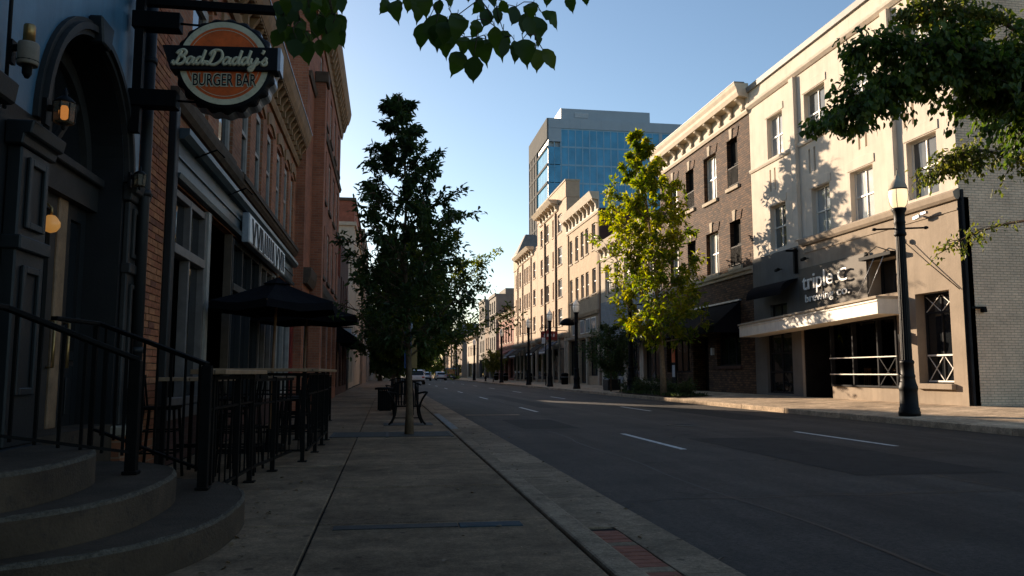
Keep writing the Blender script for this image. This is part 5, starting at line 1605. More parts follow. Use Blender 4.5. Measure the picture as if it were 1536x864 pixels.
# chairs and a table seen through the shop glass
CH = ['in the middle bay', 'left of the far table end', 'in the left bay by the entrance', 'in the right bay near the lamp']
for k, (y, x) in enumerate(((25.1, 16.5), (24.6, 16.75), (25.9, 16.5), (23.6, 16.6))):
    t = empty('wooden_chair', (x, y, .2), 'warm wooden chair behind the brewery shop glass, ' + CH[k], 'chair', 'chairs inside the brewery window')
    MB().box(x - .2, x + .2, y - .2, y + .2, .64, .68).build('seat', K['chairwood'], t)
    for a in (-.17, .17):
        for b in (-.17, .17):
            MB().bar((x + a, y + b, .2), (x + a * .9, y + b * .9, .64), .035).build('leg', K['chairwood'], t)
    for b in (-.17, -.06, .06, .17): MB().bar((x + .18, y + b, .68), (x + .22, y + b, 1.22), .03).build('back_spindle', K['chairwood'], t)
    MB().bar((x + .22, y - .2, 1.24), (x + .22, y + .2, 1.24), .03, .09).build('back_rail', K['chairwood'], t)
t = empty('wooden_table', (17.6, 24.9, .2), 'warm wooden table seen through the brewery shop window', 'table')
MB().box(16.95, 17.7, 24.3, 25.9, 1.22, 1.27).build('top', K['chairwood'], t)
for a, b in ((17.05, 24.4), (17.6, 24.4), (17.05, 25.8), (17.6, 25.8)): MB().box(a - .03, a + .03, b - .03, b + .03, .2, 1.22).build('leg', K['chairwood'], t)
# right-hand window with crossed top and bottom lights
a0, a1 = 20.60, 22.06
f = MB()
for a in (a0, (a0 + a1) / 2 - .03, a1 - .06): f.fbox(RF, a, a + .045, .82, 3.48, -.30, -.23)
for z in (.82, 1.60, 2.88, 3.42): f.fbox(RF, a0 + .06, a1 - .06, z, z + .06, -.298, -.228)
w = f.build('window', K['darkstore'], cb)
for z in (.86, 1.63): MB().fbox(RF, a0 + .05, a1 - .05, z - .02, z + .03, -.226, -.20).build('bright_rail', K['whitewood'], w)
for i in range(2):
    a, b = (a0 + .06, 21.30) if i == 0 else (21.36, a1 - .06)
    for z0, z1 in ((.88, 1.6), (1.66, 2.88), (2.94, 3.42)): MB().fbox(RF, a, b, z0, z1, -.275, -.265).build('pane', K['glass'], w)
    for z0, z1 in ((.88, 1.6), (2.94, 3.42)):
        MB().bar(RF.P(a, z0, -.25), RF.P(b, z1, -.25), .022, .02, up=(1, 0, 0)).bar(RF.P(b, z0, -.244), RF.P(a, z1, -.244), .022, .02, up=(1, 0, 0)).build('cross_bar', K['whitewood'], w)
MB().fbox(RF, 20.5, 22.14, .64, .798, LOW + .001, LOW + .14).build('sill', K['tanwall'], cb, bevel=.01)
# left-hand glazed doors and small window above
window(cb, RF, 29.7, 31.85, .28, 2.80, .14, K['darkstore'], K['glass'], 2, 3, .08, .06, c=LOW)
window(cb, RF, 30.0, 31.4, 3.2, 3.95, .14, K['darkstore'], K['midglass'], 2, 1, .06, .05, c=LOW)
window(cb, RF, 22.92, 24.36, 3.66, 4.82, .44, K['darkstore'], K['glass'], 2, 1, .06, .05, c=LOW)
# black quarter-round awning over the left door
aw = empty('dome_awning', (15.7, 30.5, 4.5), 'small black rounded awning over the left end of the brewery canopy', 'awning')
prof = [(4.0, LOW + .01)] + [(4.30 + .52 * math.sin(t), LOW + .01 + .78 * math.cos(t)) for t in [i * math.pi / 2 / 8 for i in range(9)]]
MB().extr(RF, [(p, q) for p, q in prof[1:]][::-1] + [(4.18, LOW + .79), (4.18, LOW + .77), (4.28, LOW + .76)] , 29.0, 32.0).build('canvas', K['canvas'], aw)
# sign brackets, guy wire, cameras
sbk = empty('sign_bracket', (15.7, 28.6, 5.3), 'black iron bracket with short upright at the left edge of the brewery sign board', 'bracket')
MB().fbox(RF, 28.92, 29.04, 5.0, 6.0, LOW + .05, LOW + .18).fbox(RF, 28.95, 29.01, 5.86, 5.94, LOW + .001, LOW + .5).build('upright', K['iron'], sbk)
sb2 = empty('sign_bracket', (15.7, 23.6, 4.9), 'black iron frame with a pitched rod over the dark opening right of the brewery sign', 'bracket')
MB().fbox(RF, 22.7, 24.40, 4.84, 4.95, LOW + .001, LOW + .34).build('beam', K['iron'], sb2)
MB().fbox(RF, 24.32, 24.40, 4.95, 5.15, LOW + .05, LOW + .13).build('stub', K['iron'], sb2)
MB().tube([RF.P(24.3, 5.0, LOW + .2), RF.P(23.6, 5.22, LOW + .2), RF.P(22.9, 4.97, LOW + .2)], .018, 6).build('rod', K['iron'], sb2)
MB().tube([RF.P(24.6, 3.7, LOW + .3), RF.P(23.6, 4.83, LOW + .3)], .014, 6).tube([RF.P(24.0, 3.7, LOW + .3), RF.P(23.1, 4.83, LOW + .3)], .014, 6).build('brace', K['galv'], sb2)
gw = empty('guy_wire', (16, 21, 4.4), 'thin dark wire slanting down the tan wall right of the street lamp', 'wire')
MB().tube([RF.P(22.28, 5.17, LOW + .12), RF.P(21.2, 4.30, LOW + .08), RF.P(20.1, 3.46, LOW + .03)], .014, 6).build('wire', K['iron'], gw)
MB().lathe(RF.P(22.28, 5.10, LOW + .12), [(.02, 0), (.07, .03), (.07, .12), (.03, .16)], 10).build('anchor', K['galv'], gw)
for k, (a, z) in enumerate(((21.5, 5.82), (28.2, 5.5), (30.3, 5.35))):
    cm = empty('security_camera', RF.P(a, z, .2), ['white security camera under the ledge near the brewery corner', 'small wall floodlight above the brewery sign', 'small wall floodlight above the dome awning'][k], 'camera' if k == 0 else 'floodlight')
    m = K['signwhite'] if k == 0 else K['iron']
    MB().bar(RF.P(a, z, LOW), RF.P(a, z - .02, LOW + .18), .04).build('arm', m, cm)
    MB().bar(RF.P(a + .12, z - .06, LOW + .22), RF.P(a - .16, z - .03, LOW + .22), .11, .10).build('housing', m, cm, bevel=.01)
    if k == 0: MB().bar(RF.P(a - .2, z + .02, LOW + .20), RF.P(a - .44, z + .03, LOW + .20), .10, .08).build('lamp_head', K['galv'], cm, bevel=.01)
ws = empty('wall_lamp', RF.P(22.45, 2.2, .2), 'small dark wall lamp between canopy end and the crossed window', 'wall lamp')
MB().fbox(RF, 22.36, 22.52, 2.05, 2.35, LOW + .001, LOW + .12).build('backplate', K['iron'], ws)
MB().prism(RF, [(22.3, 2.3), (22.58, 2.3), (22.52, 2.05), (22.36, 2.05)], LOW + .121, LOW + .3).build('shade', K['iron'], ws)
mk_ = empty('alarm_box', (16.9, 19.99, 2.9), 'tiny dark bracket on the painted brick end wall', 'bracket')
MB().box(16.1, 16.55, 19.9, 20.02, 2.9, 2.96).box(16.45, 16.55, 19.88, 20.02, 2.8, 2.9).build('arm', K['iron'], mk_)

# ================================================================== RIGHT: BROWN BRICK HOUSE
br_ = empty('brown_building', (16, 39, 0), 'dark brown brick three-storey house with heavy ivory bracketed cornice', 'building')
BY0, BY1, BH = 32.95, 44.9, 13.4
wt = [(34.22, 35.4, 9.85, 12.15), (36.68, 38.25, 9.73, 12.05), (39.62, 40.75, 9.85, 12.0), (42.0, 43.4, 9.75, 12.0)]
wl = [(34.12, 35.3, 6.05, 8.2), (36.64, 38.15, 6.0, 8.1), (39.55, 40.7, 6.05, 8.1), (42.0, 43.4, 6.0, 8.1)]
ops = [w + (.3,) for w in wt + wl] + [(34.5, 37.2, 1.45, 3.2, .25), (38.25, 40.3, .2, 3.0, .7), (40.6, 44.3, 1.15, 3.2, .3)]
mb = MB()
sheet(RF, BY0, BY1, 0, BH, ops, .3, mb)
side(mb, BY0 + .01, 16, BH, 20); side(mb, BY1, 16, BH, 20, 1); roof(mb, BY0, BY1, 16, BH - .05, 20)
mb.build('wall', K['brownbrick'], br_)
for i, w in enumerate(wt + wl):
    dark = i % 2 == 0
    window(br_, RF, *w, .22, K['darkstore'] if dark else K['whitewood'], K['blackvoid'] if dark else K['paleglass'], 1 if dark else 2, 2, .05, .05, one=False)
    MB().fbox(RF, w[0] - .12, w[1] + .12, w[2] - .18, w[2] - .002, -.06, .10).build('sill', K['limestone'], br_, bevel=.015)
    m_ = (w[0] + w[1]) / 2
    h = MB()
    h.prism(RF, [(w[0] - .05, w[3] + .002), (w[1] + .05, w[3] + .002), (w[1] + .22, w[3] + .40), (w[0] - .22, w[3] + .40)], .001, .03)
    ho = h.build('flat_arch', K['brownbrick'], br_)
    MB().prism(RF, [(m_ - .11, w[3] + .003), (m_ + .11, w[3] + .003), (m_ + .18, w[3] + .50), (m_ - .18, w[3] + .50)], .031, .07).build('keystone', K['limestone'], ho)
    if dark:
        bc = MB()
        bc.fbox(RF, w[0] + .01, w[1] - .01, w[2] + .92, w[2] + .97, -.06, -.02)
        bc.fbox(RF, w[0] + .01, w[1] - .01, w[2] + .08, w[2] + .12, -.06, -.02)
        for k in range(9):
            a = w[0] + .06 + (w[1] - w[0] - .12) * k / 8
            bc.fbox(RF, a - .012, a + .012, w[2] + .121, w[2] + .919, -.052, -.028)
        bc.build('balconette', K['iron'], br_)
MB().extr(RF, [(5.55, .001), (5.55, .06), (5.66, .08), (5.72, .16), (5.84, .18), (5.88, .001)], BY0 - .02, BY1).build('string_course', K['limestone'], br_)
co = MB().extr(RF, [(12.80, .001), (12.80, .08), (12.92, .14), (13.0, .14), (13.0, .07), (13.55, .07), (13.60, .48), (13.78, .56), (13.92, .58), (14.08, .66), (14.16, .68), (14.2, .68), (14.2, .001)], BY0 - .05, BY1 + .1)
cn = co.build('cornice', K['ivory'], br_)
MB().extr(RF, [(14.202, .2), (14.202, .70), (14.24, .70), (14.24, .2)], BY0 - .08, BY1 + .12).build('flashing', K['roofcap'], cn)
y = BY0 + .25
while y < BY1 - .3:
    MB().extr(RF, [(13.02, .071), (13.04, .16), (13.14, .20), (13.3, .17), (13.42, .30), (13.52, .46), (13.575, .46), (13.575, .071)], y, y + .26).build('bracket', K['ivory'], cn, bevel=.02)
    y += 1.24
# shop level
window(br_, RF, 34.5, 37.2, 1.45, 3.2, .2, K['darkstore'], K['glass'], 3, 1, .07, .05)
window(br_, RF, 40.6, 44.3, 1.15, 3.2, .22, K['darkstore'], K['glass'], 4, 1, .07, .05)
MB().fquad(RF, [(38.25, .2, -.69), (40.3, .2, -.69), (40.3, 3, -.69), (38.25, 3, -.69)]).build('door', K['blackvoid'], br_)
MB().fbox(RF, 34.4, 37.3, 1.32, 1.448, .001, .08).build('sill', K['maroonbrick'], br_)
MB().fbox(RF, 37.5, 37.7, 2.0, 2.35, .001, .12).build('wall_light', K['signwhite'], br_)
aw = empty('shop_awning', (15.3, 39.3, 3.8), 'wide black sloping canvas awning across the brown brick shop', 'awning')
MB().extr(RF, [(4.40, .02), (3.25, 1.35), (2.95, 1.35), (2.95, 1.33), (3.23, 1.32), (4.34, .02)], 34.35, 44.4).build('canvas', K['canvas'], aw)
for yy in (34.36, 44.36): MB().prism(Fr((16, yy, 0), (-1, 0, 0), (0, 1, 0)), [(.02, 4.39), (1.35, 3.25), (1.35, 2.95), (.02, 2.95)], 0, .02).build('side_flap', K['canvas'], aw)
MB().fbox(RF, 34.30, 44.5, 4.42, 4.50, .001, .10).build('awning_bar', K['galv'], aw)
# cafe frontage items in the shade
mn = empty('menu_board', (15.6, 42.3, 1.7), 'small orange and white menu board standing in the dark shop front behind the yellow tree', 'sign board')
MB().box(15.62, 15.68, 41.9, 42.5, .2, 2.5).build('board', K['darkstore'], mn)
MB().box(15.60, 15.619, 41.95, 42.45, 1.7, 2.45).build('orange_panel', K['orange'], mn)
MB().box(15.60, 15.619, 42.0, 42.4, .9, 1.55).build('white_panel', K['signwhite'], mn)

# ================================================================== RIGHT: FARTHER HOUSES
def plain_house(nm, label, y0, y1, h, wm, depth=20, wins=(), shop=None, sm='darkstore', x0=16.0, sidem=None, gm='midglass', fm='whitewood', sill=None, nx=1, x1=None, one=True):
    t = empty(nm, (x0, (y0 + y1) / 2, 0), label, 'building')
    F = Fr((x0, 0, 0), (0, 1, 0), (-1, 0, 0))
    ops = [w + (.22,) for w in wins] + [s_ + (.3,) for s_ in (shop or [])]
    mb = MB(); sheet(F, y0, y1, 0, h, ops, .2, mb); mb.build('wall', K[wm], t)
    for yy in (y0 + .01, y1 - .01):
        mb = MB(); side(mb, yy, x0, h, depth); mb.build('side_wall', K[sidem or wm], t)
    mb = MB(); roof(mb, y0, y1, x0, h - .05, depth); mb.build('roof', K['roofcap'], t)
    for w in wins: window(t, F, *w, .15, K[fm], K[gm], nx, 2, .08, .06, sill=K[sill] if sill else None, one=one)
    for s_ in (shop or []): window(t, F, *s_, .24, K[sm], K['glass'], 2, 1, .1, .08, one=True)
    return t, F
def cornice(t, F, y0, y1, z, m, k=.5, step=1.0, h=1.0):
    co = MB().extr(F, [(z, .001), (z, .1 * k), (z + .1 * h, .2 * k), (z + .16 * h, .12 * k), (z + .6 * h, .12 * k), (z + .66 * h, .8 * k), (z + .85 * h, k), (z + h, 1.15 * k), (z + h, .001)], y0, y1).build('cornice', m, t)
    y = y0 + .2
    while y < y1 - .25:
        MB().extr(F, [(z + .18 * h, .121 * k), (z + .22 * h, .3 * k), (z + .45 * h, .4 * k), (z + .6 * h, .74 * k), (z + .645 * h, .74 * k), (z + .645 * h, .121 * k)], y, y + .22).build('bracket', m, co)
        y += step
    return co
W = [(y, y + 1.15, z, z + 2.0) for y in (46.3, 48.8, 51.0, 52.6, 55.6) for z in (6.9,)] + [(51.4 - 4.0, 52.5 - 4.0, 3.9, 5.4)]
t, F = plain_house('beige_shop', 'low beige two-storey shop with white bracketed cornice behind the yellow-green tree', 44.95, 58.55, 9.9, 'beige',
    wins=[(46.2, 47.4, 6.9, 9.0), (48.6, 49.8, 6.9, 9.0), (51.3, 52.5, 6.9, 9.0), (53.6, 54.8, 6.9, 9.0), (55.7, 57.3, 6.9, 9.0)],
    shop=[(45.5, 48.6, .6, 3.4), (49.4, 52.2, .3, 3.4), (52.9, 57.9, .9, 3.4)], sidem='maroonbrick', gm='midglass', nx=2)
cornice(t, F, 44.97, 58.5, 9.5, K['ivory'], .55, 1.15, 1.25)
bd = t
for i in range(10):
    MB().fbox(F, 45.0, 58.5, 3.6 + i * .28, 3.6 + i * .28 + .265, .001, .03).build('board', K['clapboard'], bd)
MB().fbox(F, 52.9, 57.9, .2, .85, .001, .06).build('stall_riser', K['clapboard'], bd)
aw = empty('shop_awning', (15.4, 50, 3.5), 'grey-black sloping awning on the low beige shop behind the small dark tree', 'awning')
MB().extr(F, [(3.9, .05), (3.2, 1.0), (2.95, 1.0), (2.95, .98), (3.17, .97), (3.85, .05)], 46.0, 51.5).build('canvas', K['canvas'], aw)

t, F = plain_house('tan_shop', 'three-storey ochre brick shop with bracketed cornice right of the street lamp with the basket', 58.62, 70.0, 13.8, 'tanbrick2',
    wins=[(59.95, 61.1, 10.85, 12.95), (62.2, 63.2, 10.8, 12.9), (63.8, 64.8, 10.75, 12.9), (65.7, 66.8, 10.7, 12.85),
          (59.95, 61.1, 7.35, 9.35), (62.2, 63.2, 7.3, 9.3), (63.8, 64.8, 7.3, 9.3), (65.7, 66.8, 7.25, 9.3), (67.9, 68.9, 7.25, 9.3), (67.9, 68.9, 10.7, 12.8)],
    shop=[(59.6, 62.4, .9, 3.9), (63.0, 65.6, .3, 3.9), (66.2, 69.4, .9, 3.9)], sidem='maroonbrick', sill='limestone')
cornice(t, F, 58.7, 69.95, 13.5, K['ivory'], .7, 1.3, 1.6)
for y in (58.66, 69.2): MB().fbox(F, y, y + .5, .1, 13.4, .001, .10).build('pilaster', K['brownwall'] if y < 60 else K['tanbrick2'], t)
for a, b in ((60.0, 61.4), (61.8, 63.2), (63.6, 65.0), (66.4, 67.8)):
    f = MB().fbox(F, a, b, 4.35, 5.5, .001, .05).build('transom_window', K['whitewood'], t)
    MB().fbox(F, a + .08, b - .08, 4.43, 5.42, .051, .06).build('pane', K['paleglass'], f)
MB().extr(F, [(5.7, .001), (5.7, .15), (5.95, .25), (5.95, .001)], 58.8, 69.9).build('string_course', K['tanbrick2'], t)
MB().extr(F, [(4.0, .001), (4.0, .15), (4.2, .2), (4.2, .001)], 58.8, 69.9).build('shop_beam', K['limestone'], t)
for a in (58.9, 62.5, 65.7, 69.5): MB().fbox(F, a, a + .4, .2, 3.98, .001, .12).build('column', K['limestone'], t)

wins = []
for z0, z1 in ((14.4, 16.15), (11.3, 13.0), (8.25, 9.95), (5.55, 7.15)):
    for a, b in ((72.1, 73.9), (75.6, 76.4), (78.2, 79.6), (81.4, 82.6)): wins.append((a, b, z0, z1))
t, F = plain_house('long_tan_block', 'long tan brick block of four and five storeys with raised parapet', 70.05, 84.3, 17.2, 'tanbrick', depth=1.3, wins=wins, sill='limestone', gm='paleglass')
MB().box(17.3, 30, 70.2, 84.2, 0, 14.2).build('rear_range', K['greywall'], t)
MB().extr(F, [(17.22, .001), (17.22, .06), (18.7, .06), (18.7, -1.25), (17.22, -1.25)], 70.05, 84.3).build('parapet', K['tanbrick'], t)
MB().fbox(F, 70.0, 84.35, 18.702, 18.86, -1.3, .12).build('coping', K['limestone'], t)
cornice(t, F, 73.6, 82.6, 16.6, K['ivory'], .9, 1.5, 1.1)
for y in (74.6, 79.95): MB().fbox(F, y, y + .42, 4.6, 16.55, .001, .16).build('pilaster', K['tanbrick'], t)
for y in (74.52, 79.86): MB().tube([F.P(y, 4.6, .1), F.P(y, 16.5, .1)], .08, 8).build('downpipe', K['brownwall'], t)
MB().extr(F, [(4.35, .001), (4.35, .2), (4.6, .34), (4.75, .34), (4.75, .001)], 70.05, 84.3).build('shop_cornice', K['limestone'], t)
for a in np.arange(70.3, 84, 2.72):
    MB().fbox(F, a, a + .4, .2, 4.34, .001, .16).build('column', K['limestone'], t)
    f = MB().fbox(F, a + .45, a + 2.66, .5, 3.4, .001, .06).build('shop_window', K['darkstore'], t)
    MB().fbox(F, a + .55, a + 2.56, .8, 3.3, .061, .07).build('pane', K['glass'], f)

wins = []
for z0, z1 in ((11.6, 13.4), (8.6, 10.3), (5.7, 7.3)):
    for a, b in ((85.6, 87.0), (88.9, 89.9), (90.4, 91.4), (91.9, 92.9), (95.2, 96.4), (98.0, 99.2)): wins.append((a, b, z0, z1))
t, F = plain_house('tan_terrace', 'tan brick terrace ending in a steep pointed slate gable tower', 84.35, 100.6, 14.9, 'tanbrick', depth=12, wins=wins, sill='limestone', gm='paleglass')
cornice(t, F, 86.5, 96.8, 14.2, K['ivory'], .8, 1.6, 1.0)
for y in (88.0, 93.6, 97.2): MB().fbox(F, y, y + .42, 4.6, 14.15, .001, .14).build('pilaster', K['tanbrick'], t)
MB().extr(F, [(4.2, .001), (4.2, .2), (4.45, .34), (4.6, .34), (4.6, .001)], 84.4, 100.5).build('shop_cornice', K['limestone'], t)
tw = MB().fbox(F, 96.9, 100.7, 14.0, 15.6, -3.6, .08); to = tw.build('tower', K['tanbrick'], t)
MB().fbox(F, 96.7, 100.9, 15.602, 15.9, -3.8, .3).build('tower_cornice', K['ivory'], to)
p = [F.P(96.8, 15.905, .2), F.P(100.8, 15.905, .2), F.P(100.8, 15.905, -3.7), F.P(96.8, 15.905, -3.7), F.P(98.2, 18.6, -1.1), F.P(99.4, 18.6, -1.1), F.P(99.4, 18.6, -2.4), F.P(98.2, 18.6, -2.4)]
MB().hexa(p).build('steep_roof', K['slate'], to)
for a in np.arange(84.6, 100, 2.6):
    MB().fbox(F, a, a + .4, .2, 4.19, .001, .16).build('column', K['limestone'], t)
    f = MB().fbox(F, a + .45, a + 2.55, .4, 3.2, .001, .06).build('shop_window', K['darkstore'], t)
    MB().fbox(F, a + .55, a + 2.45, .6, 3.1, .061, .07).build('pane', K['glass'], f)
# awnings and hanging signs of the tan row
for k, (y0, y1, m, lb) in enumerate(((72.5, 76.4, 'blueawning', 'navy awning under the red hanging sign on the tan block'), (79.0, 83.6, 'canvas', 'black awning on the left half of the long tan block'), (90.0, 95.5, 'canvas', 'black awning at the foot of the tan terrace'), (96.5, 100.3, 'blueawning', 'small navy awning next to the red brick shop'))):
    a = empty('shop_awning', (15.4, y0, 3.4), lb, 'awning')
    MB().extr(RF, [(4.1, .34), (3.2, 1.5), (2.9, 1.5), (2.9, 1.48), (3.17, 1.47), (4.05, .34)], y0, y1).build('canvas', K[m], a)
    MB().extr(RF, [(3.15, 1.502), (3.15, 1.506), (2.98, 1.506), (2.98, 1.502)], y0 + .6, y1 - .6).build('marks', K['signwhite'], a)
rs_ = empty('hanging_sign', (15.2, 70.5, 4.5), 'dark red projecting sign with white marks on the tan block', 'sign')
QF = Fr((14.4, 70.5, 4.5), (1, 0, 0), (0, -1, 0))
MB().prism(QF, [(-.75, -.4), (.75, -.4), (.75, .36), (.1, .40), (-.05, .75), (-.25, .40), (-.75, .36)], -.06, .06).build('board', K['signred'], rs_)
mk = MB()
for a in (-.5, -.22, .06, .34): mk.prism(QF, [(a, -.12), (a + .15, -.12), (a + .18, .12), (a + .05, .16)], .061, .066)
mk.build('marks', K['signwhite'], rs_)
MB().bar((15.15, 70.5, 4.95), (16.0, 70.5, 4.95), .06).build('arm', K['iron'], rs_)
fl = empty('traffic_pole', (13.2, 73.5, 0), 'thin dark pole with a looped bracket and small signs before the tan block', 'pole')
MB().tube([(13.2, 66, .08), (13.2, 66, 5.2)], .05, 8).build('pole', K['iron'], fl)
MB().tube(catmull([(13.2, 66, 4.9), (13.0, 66, 5.1), (12.7, 66, 4.8), (12.9, 66, 4.4), (13.2, 66, 4.3)], 4), .03, 6).build('bracket', K['iron'], fl)
MB().box(12.85, 13.15, 65.94, 65.96, 3.6, 4.1).build('plate', K['signwhite'], fl)
for k, y in enumerate((66.8, 84.0, 101.0, 110.0)):
    b = empty('litter_bin', (15.0, y, .15), ['dark litter bin by the ochre brick shop', 'dark litter bin midway along the tan block', 'dark litter bin at the red brick shop', 'dark litter bin past the red brick shop'][k], 'litter bin', 'litter bins along the right pavement')
    MB().lathe((15.0, y, .15), [(.24, 0), (.30, .05), (.32, .8), (.34, .86), (.26, .96), (.12, 1.0)], 14).build('body', K['iron'], b)
    MB().lathe((15.0, y, .15), [(.335, .62), (.335, .66)], 14).build('hoop', K['galv'], b)

t, F = plain_house('red_brick_shop', 'two-storey red brick shop with pale cornice left of the tan terrace', 100.7, 114.4, 8.6, 'farbrick',
    wins=[(102.2, 103.3, 5.2, 7.4), (104.6, 105.7, 5.2, 7.4), (107.0, 108.1, 5.2, 7.4), (109.4, 110.5, 5.2, 7.4), (112, 113.1, 5.2, 7.4)],
    shop=[(101.4, 104.6, .5, 3.0), (105.4, 108.8, .3, 3.0), (109.6, 113.6, .5, 3.0)], nx=1, sill='limestone')
cornice(t, F, 100.7, 114.3, 8.3, K['ivory'], .6, 1.4, .9)
a = empty('shop_awning', (15.4, 104, 3.4), 'small red awning on the red brick shop', 'awning')
MB().extr(RF, [(4.2, .05), (3.5, 1.4), (3.25, 1.4), (3.25, 1.38), (3.47, 1.37), (4.15, .05)], 102, 109).build('canvas', K['redawning'], a)
for nm, lb, y0, y1, h, m, nzs in (('grey_tower', 'grey square tower house rising above the red brick shop', 117.8, 125.4, 13.0, 'greywall', ((4.6, 6.6), (7.6, 9.6), (10.2, 12.0))),
                                  ('grey_tower', 'narrow grey tower house farthest left of the tall row', 131.4, 140.0, 13.4, 'greywall', ((4.6, 6.6), (7.6, 9.6), (10.2, 12.0)))):
    ws_ = [(a, a + 1.2, z0, z1) for a in (y0 + 1.0, y0 + 3.4, y0 + 5.6) for z0, z1 in nzs]
    t, F = plain_house(nm, lb, y0, y1, h, m, depth=9, wins=ws_, shop=[(y0 + .8, y1 - .8, .4, 3.4)])
    MB().fbox(F, y0 - .05, y1 + .05, h - .35, h + .1, .001, .18).build('parapet_band', K[m], t)
    if y0 < 120:
        MB().box(17.5, 24, y0 + .4, y1 - .4, h - .05, h + .9).build('roof_hut', K[m], t)
    for z0, z1 in ((8.6, 11.2),):
        for x in (17.2, 19.0, 20.9):
            f = MB().box(x, x + 1.1, y0 - .05, y0 - .0, z0, z1).build('window', K['darkstore'], t)
            MB().box(x + .1, x + 1.0, y0 - .06, y0 - .051, z0 + .1, z1 - .1).build('pane', K['glass'], f)
t, F = plain_house('link_house', 'brown house between the two grey towers', 125.5, 131.3, 8.5, 'brownwall', wins=[(126.4, 127.6, 4.8, 6.8), (128.8, 130, 4.8, 6.8)], shop=[(126, 130.8, .4, 3.2)])
t, F = plain_house('gabled_shop', 'small sunlit shop with ornate cornice left of the grey towers', 144.0, 161.0, 7.4, 'beige', wins=[(a, a + 1.3, 4.4, 6.4) for a in (145.4, 148.4, 151.4, 154.4, 157.4)], shop=[(145, 150, .4, 3.0), (152, 159, .4, 3.0)], sidem='greywall')
cornice(t, F, 144, 161, 7.0, K['ivory'], .8, 2.2, 1.1)
for y in (146, 158): MB().fbox(F, y, y + 1.2, 8.1, 9.0, -.6, .2).build('parapet_urn', K['ivory'], t)
t, F = plain_house('corner_house', 'grey-sided house with brown front farther down the right side', 172.0, 198.0, 8.0, 'brownwall', wins=[(a, a + 1.6, 4.4, 6.6) for a in np.arange(174, 196, 3.4)], shop=[(174, 183, .4, 3.0), (186, 196, .4, 3.0)], sidem='greywall')
cornice(t, F, 172, 198, 7.8, K['ivory'], .8, 2.6, 1.0)
t, F = plain_house('hall_building', 'long brown hall with hipped slate roof closing the right side of the street', 204.0, 236.0, 11.2, 'tanbrick', wins=[(a, a + 1.8, z, z + 2.2) for a in np.arange(207, 234, 4.2) for z in (4.2, 7.8)], sidem='brownwall', depth=24)
MB().hexa([(15.6, 203.5, 11.21), (40, 203.5, 11.21), (40, 236.5, 11.21), (15.6, 236.5, 11.21), (20, 209, 14.2), (37, 209, 14.2), (37, 231, 14.2), (20, 231, 14.2)]).build('hip_roof', K['slate'], t)

# ================================================================== GLASS OFFICE TOWER
gt = empty('office_tower', (42, 160, 0), 'tall blue glass office tower with pale metal frame behind the tan row', 'building')
TX0, TX1, TY0, TY1, TZ = 30.66, 58.5, 150.0, 170.0, 51.2
GF = Fr((0, TY0, 0), (1, 0, 0), (0, -1, 0))
GS = Fr((TX0, 0, 0), (0, 1, 0), (-1, 0, 0))
mb = MB()
mb.box(TX0 + .02, TX1, TY0 + .3, TY1, 0, TZ - .02)
mb.build('core', K['towerpanel'], gt)
fr = MB()
fr.fbox(GF, TX0, TX1 + .01, 49.2, TZ, -.3, .35)
fr.fbox(GF, TX0, TX0 + 2.55, 46.5, 49.19, -.3, .35)
fr.fbox(GF, 53.4, 54.0, 12, 49.19, -.3, .30)
fr.build('frame', K['towerpanel'], gt)
for i in range(13): MB().fbox(GF, TX0 + .05 + i * 2.14, TX0 + 2.14 + i * 2.14, 49.25, TZ - .05, .352, .38).build('panel', K['towerpanel'], gt)
MB().box(33.4, 51.8, 150.6, 168, TZ, 53.6).build('plant_room', K['towerpanel'], gt)
lou = MB().box(36.2, 39.0, 150.5, 150.59, 51.8, 52.8).build('louvre', K['signwhite'], gt)
for i in range(4): MB().box(36.2, 39.0, 150.45, 150.499, 51.85 + i * .25, 51.98 + i * .25).build('louvre_blade', K['towerpanel'], gt)
floors = [49.1 - 3.62 * i for i in range(12)]
def pane_mesh(w, h):
    return MB().box(-w / 2, w / 2, -.02, .02, 0, h)
def pane_grid(F, xs, zs, c, gm, par):
    protos = {}
    for i in range(len(xs) - 1):
        for j in range(len(zs) - 1):
            a, b, z1, z0 = xs[i] + .05, xs[i + 1] - .05, zs[j] - .08, zs[j + 1] + .08
            MB().fbox(F, a, b, z0, z1, c + random.uniform(-.015, .015), c + .04).build('pane', gm, par)
xs = list(np.linspace(33.25, 53.4, 15))
pane_grid(GF, xs, floors, .18, K['towerglass'], gt)
xs2 = list(np.linspace(54.0, TX1, 4))
pane_grid(GF, xs2, floors, .10, K['towerglass'], gt)
xs3 = list(np.linspace(TX0, 33.1, 3))
pane_grid(GF, xs3, [z for z in floors if z < 46.4], .26, K['towerglass'], gt)
mu = MB()
for x in xs + xs2 + xs3: mu.fbox(GF, x - .09, x + .09, 10, 49.1 if x > 33.15 else 46.4, .05, .26)
for z in floors: mu.fbox(GF, 33.2, TX1, z - .17, z + .17, .05, .25)
mu.build('mullions', K['towermull'], gt)
gs = MB()
gs.fbox(GS, TY0 - .3, TY1, 47.0, TZ, -.02, .3)
gs.fbox(GS, 161, TY1, 8, 46.99, -.02, .2)
gs.build('side_frame', K['towerconc'], gt)
for i in range(4): MB().fbox(GS, 160.6 + i * 2.9, 160.6 + i * 2.9 + .5, 8, 47, .0, .34).build('side_fin', K['towerconc'], gt)
for z in floors[1:]: MB().fbox(GS, 149.9, 169.9, z - .25, z + .25, .0, .30).build('side_band', K['towerconc'], gt)
pane_grid(GS, [150.4 + i * 1.7 for i in range(7)], [z for z in floors if z < 46.9], .1, K['towerglass'], gt)

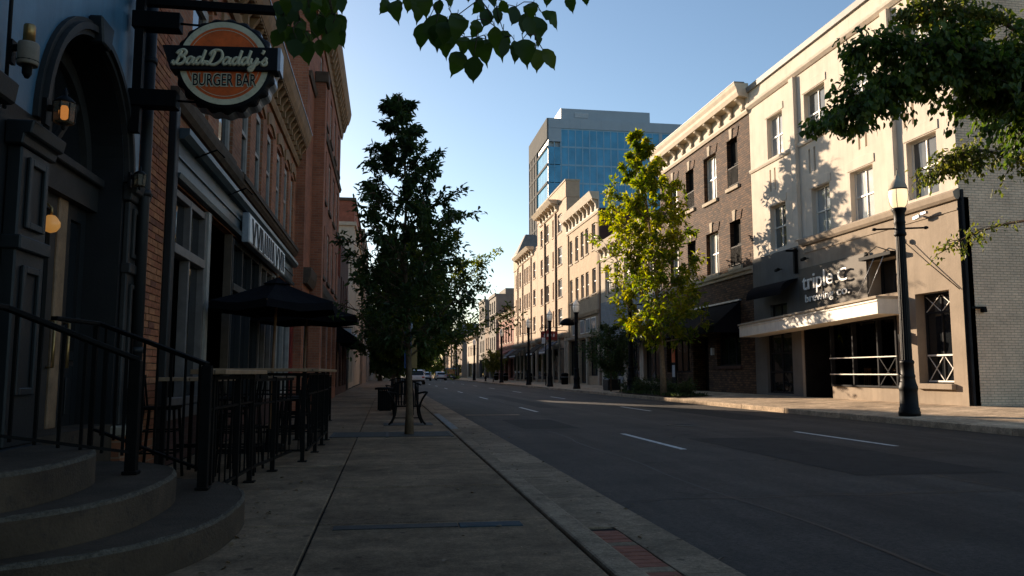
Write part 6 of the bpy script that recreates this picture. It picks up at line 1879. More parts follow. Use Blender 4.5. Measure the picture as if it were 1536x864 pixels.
# ================================================================== TREES AND PLANTS
def leaves_obj(name, P, D, S, mat, par, seed=1, wid=0.42, up=0.6, kind=None, tint=None):
    """many small folded leaf blades, one mesh"""
    r = np.random.default_rng(seed)
    N = len(P)
    P = np.asarray(P, float); D = np.asarray(D, float); S = np.asarray(S, float)
    D /= np.linalg.norm(D, axis=1, keepdims=True) + 1e-9
    nrm = r.normal(size=(N, 3)); nrm[:, 2] = np.abs(nrm[:, 2]) + up
    side = np.cross(D, nrm); side /= np.linalg.norm(side, axis=1, keepdims=True) + 1e-9
    n2 = np.cross(side, D)
    L = S[:, None]
    fold = (r.uniform(.05, .25, N)[:, None]) * L * wid
    w = L * wid
    b = P
    t = P + D * L - n2 * L * r.uniform(0, .25, N)[:, None]
    l1 = P + D * L * .30 + side * w * .48 + n2 * fold
    l2 = P + D * L * .68 + side * w * .36 + n2 * fold * .6
    r1 = P + D * L * .30 - side * w * .48 + n2 * fold
    r2 = P + D * L * .68 - side * w * .36 + n2 * fold * .6
    off = np.array(BASE[par])
    V = np.stack([b, l1, l2, t, r2, r1], 1).reshape(-1, 3) - off
    F = (np.arange(N)[:, None] * 6 + np.array([[0, 1, 2, 3, 0, 3, 4, 5]])).reshape(-1)
    me = bpy.data.meshes.new(name)
    me.vertices.add(N * 6); me.vertices.foreach_set('co', V.astype(np.float32).reshape(-1))
    me.loops.add(N * 8); me.loops.foreach_set('vertex_index', F.astype(np.int32))
    me.polygons.add(N * 2)
    me.polygons.foreach_set('loop_start', np.arange(0, N * 8, 4, dtype=np.int32))
    try: me.polygons.foreach_set('loop_total', np.full(N * 2, 4, dtype=np.int32))
    except Exception: pass
    me.update(calc_edges=True)
    a = me.attributes.new('tint', 'FLOAT', 'POINT')
    tv = r.uniform(0, 1, N) if tint is None else np.clip(tint + r.normal(0, .22, N), 0, 1)
    a.data.foreach_set('value', np.repeat(tv, 6).astype(np.float32))
    me.materials.append(mat)
    o = bpy.data.objects.new(name, me); C.objects.link(o)
    o.parent = par; BASE[o] = BASE[par]
    if kind: o['kind'] = kind
    return o

def prof_at(pf, z):
    zs = [p[0] for p in pf]; rs = [p[1] for p in pf]
    return float(np.interp(z, zs, rs, left=0, right=0))

def tree(name, label, base, H, tr, pf, nl, nleaf, ls, mat, bark, lean=(0, 0), seed=1, z0=None, group=None, cat='tree', gaps=0.0, rise=(.5, 1.0), asym=None, trunk_only_to=None, droop=.25, clump=.16, ncol=0.0):
    rd = random.Random(seed); r = np.random.default_rng(seed)
    t = empty(name, base, label, cat, group)
    bx_, by_, bz_ = base
    zs = np.linspace(0, H, 12)
    path = []
    for i, z in enumerate(zs):
        k = z / H
        path.append((bx_ + lean[0] * k ** 1.6 + rd.uniform(-.04, .04) * k * 2, by_ + lean[1] * k ** 1.6 + rd.uniform(-.04, .04) * k * 2, bz_ + z - (.06 if i == 0 else 0)))
    rad = [max(tr * (1 - .93 * (z / H) ** .9), .008) * (1.35 if z == 0 else 1.0) for z in zs]
    trunk = MB().tube(path, rad, 9).build('trunk', bark, t)
    pa = np.array(path)
    def at(z): return np.array([np.interp(z, zs, pa[:, k]) for k in range(3)])
    zlow = pf[0][0] if z0 is None else z0
    P = []; D = []; T = []
    tw = MB()
    az = rd.uniform(0, 6.28)
    for i in range(nl):
        f = (i + .5) / nl
        ze = zlow + (H * .985 - zlow) * (f ** .9)
        R = prof_at(pf, ze)
        az += 2.399 + rd.uniform(-.35, .35)
        m = 1.0
        if asym: m = asym(az, ze)
        R = R * m * rd.uniform(.72, 1.08)
        if R < .05: continue
        zb = max(zlow * .75, ze - R * rd.uniform(*rise))
        p0 = at(zb)
        d = np.array([math.cos(az), math.sin(az), 0])
        e = at(ze) * np.array([1, 1, 0]) + d * R + np.array([0, 0, bz_ + ze])
        mid = (p0 + e) / 2 + np.array([0, 0, -.10 * R]) + r.normal(0, .05 * R, 3)
        lp = [p0 + (mid - p0) * s * 2 if s < .5 else mid + (e - mid) * (s - .5) * 2 for s in (0, .2, .4, .6, .8, 1)]
        lr = max(tr * .42 * (1 - ze / H * .6), .012)
        MB().tube([tuple(q) for q in lp], [lr * (1 - .85 * s) for s in (0, .2, .4, .6, .8, 1)], 5).build('limb', bark, t)
        lc = rd.random()
        nt = max(4, int(5 + R * 5))
        for k in range(nt):
            s = .22 + .78 * (k + rd.random()) / nt
            q = lp[0] + 0
            j = min(int(s * 5), 4); q = lp[j] + (lp[j + 1] - lp[j]) * (s * 5 - j)
            td = d * .7 + r.normal(0, .65, 3) + np.array([0, 0, .25])
            td /= np.linalg.norm(td)
            tl = (.18 + .42 * R * rd.random() * (1.15 - .5 * s)) * (1.0 if R > .5 else .7)
            e2 = q + td * tl
            tw.tube([tuple(q), tuple((q + e2) / 2 + np.array([0, 0, .02])), tuple(e2)], [.010 + .004 * R, .008, .004], 4)
            if rd.random() < gaps: continue
            nn = max(3, int(nleaf / (nl * nt)))
            ss = r.uniform(.15, 1.08, nn)
            pp = q + td * tl * ss[:, None] + r.normal(0, clump * (.35 + R * .35), (nn, 3))
            P.append(pp)
            D.append(td * .6 + r.normal(0, .6, (nn, 3)) + np.array([0, 0, -droop]))
            T.append(np.full(nn, .5 + (lc - .5) * ncol + rd.uniform(-.15, .15)))
    tag(tw.build('twigs', bark, t), kind='stuff')
    P = np.concatenate(P); D = np.concatenate(D); T = np.concatenate(T)
    S = r.uniform(.65, 1.2, len(P)) * ls
    leaves_obj('crown', P, D, S, mat, t, seed, tint=T)
    return t

# near left street tree and the row behind it
tree('street_tree', 'dark conical street tree with a slim trunk behind the tree grate on the left pavement', (.42, 14.72, 0.0), 6.35, .068,
     [(1.75, .4), (2.15, 1.1), (2.8, 1.2), (3.4, 1.15), (4.2, 1.05), (4.9, .74), (5.5, .44), (6.0, .2), (6.4, .05)], 50, 17000, .120, K['leafdark'], K['barkpale'], lean=(-.28, 0), seed=11, z0=1.85, gaps=.2, rise=(.45, .95), ncol=.3, clump=.075)
def asy(az, z):
    a = math.cos(az)
    return 1.0 + (1.3 * max(0, a) ** 3 if 3.0 < z < 6.2 else 0)
tree('street_tree', 'second left street tree whose long right branch catches yellow sunlight over the road', (.75, 29.0, 0), 6.6, .12,
     [(1.8, .8), (2.6, 1.6), (3.6, 1.75), (4.6, 1.7), (5.6, 1.3), (6.3, .6), (6.7, .1)], 40, 30000, .16, K['leaftwo'], K['bark'], lean=(.3, 0), seed=5, z0=1.9, gaps=.12, asym=asy, clump=.07)
for k, (y, h, lb) in enumerate(((37.5, 5.6, 'dark street tree third in the row along the left kerb'), (59.0, 7.4, 'dark street tree fourth in the row along the left kerb'), (72.0, 8.6, 'dark street tree farthest in the left row'))):
    tree('street_tree', lb, (.55, y, 0), h, .13, [(1.7, .9), (2.6, 1.9), (.55 * h, 2.1), (.75 * h, 1.7), (h - .6, .8), (h, .1)], 24, 7000, .24, K['leafdark'], K['bark'], seed=20 + k, z0=1.8, group='street trees along the left kerb')

# the sunlit yellow-green tree on the right
def asy2(az, z): return 1.0 + .20 * math.sin(az * 2 + z) - .12 * max(0, -math.sin(az))
yt = tree('street_tree', 'sunlit yellow-green tree in the planting bed before the brown brick house', (12.78, 35.9, .08), 12.7, .135,
     [(2.7, .6), (3.3, 1.9), (4.2, 2.55), (5.4, 2.5), (6.8, 2.35), (8.2, 2.2), (9.4, 1.75), (10.4, 1.5), (11.4, .85), (12.1, .45), (12.6, .1)], 54, 20000, .25, K['leafyellow'], K['barktan'], lean=(-1.1, 0), seed=31, z0=3.3, gaps=.34, rise=(.7, 1.3), asym=asy2, clump=.085, ncol=.5)
tree('small_tree', 'small dark bushy young tree on thin twin stems before the low beige shop', (12.9, 45.2, .06), 3.95, .05,
     [(1.3, .5), (1.8, 1.25), (2.6, 1.55), (3.3, 1.2), (3.8, .6), (4.0, .1)], 22, 6500, .15, K['leafdark'], K['bark'], seed=41, z0=1.5)
tree('small_tree', 'tiny bright green young tree beside the far red brick shop', (13.0, 98.0, .06), 3.9, .06,
     [(1.7, .6), (2.3, 1.5), (3.1, 1.6), (3.7, .8), (4.0, .1)], 18, 2600, .26, K['leaflit'], K['bark'], seed=43, z0=1.8)
for k, (x, y, h, rr) in enumerate(((6.0, 205, 12, 6.0), (11.0, 228, 13, 7.0), (0.8, 190, 12, 6.0), (-1.0, 120, 10, 4.0), (3.0, 250, 14, 8.0), (16.5, 262, 12, 7.0))):
    tree('far_tree', ['broad dark tree closing the middle of the far street', 'broad dark tree at the far right end of the street before the hall', 'dark tree at the far left end of the street',
                      'dark tree over the far left pavement', 'tallest dark tree at the very end of the street', 'dark tree behind the long brown hall'][k], (x, y, -.1), h, .3,
         [(1.5, rr * .5), (3, rr * .9), (5.5, rr), (8, rr * .85), (h - 2, rr * .55), (h, .2)], 26, 4200, .75, K['leafmid'] if k in (1,) else K['leafdark'], K['bark'], seed=60 + k, z0=1.8)

# planting bed
bed = MB().hexa([(12.4, 33.2, .0), (14.0, 33.2, .0), (14.0, 42.6, .0), (12.4, 42.6, .0), (12.4, 33.2, .055), (14.0, 33.2, .13), (14.0, 42.6, .13), (12.4, 42.6, .055)])
structure(bed.build('planting_bed', K['soil'], base=(13.2, 38, 0)))
def shrub(x, y, r_, h, label, seed, mat='shrub', ls=.11, n=900):
    t = empty('shrub', (x, y, .08), label, 'shrub', 'shrubs in the planting bed')
    rr = np.random.default_rng(seed)
    st = MB()
    P = []; D = []
    for k in range(14):
        a = rr.uniform(0, 6.28); q = r_ * math.sqrt(rr.uniform(0, 1)); hh = h * rr.uniform(.6, 1.0) * (1 - .35 * q / r_)
        tip = np.array([x + q * math.cos(a), y + q * math.sin(a), .08 + hh])
        b0 = np.array([x + .25 * q * math.cos(a), y + .25 * q * math.sin(a), .06])
        st.tube([tuple(b0), tuple((b0 + tip) / 2 + [0, 0, .04]), tuple(tip)], [.012, .009, .004], 4)
        m = n // 14
        s = rr.uniform(.2, 1.05, m)
        P.append(b0 + (tip - b0) * s[:, None] + rr.normal(0, .10, (m, 3))); D.append(rr.normal(0, .6, (m, 3)) + [0, 0, .5])
    P = np.concatenate(P); P[:, 2] = np.maximum(P[:, 2], .10)
    st.build('stems', K['bark'], t)
    leaves_obj('foliage', P, np.concatenate(D), rr.uniform(.7, 1.2, len(P)) * ls, K[mat], t, seed)
for k, (x, y, r_, h, lb) in enumerate(((12.95, 41.6, .6, .85, 'leftmost pale bushy shrub in the bed right of the dark lamp base'), (13.2, 40.2, .65, .9, 'second shrub from the left in the bed under the yellow-green tree'),
    (12.9, 39.4, .45, .5, 'low shrub just left of the yellow-green tree trunk'), (13.4, 36.6, .5, .55, 'low shrub just right of the yellow-green tree trunk'),
    (13.3, 34.4, .5, .8, 'rightmost shrub at the near end of the planting bed'), (13.7, 38.9, .55, .95, 'taller shrub at the back of the planting bed'))):
    shrub(x, y, r_, h, lb, 80 + k, 'shrub')
gcv = np.random.default_rng(99)
n = 1500
gp = np.stack([gcv.uniform(12.45, 13.95, n), gcv.uniform(33.4, 42.4, n), np.full(n, .09)], 1)
gc_root = empty('ground_cover', (13.2, 38, .1), 'low green ground cover spread over the planting bed', 'ground cover')
gc_root['kind'] = 'stuff'
leaves_obj('blades', gp, gcv.normal(0, .5, (n, 3)) + [0, 0, .8], gcv.uniform(.1, .22, n), K['shrub'], gc_root, 98)
tw2 = empty('tub_plant', (13.6, 47.5, .1), 'dark planted tub beside the small dark tree', 'tub')
MB().box(13.2, 14.0, 46.9, 48.1, .08, .75).build('tub', K['pubdark'], tw2, bevel=.03)
P = np.stack([gcv.uniform(13.25, 13.95, 500), gcv.uniform(46.95, 48.05, 500), gcv.uniform(.75, 1.15, 500)], 1)
leaves_obj('foliage', P, gcv.normal(0, .6, (500, 3)) + [0, 0, .4], gcv.uniform(.08, .15, 500), K['leafdark'], tw2, 97)

# ------------------------------------------------------------------ big tree over the camera: its drooping twigs hang into view
def leaf_mesh(tint, seed, curl=.10, fold=.30):
    """one toothed oval leaf, base at origin, tip along -Z, 1 long"""
    rd = random.Random(seed)
    n = 9
    prof = [0, .17, .27, .325, .335, .30, .235, .14, .05, 0]
    vs = []; fs = []
    for i in range(n + 1):
        s = i / n
        w = prof[i] * (1 + rd.uniform(-.05, .05)); tooth = .02 if i % 2 else -.006
        y = curl * math.sin(math.pi * s) * rd.uniform(.7, 1.2) - curl * .8 * s * s
        vs += [(-(w + tooth * (0 < i < n)), -w * fold - y, -s - (.02 if i % 2 else 0)), (0, -y, -s), ((w + tooth * (0 < i < n)), -w * fold * .6 - y, -s)]
    for i in range(n):
        a = i * 3
        fs += [(a, a + 1, a + 4, a + 3), (a + 1, a + 2, a + 5, a + 4)]
    k = len(vs)
    vs += [(-.012, .004, .22), (.012, .004, .22), (.014, .006, -.05), (-.014, .006, -.05)]
    fs.append((k, k + 1, k + 2, k + 3))
    me = bpy.data.meshes.new('leaf'); me.from_pydata(vs, [], fs)
    a = me.attributes.new('tint', 'FLOAT', 'POINT'); a.data.foreach_set('value', [tint] * len(vs))
    me.polygons.foreach_set('use_smooth', [True] * len(fs))
    return me
def place_leaf(me, p0, p1, par, mat_i=0, yawj=.5, wid=1.0):
    p0, p1 = Vector(p0), Vector(p1)
    d = p1 - p0; L = d.length
    o = bpy.data.objects.new('leaf', me); C.objects.link(o)
    o.parent = par
    q = (-d).normalized().to_track_quat('Z', 'Y')
    tw = Matrix.Rotation(random.uniform(-yawj, yawj), 4, 'Z')
    # blade faces along the street, with a little twist
    z = (-d).normalized(); x = Vector((1, 0, 0)); x = (x - z * x.dot(z)).normalized(); y = z.cross(x)
    R_ = Matrix((x, y, z)).transposed().to_4x4() @ tw
    o.matrix_local = Matrix.Translation(p0 - BASE[par]) @ R_ @ Matrix.Diagonal((L * 1.12 * wid, L * 1.12, L * 1.12, 1))
    return o
LEAF_B = [(-0.024, 3.966, 3.009, -0.061, 3.969, 2.937), (0.02, 3.967, 3.012, 0.027, 3.949, 2.89), (0.117, 3.875, 2.987, 0.124, 3.865, 2.859), (0.178, 3.972, 2.909, 0.144, 3.989, 2.776), (0.222, 3.787, 2.873, 0.219, 3.789, 2.695), (0.303, 3.592, 2.778, 0.291, 3.564, 2.648), (0.27, 3.842, 2.777, 0.265, 3.841, 2.673), (0.243, 3.96, 3.026, 0.233, 3.967, 2.946), (0.255, 3.641, 2.765, 0.24, 3.633, 2.653), (0.354, 3.918, 2.735, 0.305, 3.919, 2.617), (0.38, 3.585, 2.583, 0.38, 3.605, 2.468), (0.367, 3.944, 2.828, 0.359, 3.919, 2.73), (0.426, 3.819, 2.778, 0.415, 3.812, 2.661), (0.478, 3.926, 2.816, 0.477, 3.915, 2.684), (0.426, 3.683, 2.906, 0.389, 3.682, 2.837), (0.498, 4.005, 3.019, 0.472, 3.981, 2.91), (0.399, 3.63, 2.781, 0.38, 3.638, 2.696), (0.54, 3.97, 3.017, 0.546, 3.97, 2.922), (0.534, 3.771, 2.956, 0.571, 3.792, 2.901), (0.636, 3.922, 3.001, 0.609, 3.896, 2.893), (0.574, 3.968, 2.888, 0.56, 3.95, 2.738), (0.494, 3.713, 2.792, 0.508, 3.733, 2.691), (0.556, 3.766, 2.764, 0.542, 3.784, 2.667), (0.582, 3.654, 2.701, 0.59, 3.676, 2.601), (0.625, 3.658, 2.711, 0.642, 3.637, 2.575), (0.705, 3.797, 2.971, 0.686, 3.788, 2.873), (0.664, 3.818, 2.92, 0.657, 3.843, 2.827), (0.734, 3.893, 2.942, 0.739, 3.863, 2.806), (0.657, 3.717, 2.856, 0.674, 3.72, 2.752), (0.743, 3.794, 2.92, 0.83, 3.807, 2.852), (0.714, 3.793, 2.724, 0.715, 3.768, 2.604), (0.727, 3.688, 2.681, 0.791, 3.709, 2.594), (0.699, 3.737, 2.772, 0.723, 3.753, 2.719), (0.828, 4.014, 3.157, 0.818, 4.021, 3.068), (0.904, 3.878, 3.065, 0.928, 3.884, 2.976), (0.951, 3.718, 3.008, 0.968, 3.743, 2.95), (0.287, 3.785, 2.877, 0.349, 3.81, 2.791), (0.208, 3.714, 2.784, 0.2, 3.737, 2.705), (0.298, 3.926, 2.862, 0.294, 3.933, 2.749), (0.146, 3.775, 2.951, 0.162, 3.753, 2.842), (0.085, 3.919, 3.017, 0.075, 3.911, 2.932), (0.259, 3.871, 3.007, 0.291, 3.849, 2.947), (0.439, 3.616, 2.907, 0.478, 3.595, 2.835), (0.398, 3.936, 3.097, 0.385, 3.917, 3.01)]
LEAF_A = [(-0.304, 3.941, 3.011, -0.264, 3.933, 2.934), (-0.271, 3.746, 2.811, -0.224, 3.737, 2.726), (-0.263, 3.772, 2.752, -0.231, 3.748, 2.658), (-0.299, 3.642, 2.666, -0.295, 3.668, 2.587), (-0.325, 3.508, 2.583, -0.316, 3.517, 2.508), (-0.374, 3.596, 2.609, -0.374, 3.584, 2.5), (-0.409, 3.414, 2.537, -0.414, 3.385, 2.445), (-0.511, 3.97, 2.839, -0.527, 3.989, 2.753), (-0.539, 3.881, 2.78, -0.575, 3.899, 2.697), (-0.53, 3.972, 2.937, -0.558, 3.952, 2.828), (-0.468, 3.751, 2.9, -0.473, 3.75, 2.831), (-0.51, 3.744, 2.831, -0.481, 3.771, 2.755), (-0.337, 3.856, 2.936, -0.334, 3.884, 2.874), (-0.448, 3.47, 2.764, -0.466, 3.479, 2.679), (-0.312, 3.805, 2.787, -0.29, 3.82, 2.724), (-0.448, 3.771, 2.8, -0.431, 3.791, 2.717), (-0.284, 3.582, 2.835, -0.277, 3.607, 2.764), (-0.385, 3.644, 2.839, -0.386, 3.65, 2.777), (-0.293, 3.938, 2.835, -0.288, 3.95, 2.763), (-0.275, 3.586, 2.739, -0.245, 3.57, 2.645), (-0.378, 3.596, 2.768, -0.37, 3.604, 2.697), (-0.519, 3.998, 2.972, -0.496, 4.022, 2.915), (-0.499, 3.64, 2.736, -0.511, 3.634, 2.654), (-0.42, 3.89, 2.92, -0.38, 3.878, 2.844), (-0.409, 3.647, 2.833, -0.395, 3.618, 2.75), (-0.405, 3.51, 2.66, -0.415, 3.513, 2.583), (-0.296, 3.816, 2.946, -0.327, 3.823, 2.874), (-0.314, 3.619, 2.742, -0.333, 3.646, 2.681), (-0.484, 3.774, 2.835, -0.511, 3.753, 2.736), (-0.265, 3.441, 2.598, -0.25, 3.469, 2.523), (-0.558, 3.993, 2.97, -0.524, 4.018, 2.889), (-0.419, 3.762, 2.731, -0.406, 3.751, 2.637), (-0.417, 3.455, 2.742, -0.417, 3.44, 2.673), (-0.4, 3.533, 2.628, -0.413, 3.559, 2.578), (-0.543, 3.936, 2.97, -0.522, 3.952, 2.9), (-0.422, 3.489, 2.777, -0.387, 3.474, 2.7), (-0.454, 3.58, 2.826, -0.486, 3.606, 2.771), (-0.328, 3.498, 2.778, -0.358, 3.515, 2.709), (-0.466, 3.808, 2.737, -0.491, 3.811, 2.654), (-0.344, 3.976, 2.951, -0.303, 3.961, 2.862), (-0.46, 3.715, 2.819, -0.488, 3.694, 2.731), (-0.424, 3.458, 2.607, -0.397, 3.43, 2.524), (-0.498, 3.59, 2.789, -0.511, 3.567, 2.71), (-0.426, 3.437, 2.601, -0.451, 3.466, 2.553), (-0.269, 3.573, 2.735, -0.235, 3.597, 2.674), (-0.294, 3.821, 2.828, -0.272, 3.835, 2.745), (-0.405, 3.793, 2.928, -0.426, 3.82, 2.845), (-0.302, 3.927, 2.816, -0.313, 3.94, 2.731), (-0.315, 3.736, 2.79, -0.291, 3.748, 2.716), (-0.362, 3.834, 2.823, -0.377, 3.837, 2.726), (-0.274, 3.702, 2.897, -0.237, 3.681, 2.795), (-0.369, 3.907, 2.997, -0.337, 3.906, 2.928), (-0.249, 3.441, 2.655, -0.274, 3.421, 2.581), (-0.377, 3.925, 2.889, -0.355, 3.91, 2.785), (-0.459, 3.635, 2.865, -0.429, 3.646, 2.81), (-0.312, 3.917, 2.991, -0.285, 3.907, 2.893)]
ot = empty('overhanging_tree', (.72, -1.1, 0), 'large-leaved tree above the near pavement with toothed leaves drooping into the top of the view', 'tree')
MB().tube([(.72, -1.1, -.05), (.70, -1.08, 1.2), (.66, -.95, 2.4), (.62, -.7, 3.6), (.6, -.5, 5.0), (.6, -.3, 6.6)], [.17, .13, .12, .11, .08, .03], 12).build('trunk', K['bark'], ot)
limbs = [
    [(.64, -.8, 3.2), (.4, .6, 3.7), (.1, 2.2, 3.75), (-.2, 3.2, 3.45), (-.40, 3.75, 3.15)],
    [(.62, -.7, 3.5), (.6, 1.0, 4.0), (.5, 2.6, 3.85), (.45, 3.5, 3.45), (.40, 3.85, 3.1)],
    [(.6, -.5, 4.6), (1.6, .5, 5.2), (2.6, 1.0, 5.6)],
    [(.62, -.6, 4.0), (-.6, .2, 4.6), (-1.6, .6, 5.0)],
    [(.6, -.5, 5.0), (.5, .6, 5.8), (.4, 1.2, 6.6)],
    [(.64, -.8, 3.4), (1.2, -2.2, 4.2), (1.6, -3.4, 4.8)],
]
for l in limbs: MB().tube(catmull(l, 4), [.05 * (1 - .9 * i / (4 * (len(l) - 1))) + .006 for i in range(4 * (len(l) - 1) + 1)], 7).build('limb', K['bark'], ot)
lms = [leaf_mesh(t, 100 + i, (i % 4) * .09, .15 + .12 * (i % 3)) for i, t in enumerate((.05, .2, .35, .5, .3, .15, .6, .4))]
for m in lms: m.materials.append(K['leafmid'])
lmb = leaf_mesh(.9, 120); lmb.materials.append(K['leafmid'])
tw = MB()
def twig_to(root, leafs):
    for q in leafs:
        p = Vector(q[:3])
        # stalk joins a neighbouring twig point above
        a = p + Vector((random.uniform(-.03, .03), random.uniform(-.03, .03), .06))
        tw.tube([tuple(p + Vector((0, 0, .0))), tuple(a)], [.0016, .002], 4)
for q in LEAF_A + LEAF_B:
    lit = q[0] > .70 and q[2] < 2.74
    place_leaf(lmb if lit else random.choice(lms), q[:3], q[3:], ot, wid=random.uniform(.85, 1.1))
# twig skeleton: link every leaf base to its nearest neighbour that sits higher, up to the limb ends
def link(L, top):
    pts = [Vector(q[:3]) for q in L] + [Vector(t) for t in top]
    for i, p in enumerate(pts[:len(L)]):
        best = None
        for j, q in enumerate(pts):
            if j == i or q.z < p.z + .01: continue
            dd = (q - p).length * (1 + (0 if j >= len(L) else .1))
            if best is None or dd < best[0]: best = (dd, q)
        if best:
            q = best[1]
            mid = (p + q) / 2 + Vector((random.uniform(-.012, .012), random.uniform(-.012, .012), .012))
            tw.tube([tuple(p), tuple(mid), tuple(q)], [.0022, .0026, .0032], 4)
link(LEAF_A, [(-.40, 3.75, 3.15), (-.3, 3.5, 3.3), (-.5, 3.8, 3.1)])
link(LEAF_B, [(.40, 3.85, 3.1), (.2, 3.8, 3.12), (.6, 3.8, 3.1), (.8, 3.8, 3.16)])
tag(tw.build('twigs', K['bark'], ot), kind='stuff')
r = np.random.default_rng(5)
P = []; D = []
for c, s, n in (((.2, .2, 4.6), (1.5, 1.0, .7), 5200), ((.5, -1.6, 4.8), (1.6, 1.2, .9), 5200), ((.5, -.2, 6.0), (1.2, 1.0, .7), 2600), ((-1.3, .3, 4.9), (.8, .8, .5), 1400), ((2.0, .4, 5.3), (.9, .7, .5), 1400)):
    p = r.normal(0, .55, (n, 3)) * s + c
    P.append(p); D.append(r.normal(0, .5, (n, 3)) + [0, 0, -.5])
P = np.concatenate(P); D = np.concatenate(D)
keep = P[:, 2] > 3.5 + np.maximum(P[:, 1], 0) * .55
leaves_obj('foliage', P[keep], D[keep], r.uniform(.09, .15, keep.sum()), K['leafmid'], ot, 6, wid=.62, kind='stuff')

# ------------------------------------------------------------------ tree on the right whose boughs reach over the road
rt_ = empty('kerbside_tree', (13.0, 12.4, .05), 'leafy tree off the right edge, dark boughs over the road and a sunlit lower one', 'tree')
MB().tube([(13.0, 12.4, 0), (12.98, 12.4, 1.5), (12.9, 12.45, 3.0), (12.8, 12.5, 4.6), (12.75, 12.5, 6.5), (12.7, 12.5, 8.8)], [.22, .16, .15, .13, .10, .04], 10).build('trunk', K['bark'], rt_)
bough1 = [(12.8, 12.5, 4.9), (11.6, 12.7, 6.1), (10.4, 12.9, 6.75), (9.5, 13.0, 6.65), (8.7, 13.1, 6.25), (8.05, 13.15, 5.7)]
bough2 = [(12.85, 12.5, 4.4), (12.6, 13.6, 5.2), (12.2, 14.6, 5.75), (11.9, 15.1, 5.7), (11.5, 15.3, 5.35)]
bough3 = [(12.8, 12.5, 5.6), (11.6, 12.4, 6.6), (10.3, 12.6, 7.05), (9.1, 12.8, 7.1), (8.2, 12.9, 7.0)]
bough5 = [(12.8, 12.5, 5.4), (12.2, 12.6, 6.5), (11.4, 12.7, 6.95), (10.6, 12.8, 7.2), (10.0, 12.9, 7.35)]
bough7 = [(12.8, 12.5, 5.8), (11.5, 12.6, 7.4), (10.3, 12.8, 7.9), (9.3, 13.0, 7.75)]
bough6 = [(12.8, 12.5, 5.2), (12.3, 12.9, 6.0), (11.7, 13.2, 6.4), (11.0, 13.4, 6.5)]
bough4 = [(12.85, 12.5, 3.9), (12.4, 13.8, 4.1), (12.1, 14.8, 4.0), (11.8, 15.4, 3.7)]
twr = MB()
leafR = [leaf_mesh(t, 140 + i) for i, t in enumerate((.1, .3, .5, .7))]
for m in leafR: m.materials.append(K['leafmid'])
leafL = [leaf_mesh(t, 150 + i) for i, t in enumerate((.3, .6, .9))]
for m in leafL: m.materials.append(K['leaflit'])
cand = []
def bough(pts, rad, ntw, nlf, spread, ls, mat, down, seed, s0=.25):
    r = np.random.default_rng(seed)
    c = catmull(pts, 6)
    MB().tube(c, [rad * (1 - .88 * i / (len(c) - 1)) + .006 for i in range(len(c))], 7).build('bough', K['bark'], rt_)
    A = np.array([tuple(q) for q in c])
    P = []; D = []
    for k in range(ntw):
        s = s0 + (1 - s0) * (k + r.random()) / ntw
        i = min(int(s * (len(A) - 1)), len(A) - 2)
        q = A[i]
        td = r.normal(0, 1, 3) * np.array([.9, .8, .55]) + np.array([-.25, 0, -down])
        td /= np.linalg.norm(td)
        L = spread * r.uniform(.35, 1.0) * (1.15 - .45 * s)
        e = q + td * L + np.array([0, 0, -.15 * L])
        twr.tube([tuple(q), tuple((q + e) / 2 + np.array([0, 0, .06 * L])), tuple(e)], [.012, .008, .003], 4)
        ss = r.uniform(.25, 1.05, nlf)
        P.append(q + (e - q) * ss[:, None] + r.normal(0, .07, (nlf, 3)))
        D.append((e - q) / L * .4 + r.normal(0, .4, (nlf, 3)) + np.array([0, 0, -.6]))
        for z in range(2 if k % 2 else 1):
            cand.append((e + r.normal(0, .05, 3), (e - q) / L * .25 + r.normal(0, .2, 3) + np.array([0, 0, -.75]), ls, mat))
    return np.concatenate(P), np.concatenate(D), ls
for i, a in enumerate(((bough1, .07, 140, 36, 1.05, .14, 'leafmid', .25, 201, .12), (bough3, .06, 100, 30, .85, .14, 'leafmid', .1, 203, .1), (bough5, .05, 90, 34, .9, .14, 'leafmid', .0, 205, .05), (bough7, .05, 70, 36, .75, .13, 'leaflit', .25, 207, .1), (bough6, .04, 70, 34, .85, .14, 'leafmid', .15, 206, .05), (bough2, .045, 70, 22, .8, .11, 'leaflit', .2, 202, .3), (bough4, .03, 16, 13, .6, .10, 'leaflit', .15, 204, .45))):
    P, D, ls = bough(*a)
    leaves_obj('foliage', P, D, np.random.default_rng(300 + i).uniform(.7, 1.15, len(P)) * ls, K[a[6]], rt_, 310 + i, wid=.55, kind='stuff')
tag(twr.build('twigs', K['bark'], rt_), kind='stuff')
for p, d, ls, mat in cand[:290]:
    d = d / np.linalg.norm(d) * ls * random.uniform(.9, 1.3)
    place_leaf(random.choice(leafR if mat == 'leafmid' else leafL), tuple(p), tuple(p + d), rt_, yawj=1.2)

# fallen leaves along the kerb, the steps and the gutter
fl_ = empty('fallen_leaves', (1.0, 8, 0), 'scattered small dry leaves lying on the left pavement and gutter', 'leaves')
fl_['kind'] = 'stuff'
q_ = np.random.default_rng(44)
n = 170
fx = np.concatenate([q_.uniform(1.46, 2.3, 70), q_.uniform(-1.0, 1.2, 60), q_.uniform(-1.1, -.8, 40)])
fy = np.concatenate([q_.uniform(3.5, 22, 70), q_.uniform(4, 20, 60), q_.uniform(4.6, 9, 40)])
fz = np.concatenate([np.full(70, -.105), np.full(100, .006)])
fd = q_.normal(0, 1, (n, 3)); fd[:, 2] *= .12
leaves_obj('leaf_litter', np.stack([fx, fy, fz], 1), fd, q_.uniform(.025, .06, n), K['dryleaf'], fl_, 45, wid=.6, up=3.0)

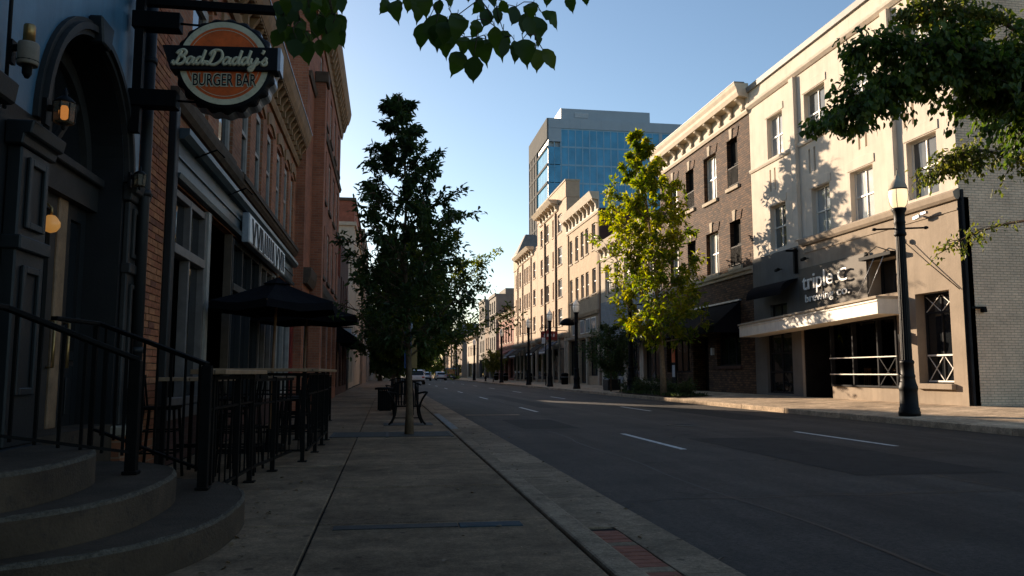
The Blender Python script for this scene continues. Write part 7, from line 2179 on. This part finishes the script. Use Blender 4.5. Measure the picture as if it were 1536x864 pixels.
# ================================================================== PARKED CARS AT THE FAR END
def car(x, y, paint, label, h=1.5, van=False, s=1.0, lamps=True):
    t = empty('parked_car', (x, y, -.12), label, 'car', 'cars at the far end of the street')
    w, l, z = .88, 4.4, -.12
    F = Fr((x - w, y, z), (0, 1, 0), (1, 0, 0))
    if van: prof = [(0, .3), (0, 1.1), (.08, h - .1), (.3, h), (3.0, h), (3.6, 1.1), (4.4, .95), (4.4, .3)]
    else: prof = [(0, .3), (-.02, .62), (.03, .92), (.35, .98), (.75, h - .08), (1.1, h), (2.3, h - .02), (3.1, .98), (4.25, .80), (4.4, .55), (4.38, .3)]
    MB().prism(F, prof, .0, 2 * w).build('body', paint, t, bevel=.07, seg=2)
    g = MB()
    zr_ = h - .14
    if van: g.hexa([(x - .75, y + .005, z + 1.05), (x + .75, y + .005, z + 1.05), (x + .70, y + .06, z + zr_ - .05), (x - .70, y + .06, z + zr_ - .05), (x - .75, y - .012, z + 1.05), (x + .75, y - .012, z + 1.05), (x + .70, y + .04, z + zr_ - .05), (x - .70, y + .04, z + zr_ - .05)])
    else: g.hexa([(x - .72, y + .38, z + 1.0), (x + .72, y + .38, z + 1.0), (x + .62, y + .74, z + zr_), (x - .62, y + .74, z + zr_), (x - .72, y + .34, z + 1.02), (x + .72, y + .34, z + 1.02), (x + .62, y + .70, z + zr_ + .03), (x - .62, y + .70, z + zr_ + .03)])
    g.build('rear_window', K['glass'], t)
    sw = MB()
    for q in (-1, 1): sw.hexa([(x + q * (w - .01), y + .9, z + .98), (x + q * (w + .012), y + .9, z + .98), (x + q * (w + .012), y + 2.8, z + .98), (x + q * (w - .01), y + 2.8, z + .98), (x + q * (w - .01), y + 1.15, z + h - .16), (x + q * (w + .006), y + 1.15, z + h - .16), (x + q * (w + .006), y + 2.3, z + h - .16), (x + q * (w - .01), y + 2.3, z + h - .16)])
    sw.build('side_window', K['glass'], t)
    for q in (-1, 1):
        MB().box(x + q * .66 - .14, x + q * .66 + .14, y - .055, y + .0, z + .72, z + .88).build('tail_lamp', K['taillamp'], t)
        for yy in (.85, 3.55):
            wh = MB().tube([(x + q * .70, y + yy, z + .32), (x + q * .90, y + yy, z + .32)], .32, 16); wo = wh.build('wheel', K['rubber'], t)
            MB().tube([(x + q * .895, y + yy, z + .32), (x + q * .915, y + yy, z + .32)], .19, 12).build('rim', K['galv'], wo)
    MB().box(x - .82, x + .82, y - .07, y + .02, z + .30, z + .50).build('bumper', K['rubber'], t)
    MB().box(x - .22, x + .22, y - .052, y - .04, z + .62, z + .74).build('number_plate', K['signwhite'], t)
    return t
car(3.3, 88.0, K['carwhite'], 'white car parked at the left kerb beyond the bench', 1.62)
car(6.4, 132.0, K['carsilver'], 'silver car far down the road beside the white one', 1.45)
car(9.3, 138.0, K['carwhite'], 'pale car far down the road left of the dark van', 1.5)
car(11.6, 146.0, K['carblue'], 'dark blue van at the far end of the road', 2.2, True)
car(10.9, 168.0, K['carred'], 'dark car farthest down the right kerb', 1.5)
tx = empty('warning_board', (2.5, 97, 0), 'small amber board above the white parked car', 'sign')
MB().box(1.75, 2.5, 97, 97.1, 1.5, 2.0).build('board', K['signyellow'], tx)
MB().tube([(2.1, 97.05, -.12), (2.1, 97.05, 1.5)], .04, 6).build('post', K['galv'], tx)
# small props
fh = empty('fire_hydrant', (12.9, 105.0, .05), 'squat dark hydrant at the far right kerb', 'hydrant')
MB().lathe((12.9, 105.0, .05), [(.17, 0), (.17, .05), (.11, .08), (.11, .5), (.14, .52), (.12, .62), (.05, .7)], 12).build('body', K['iron'], fh)
MB().tube([(12.72, 105, .45), (13.08, 105, .45)], .05, 8).build('nozzle', K['iron'], fh)
bpy.context.view_layer.update()
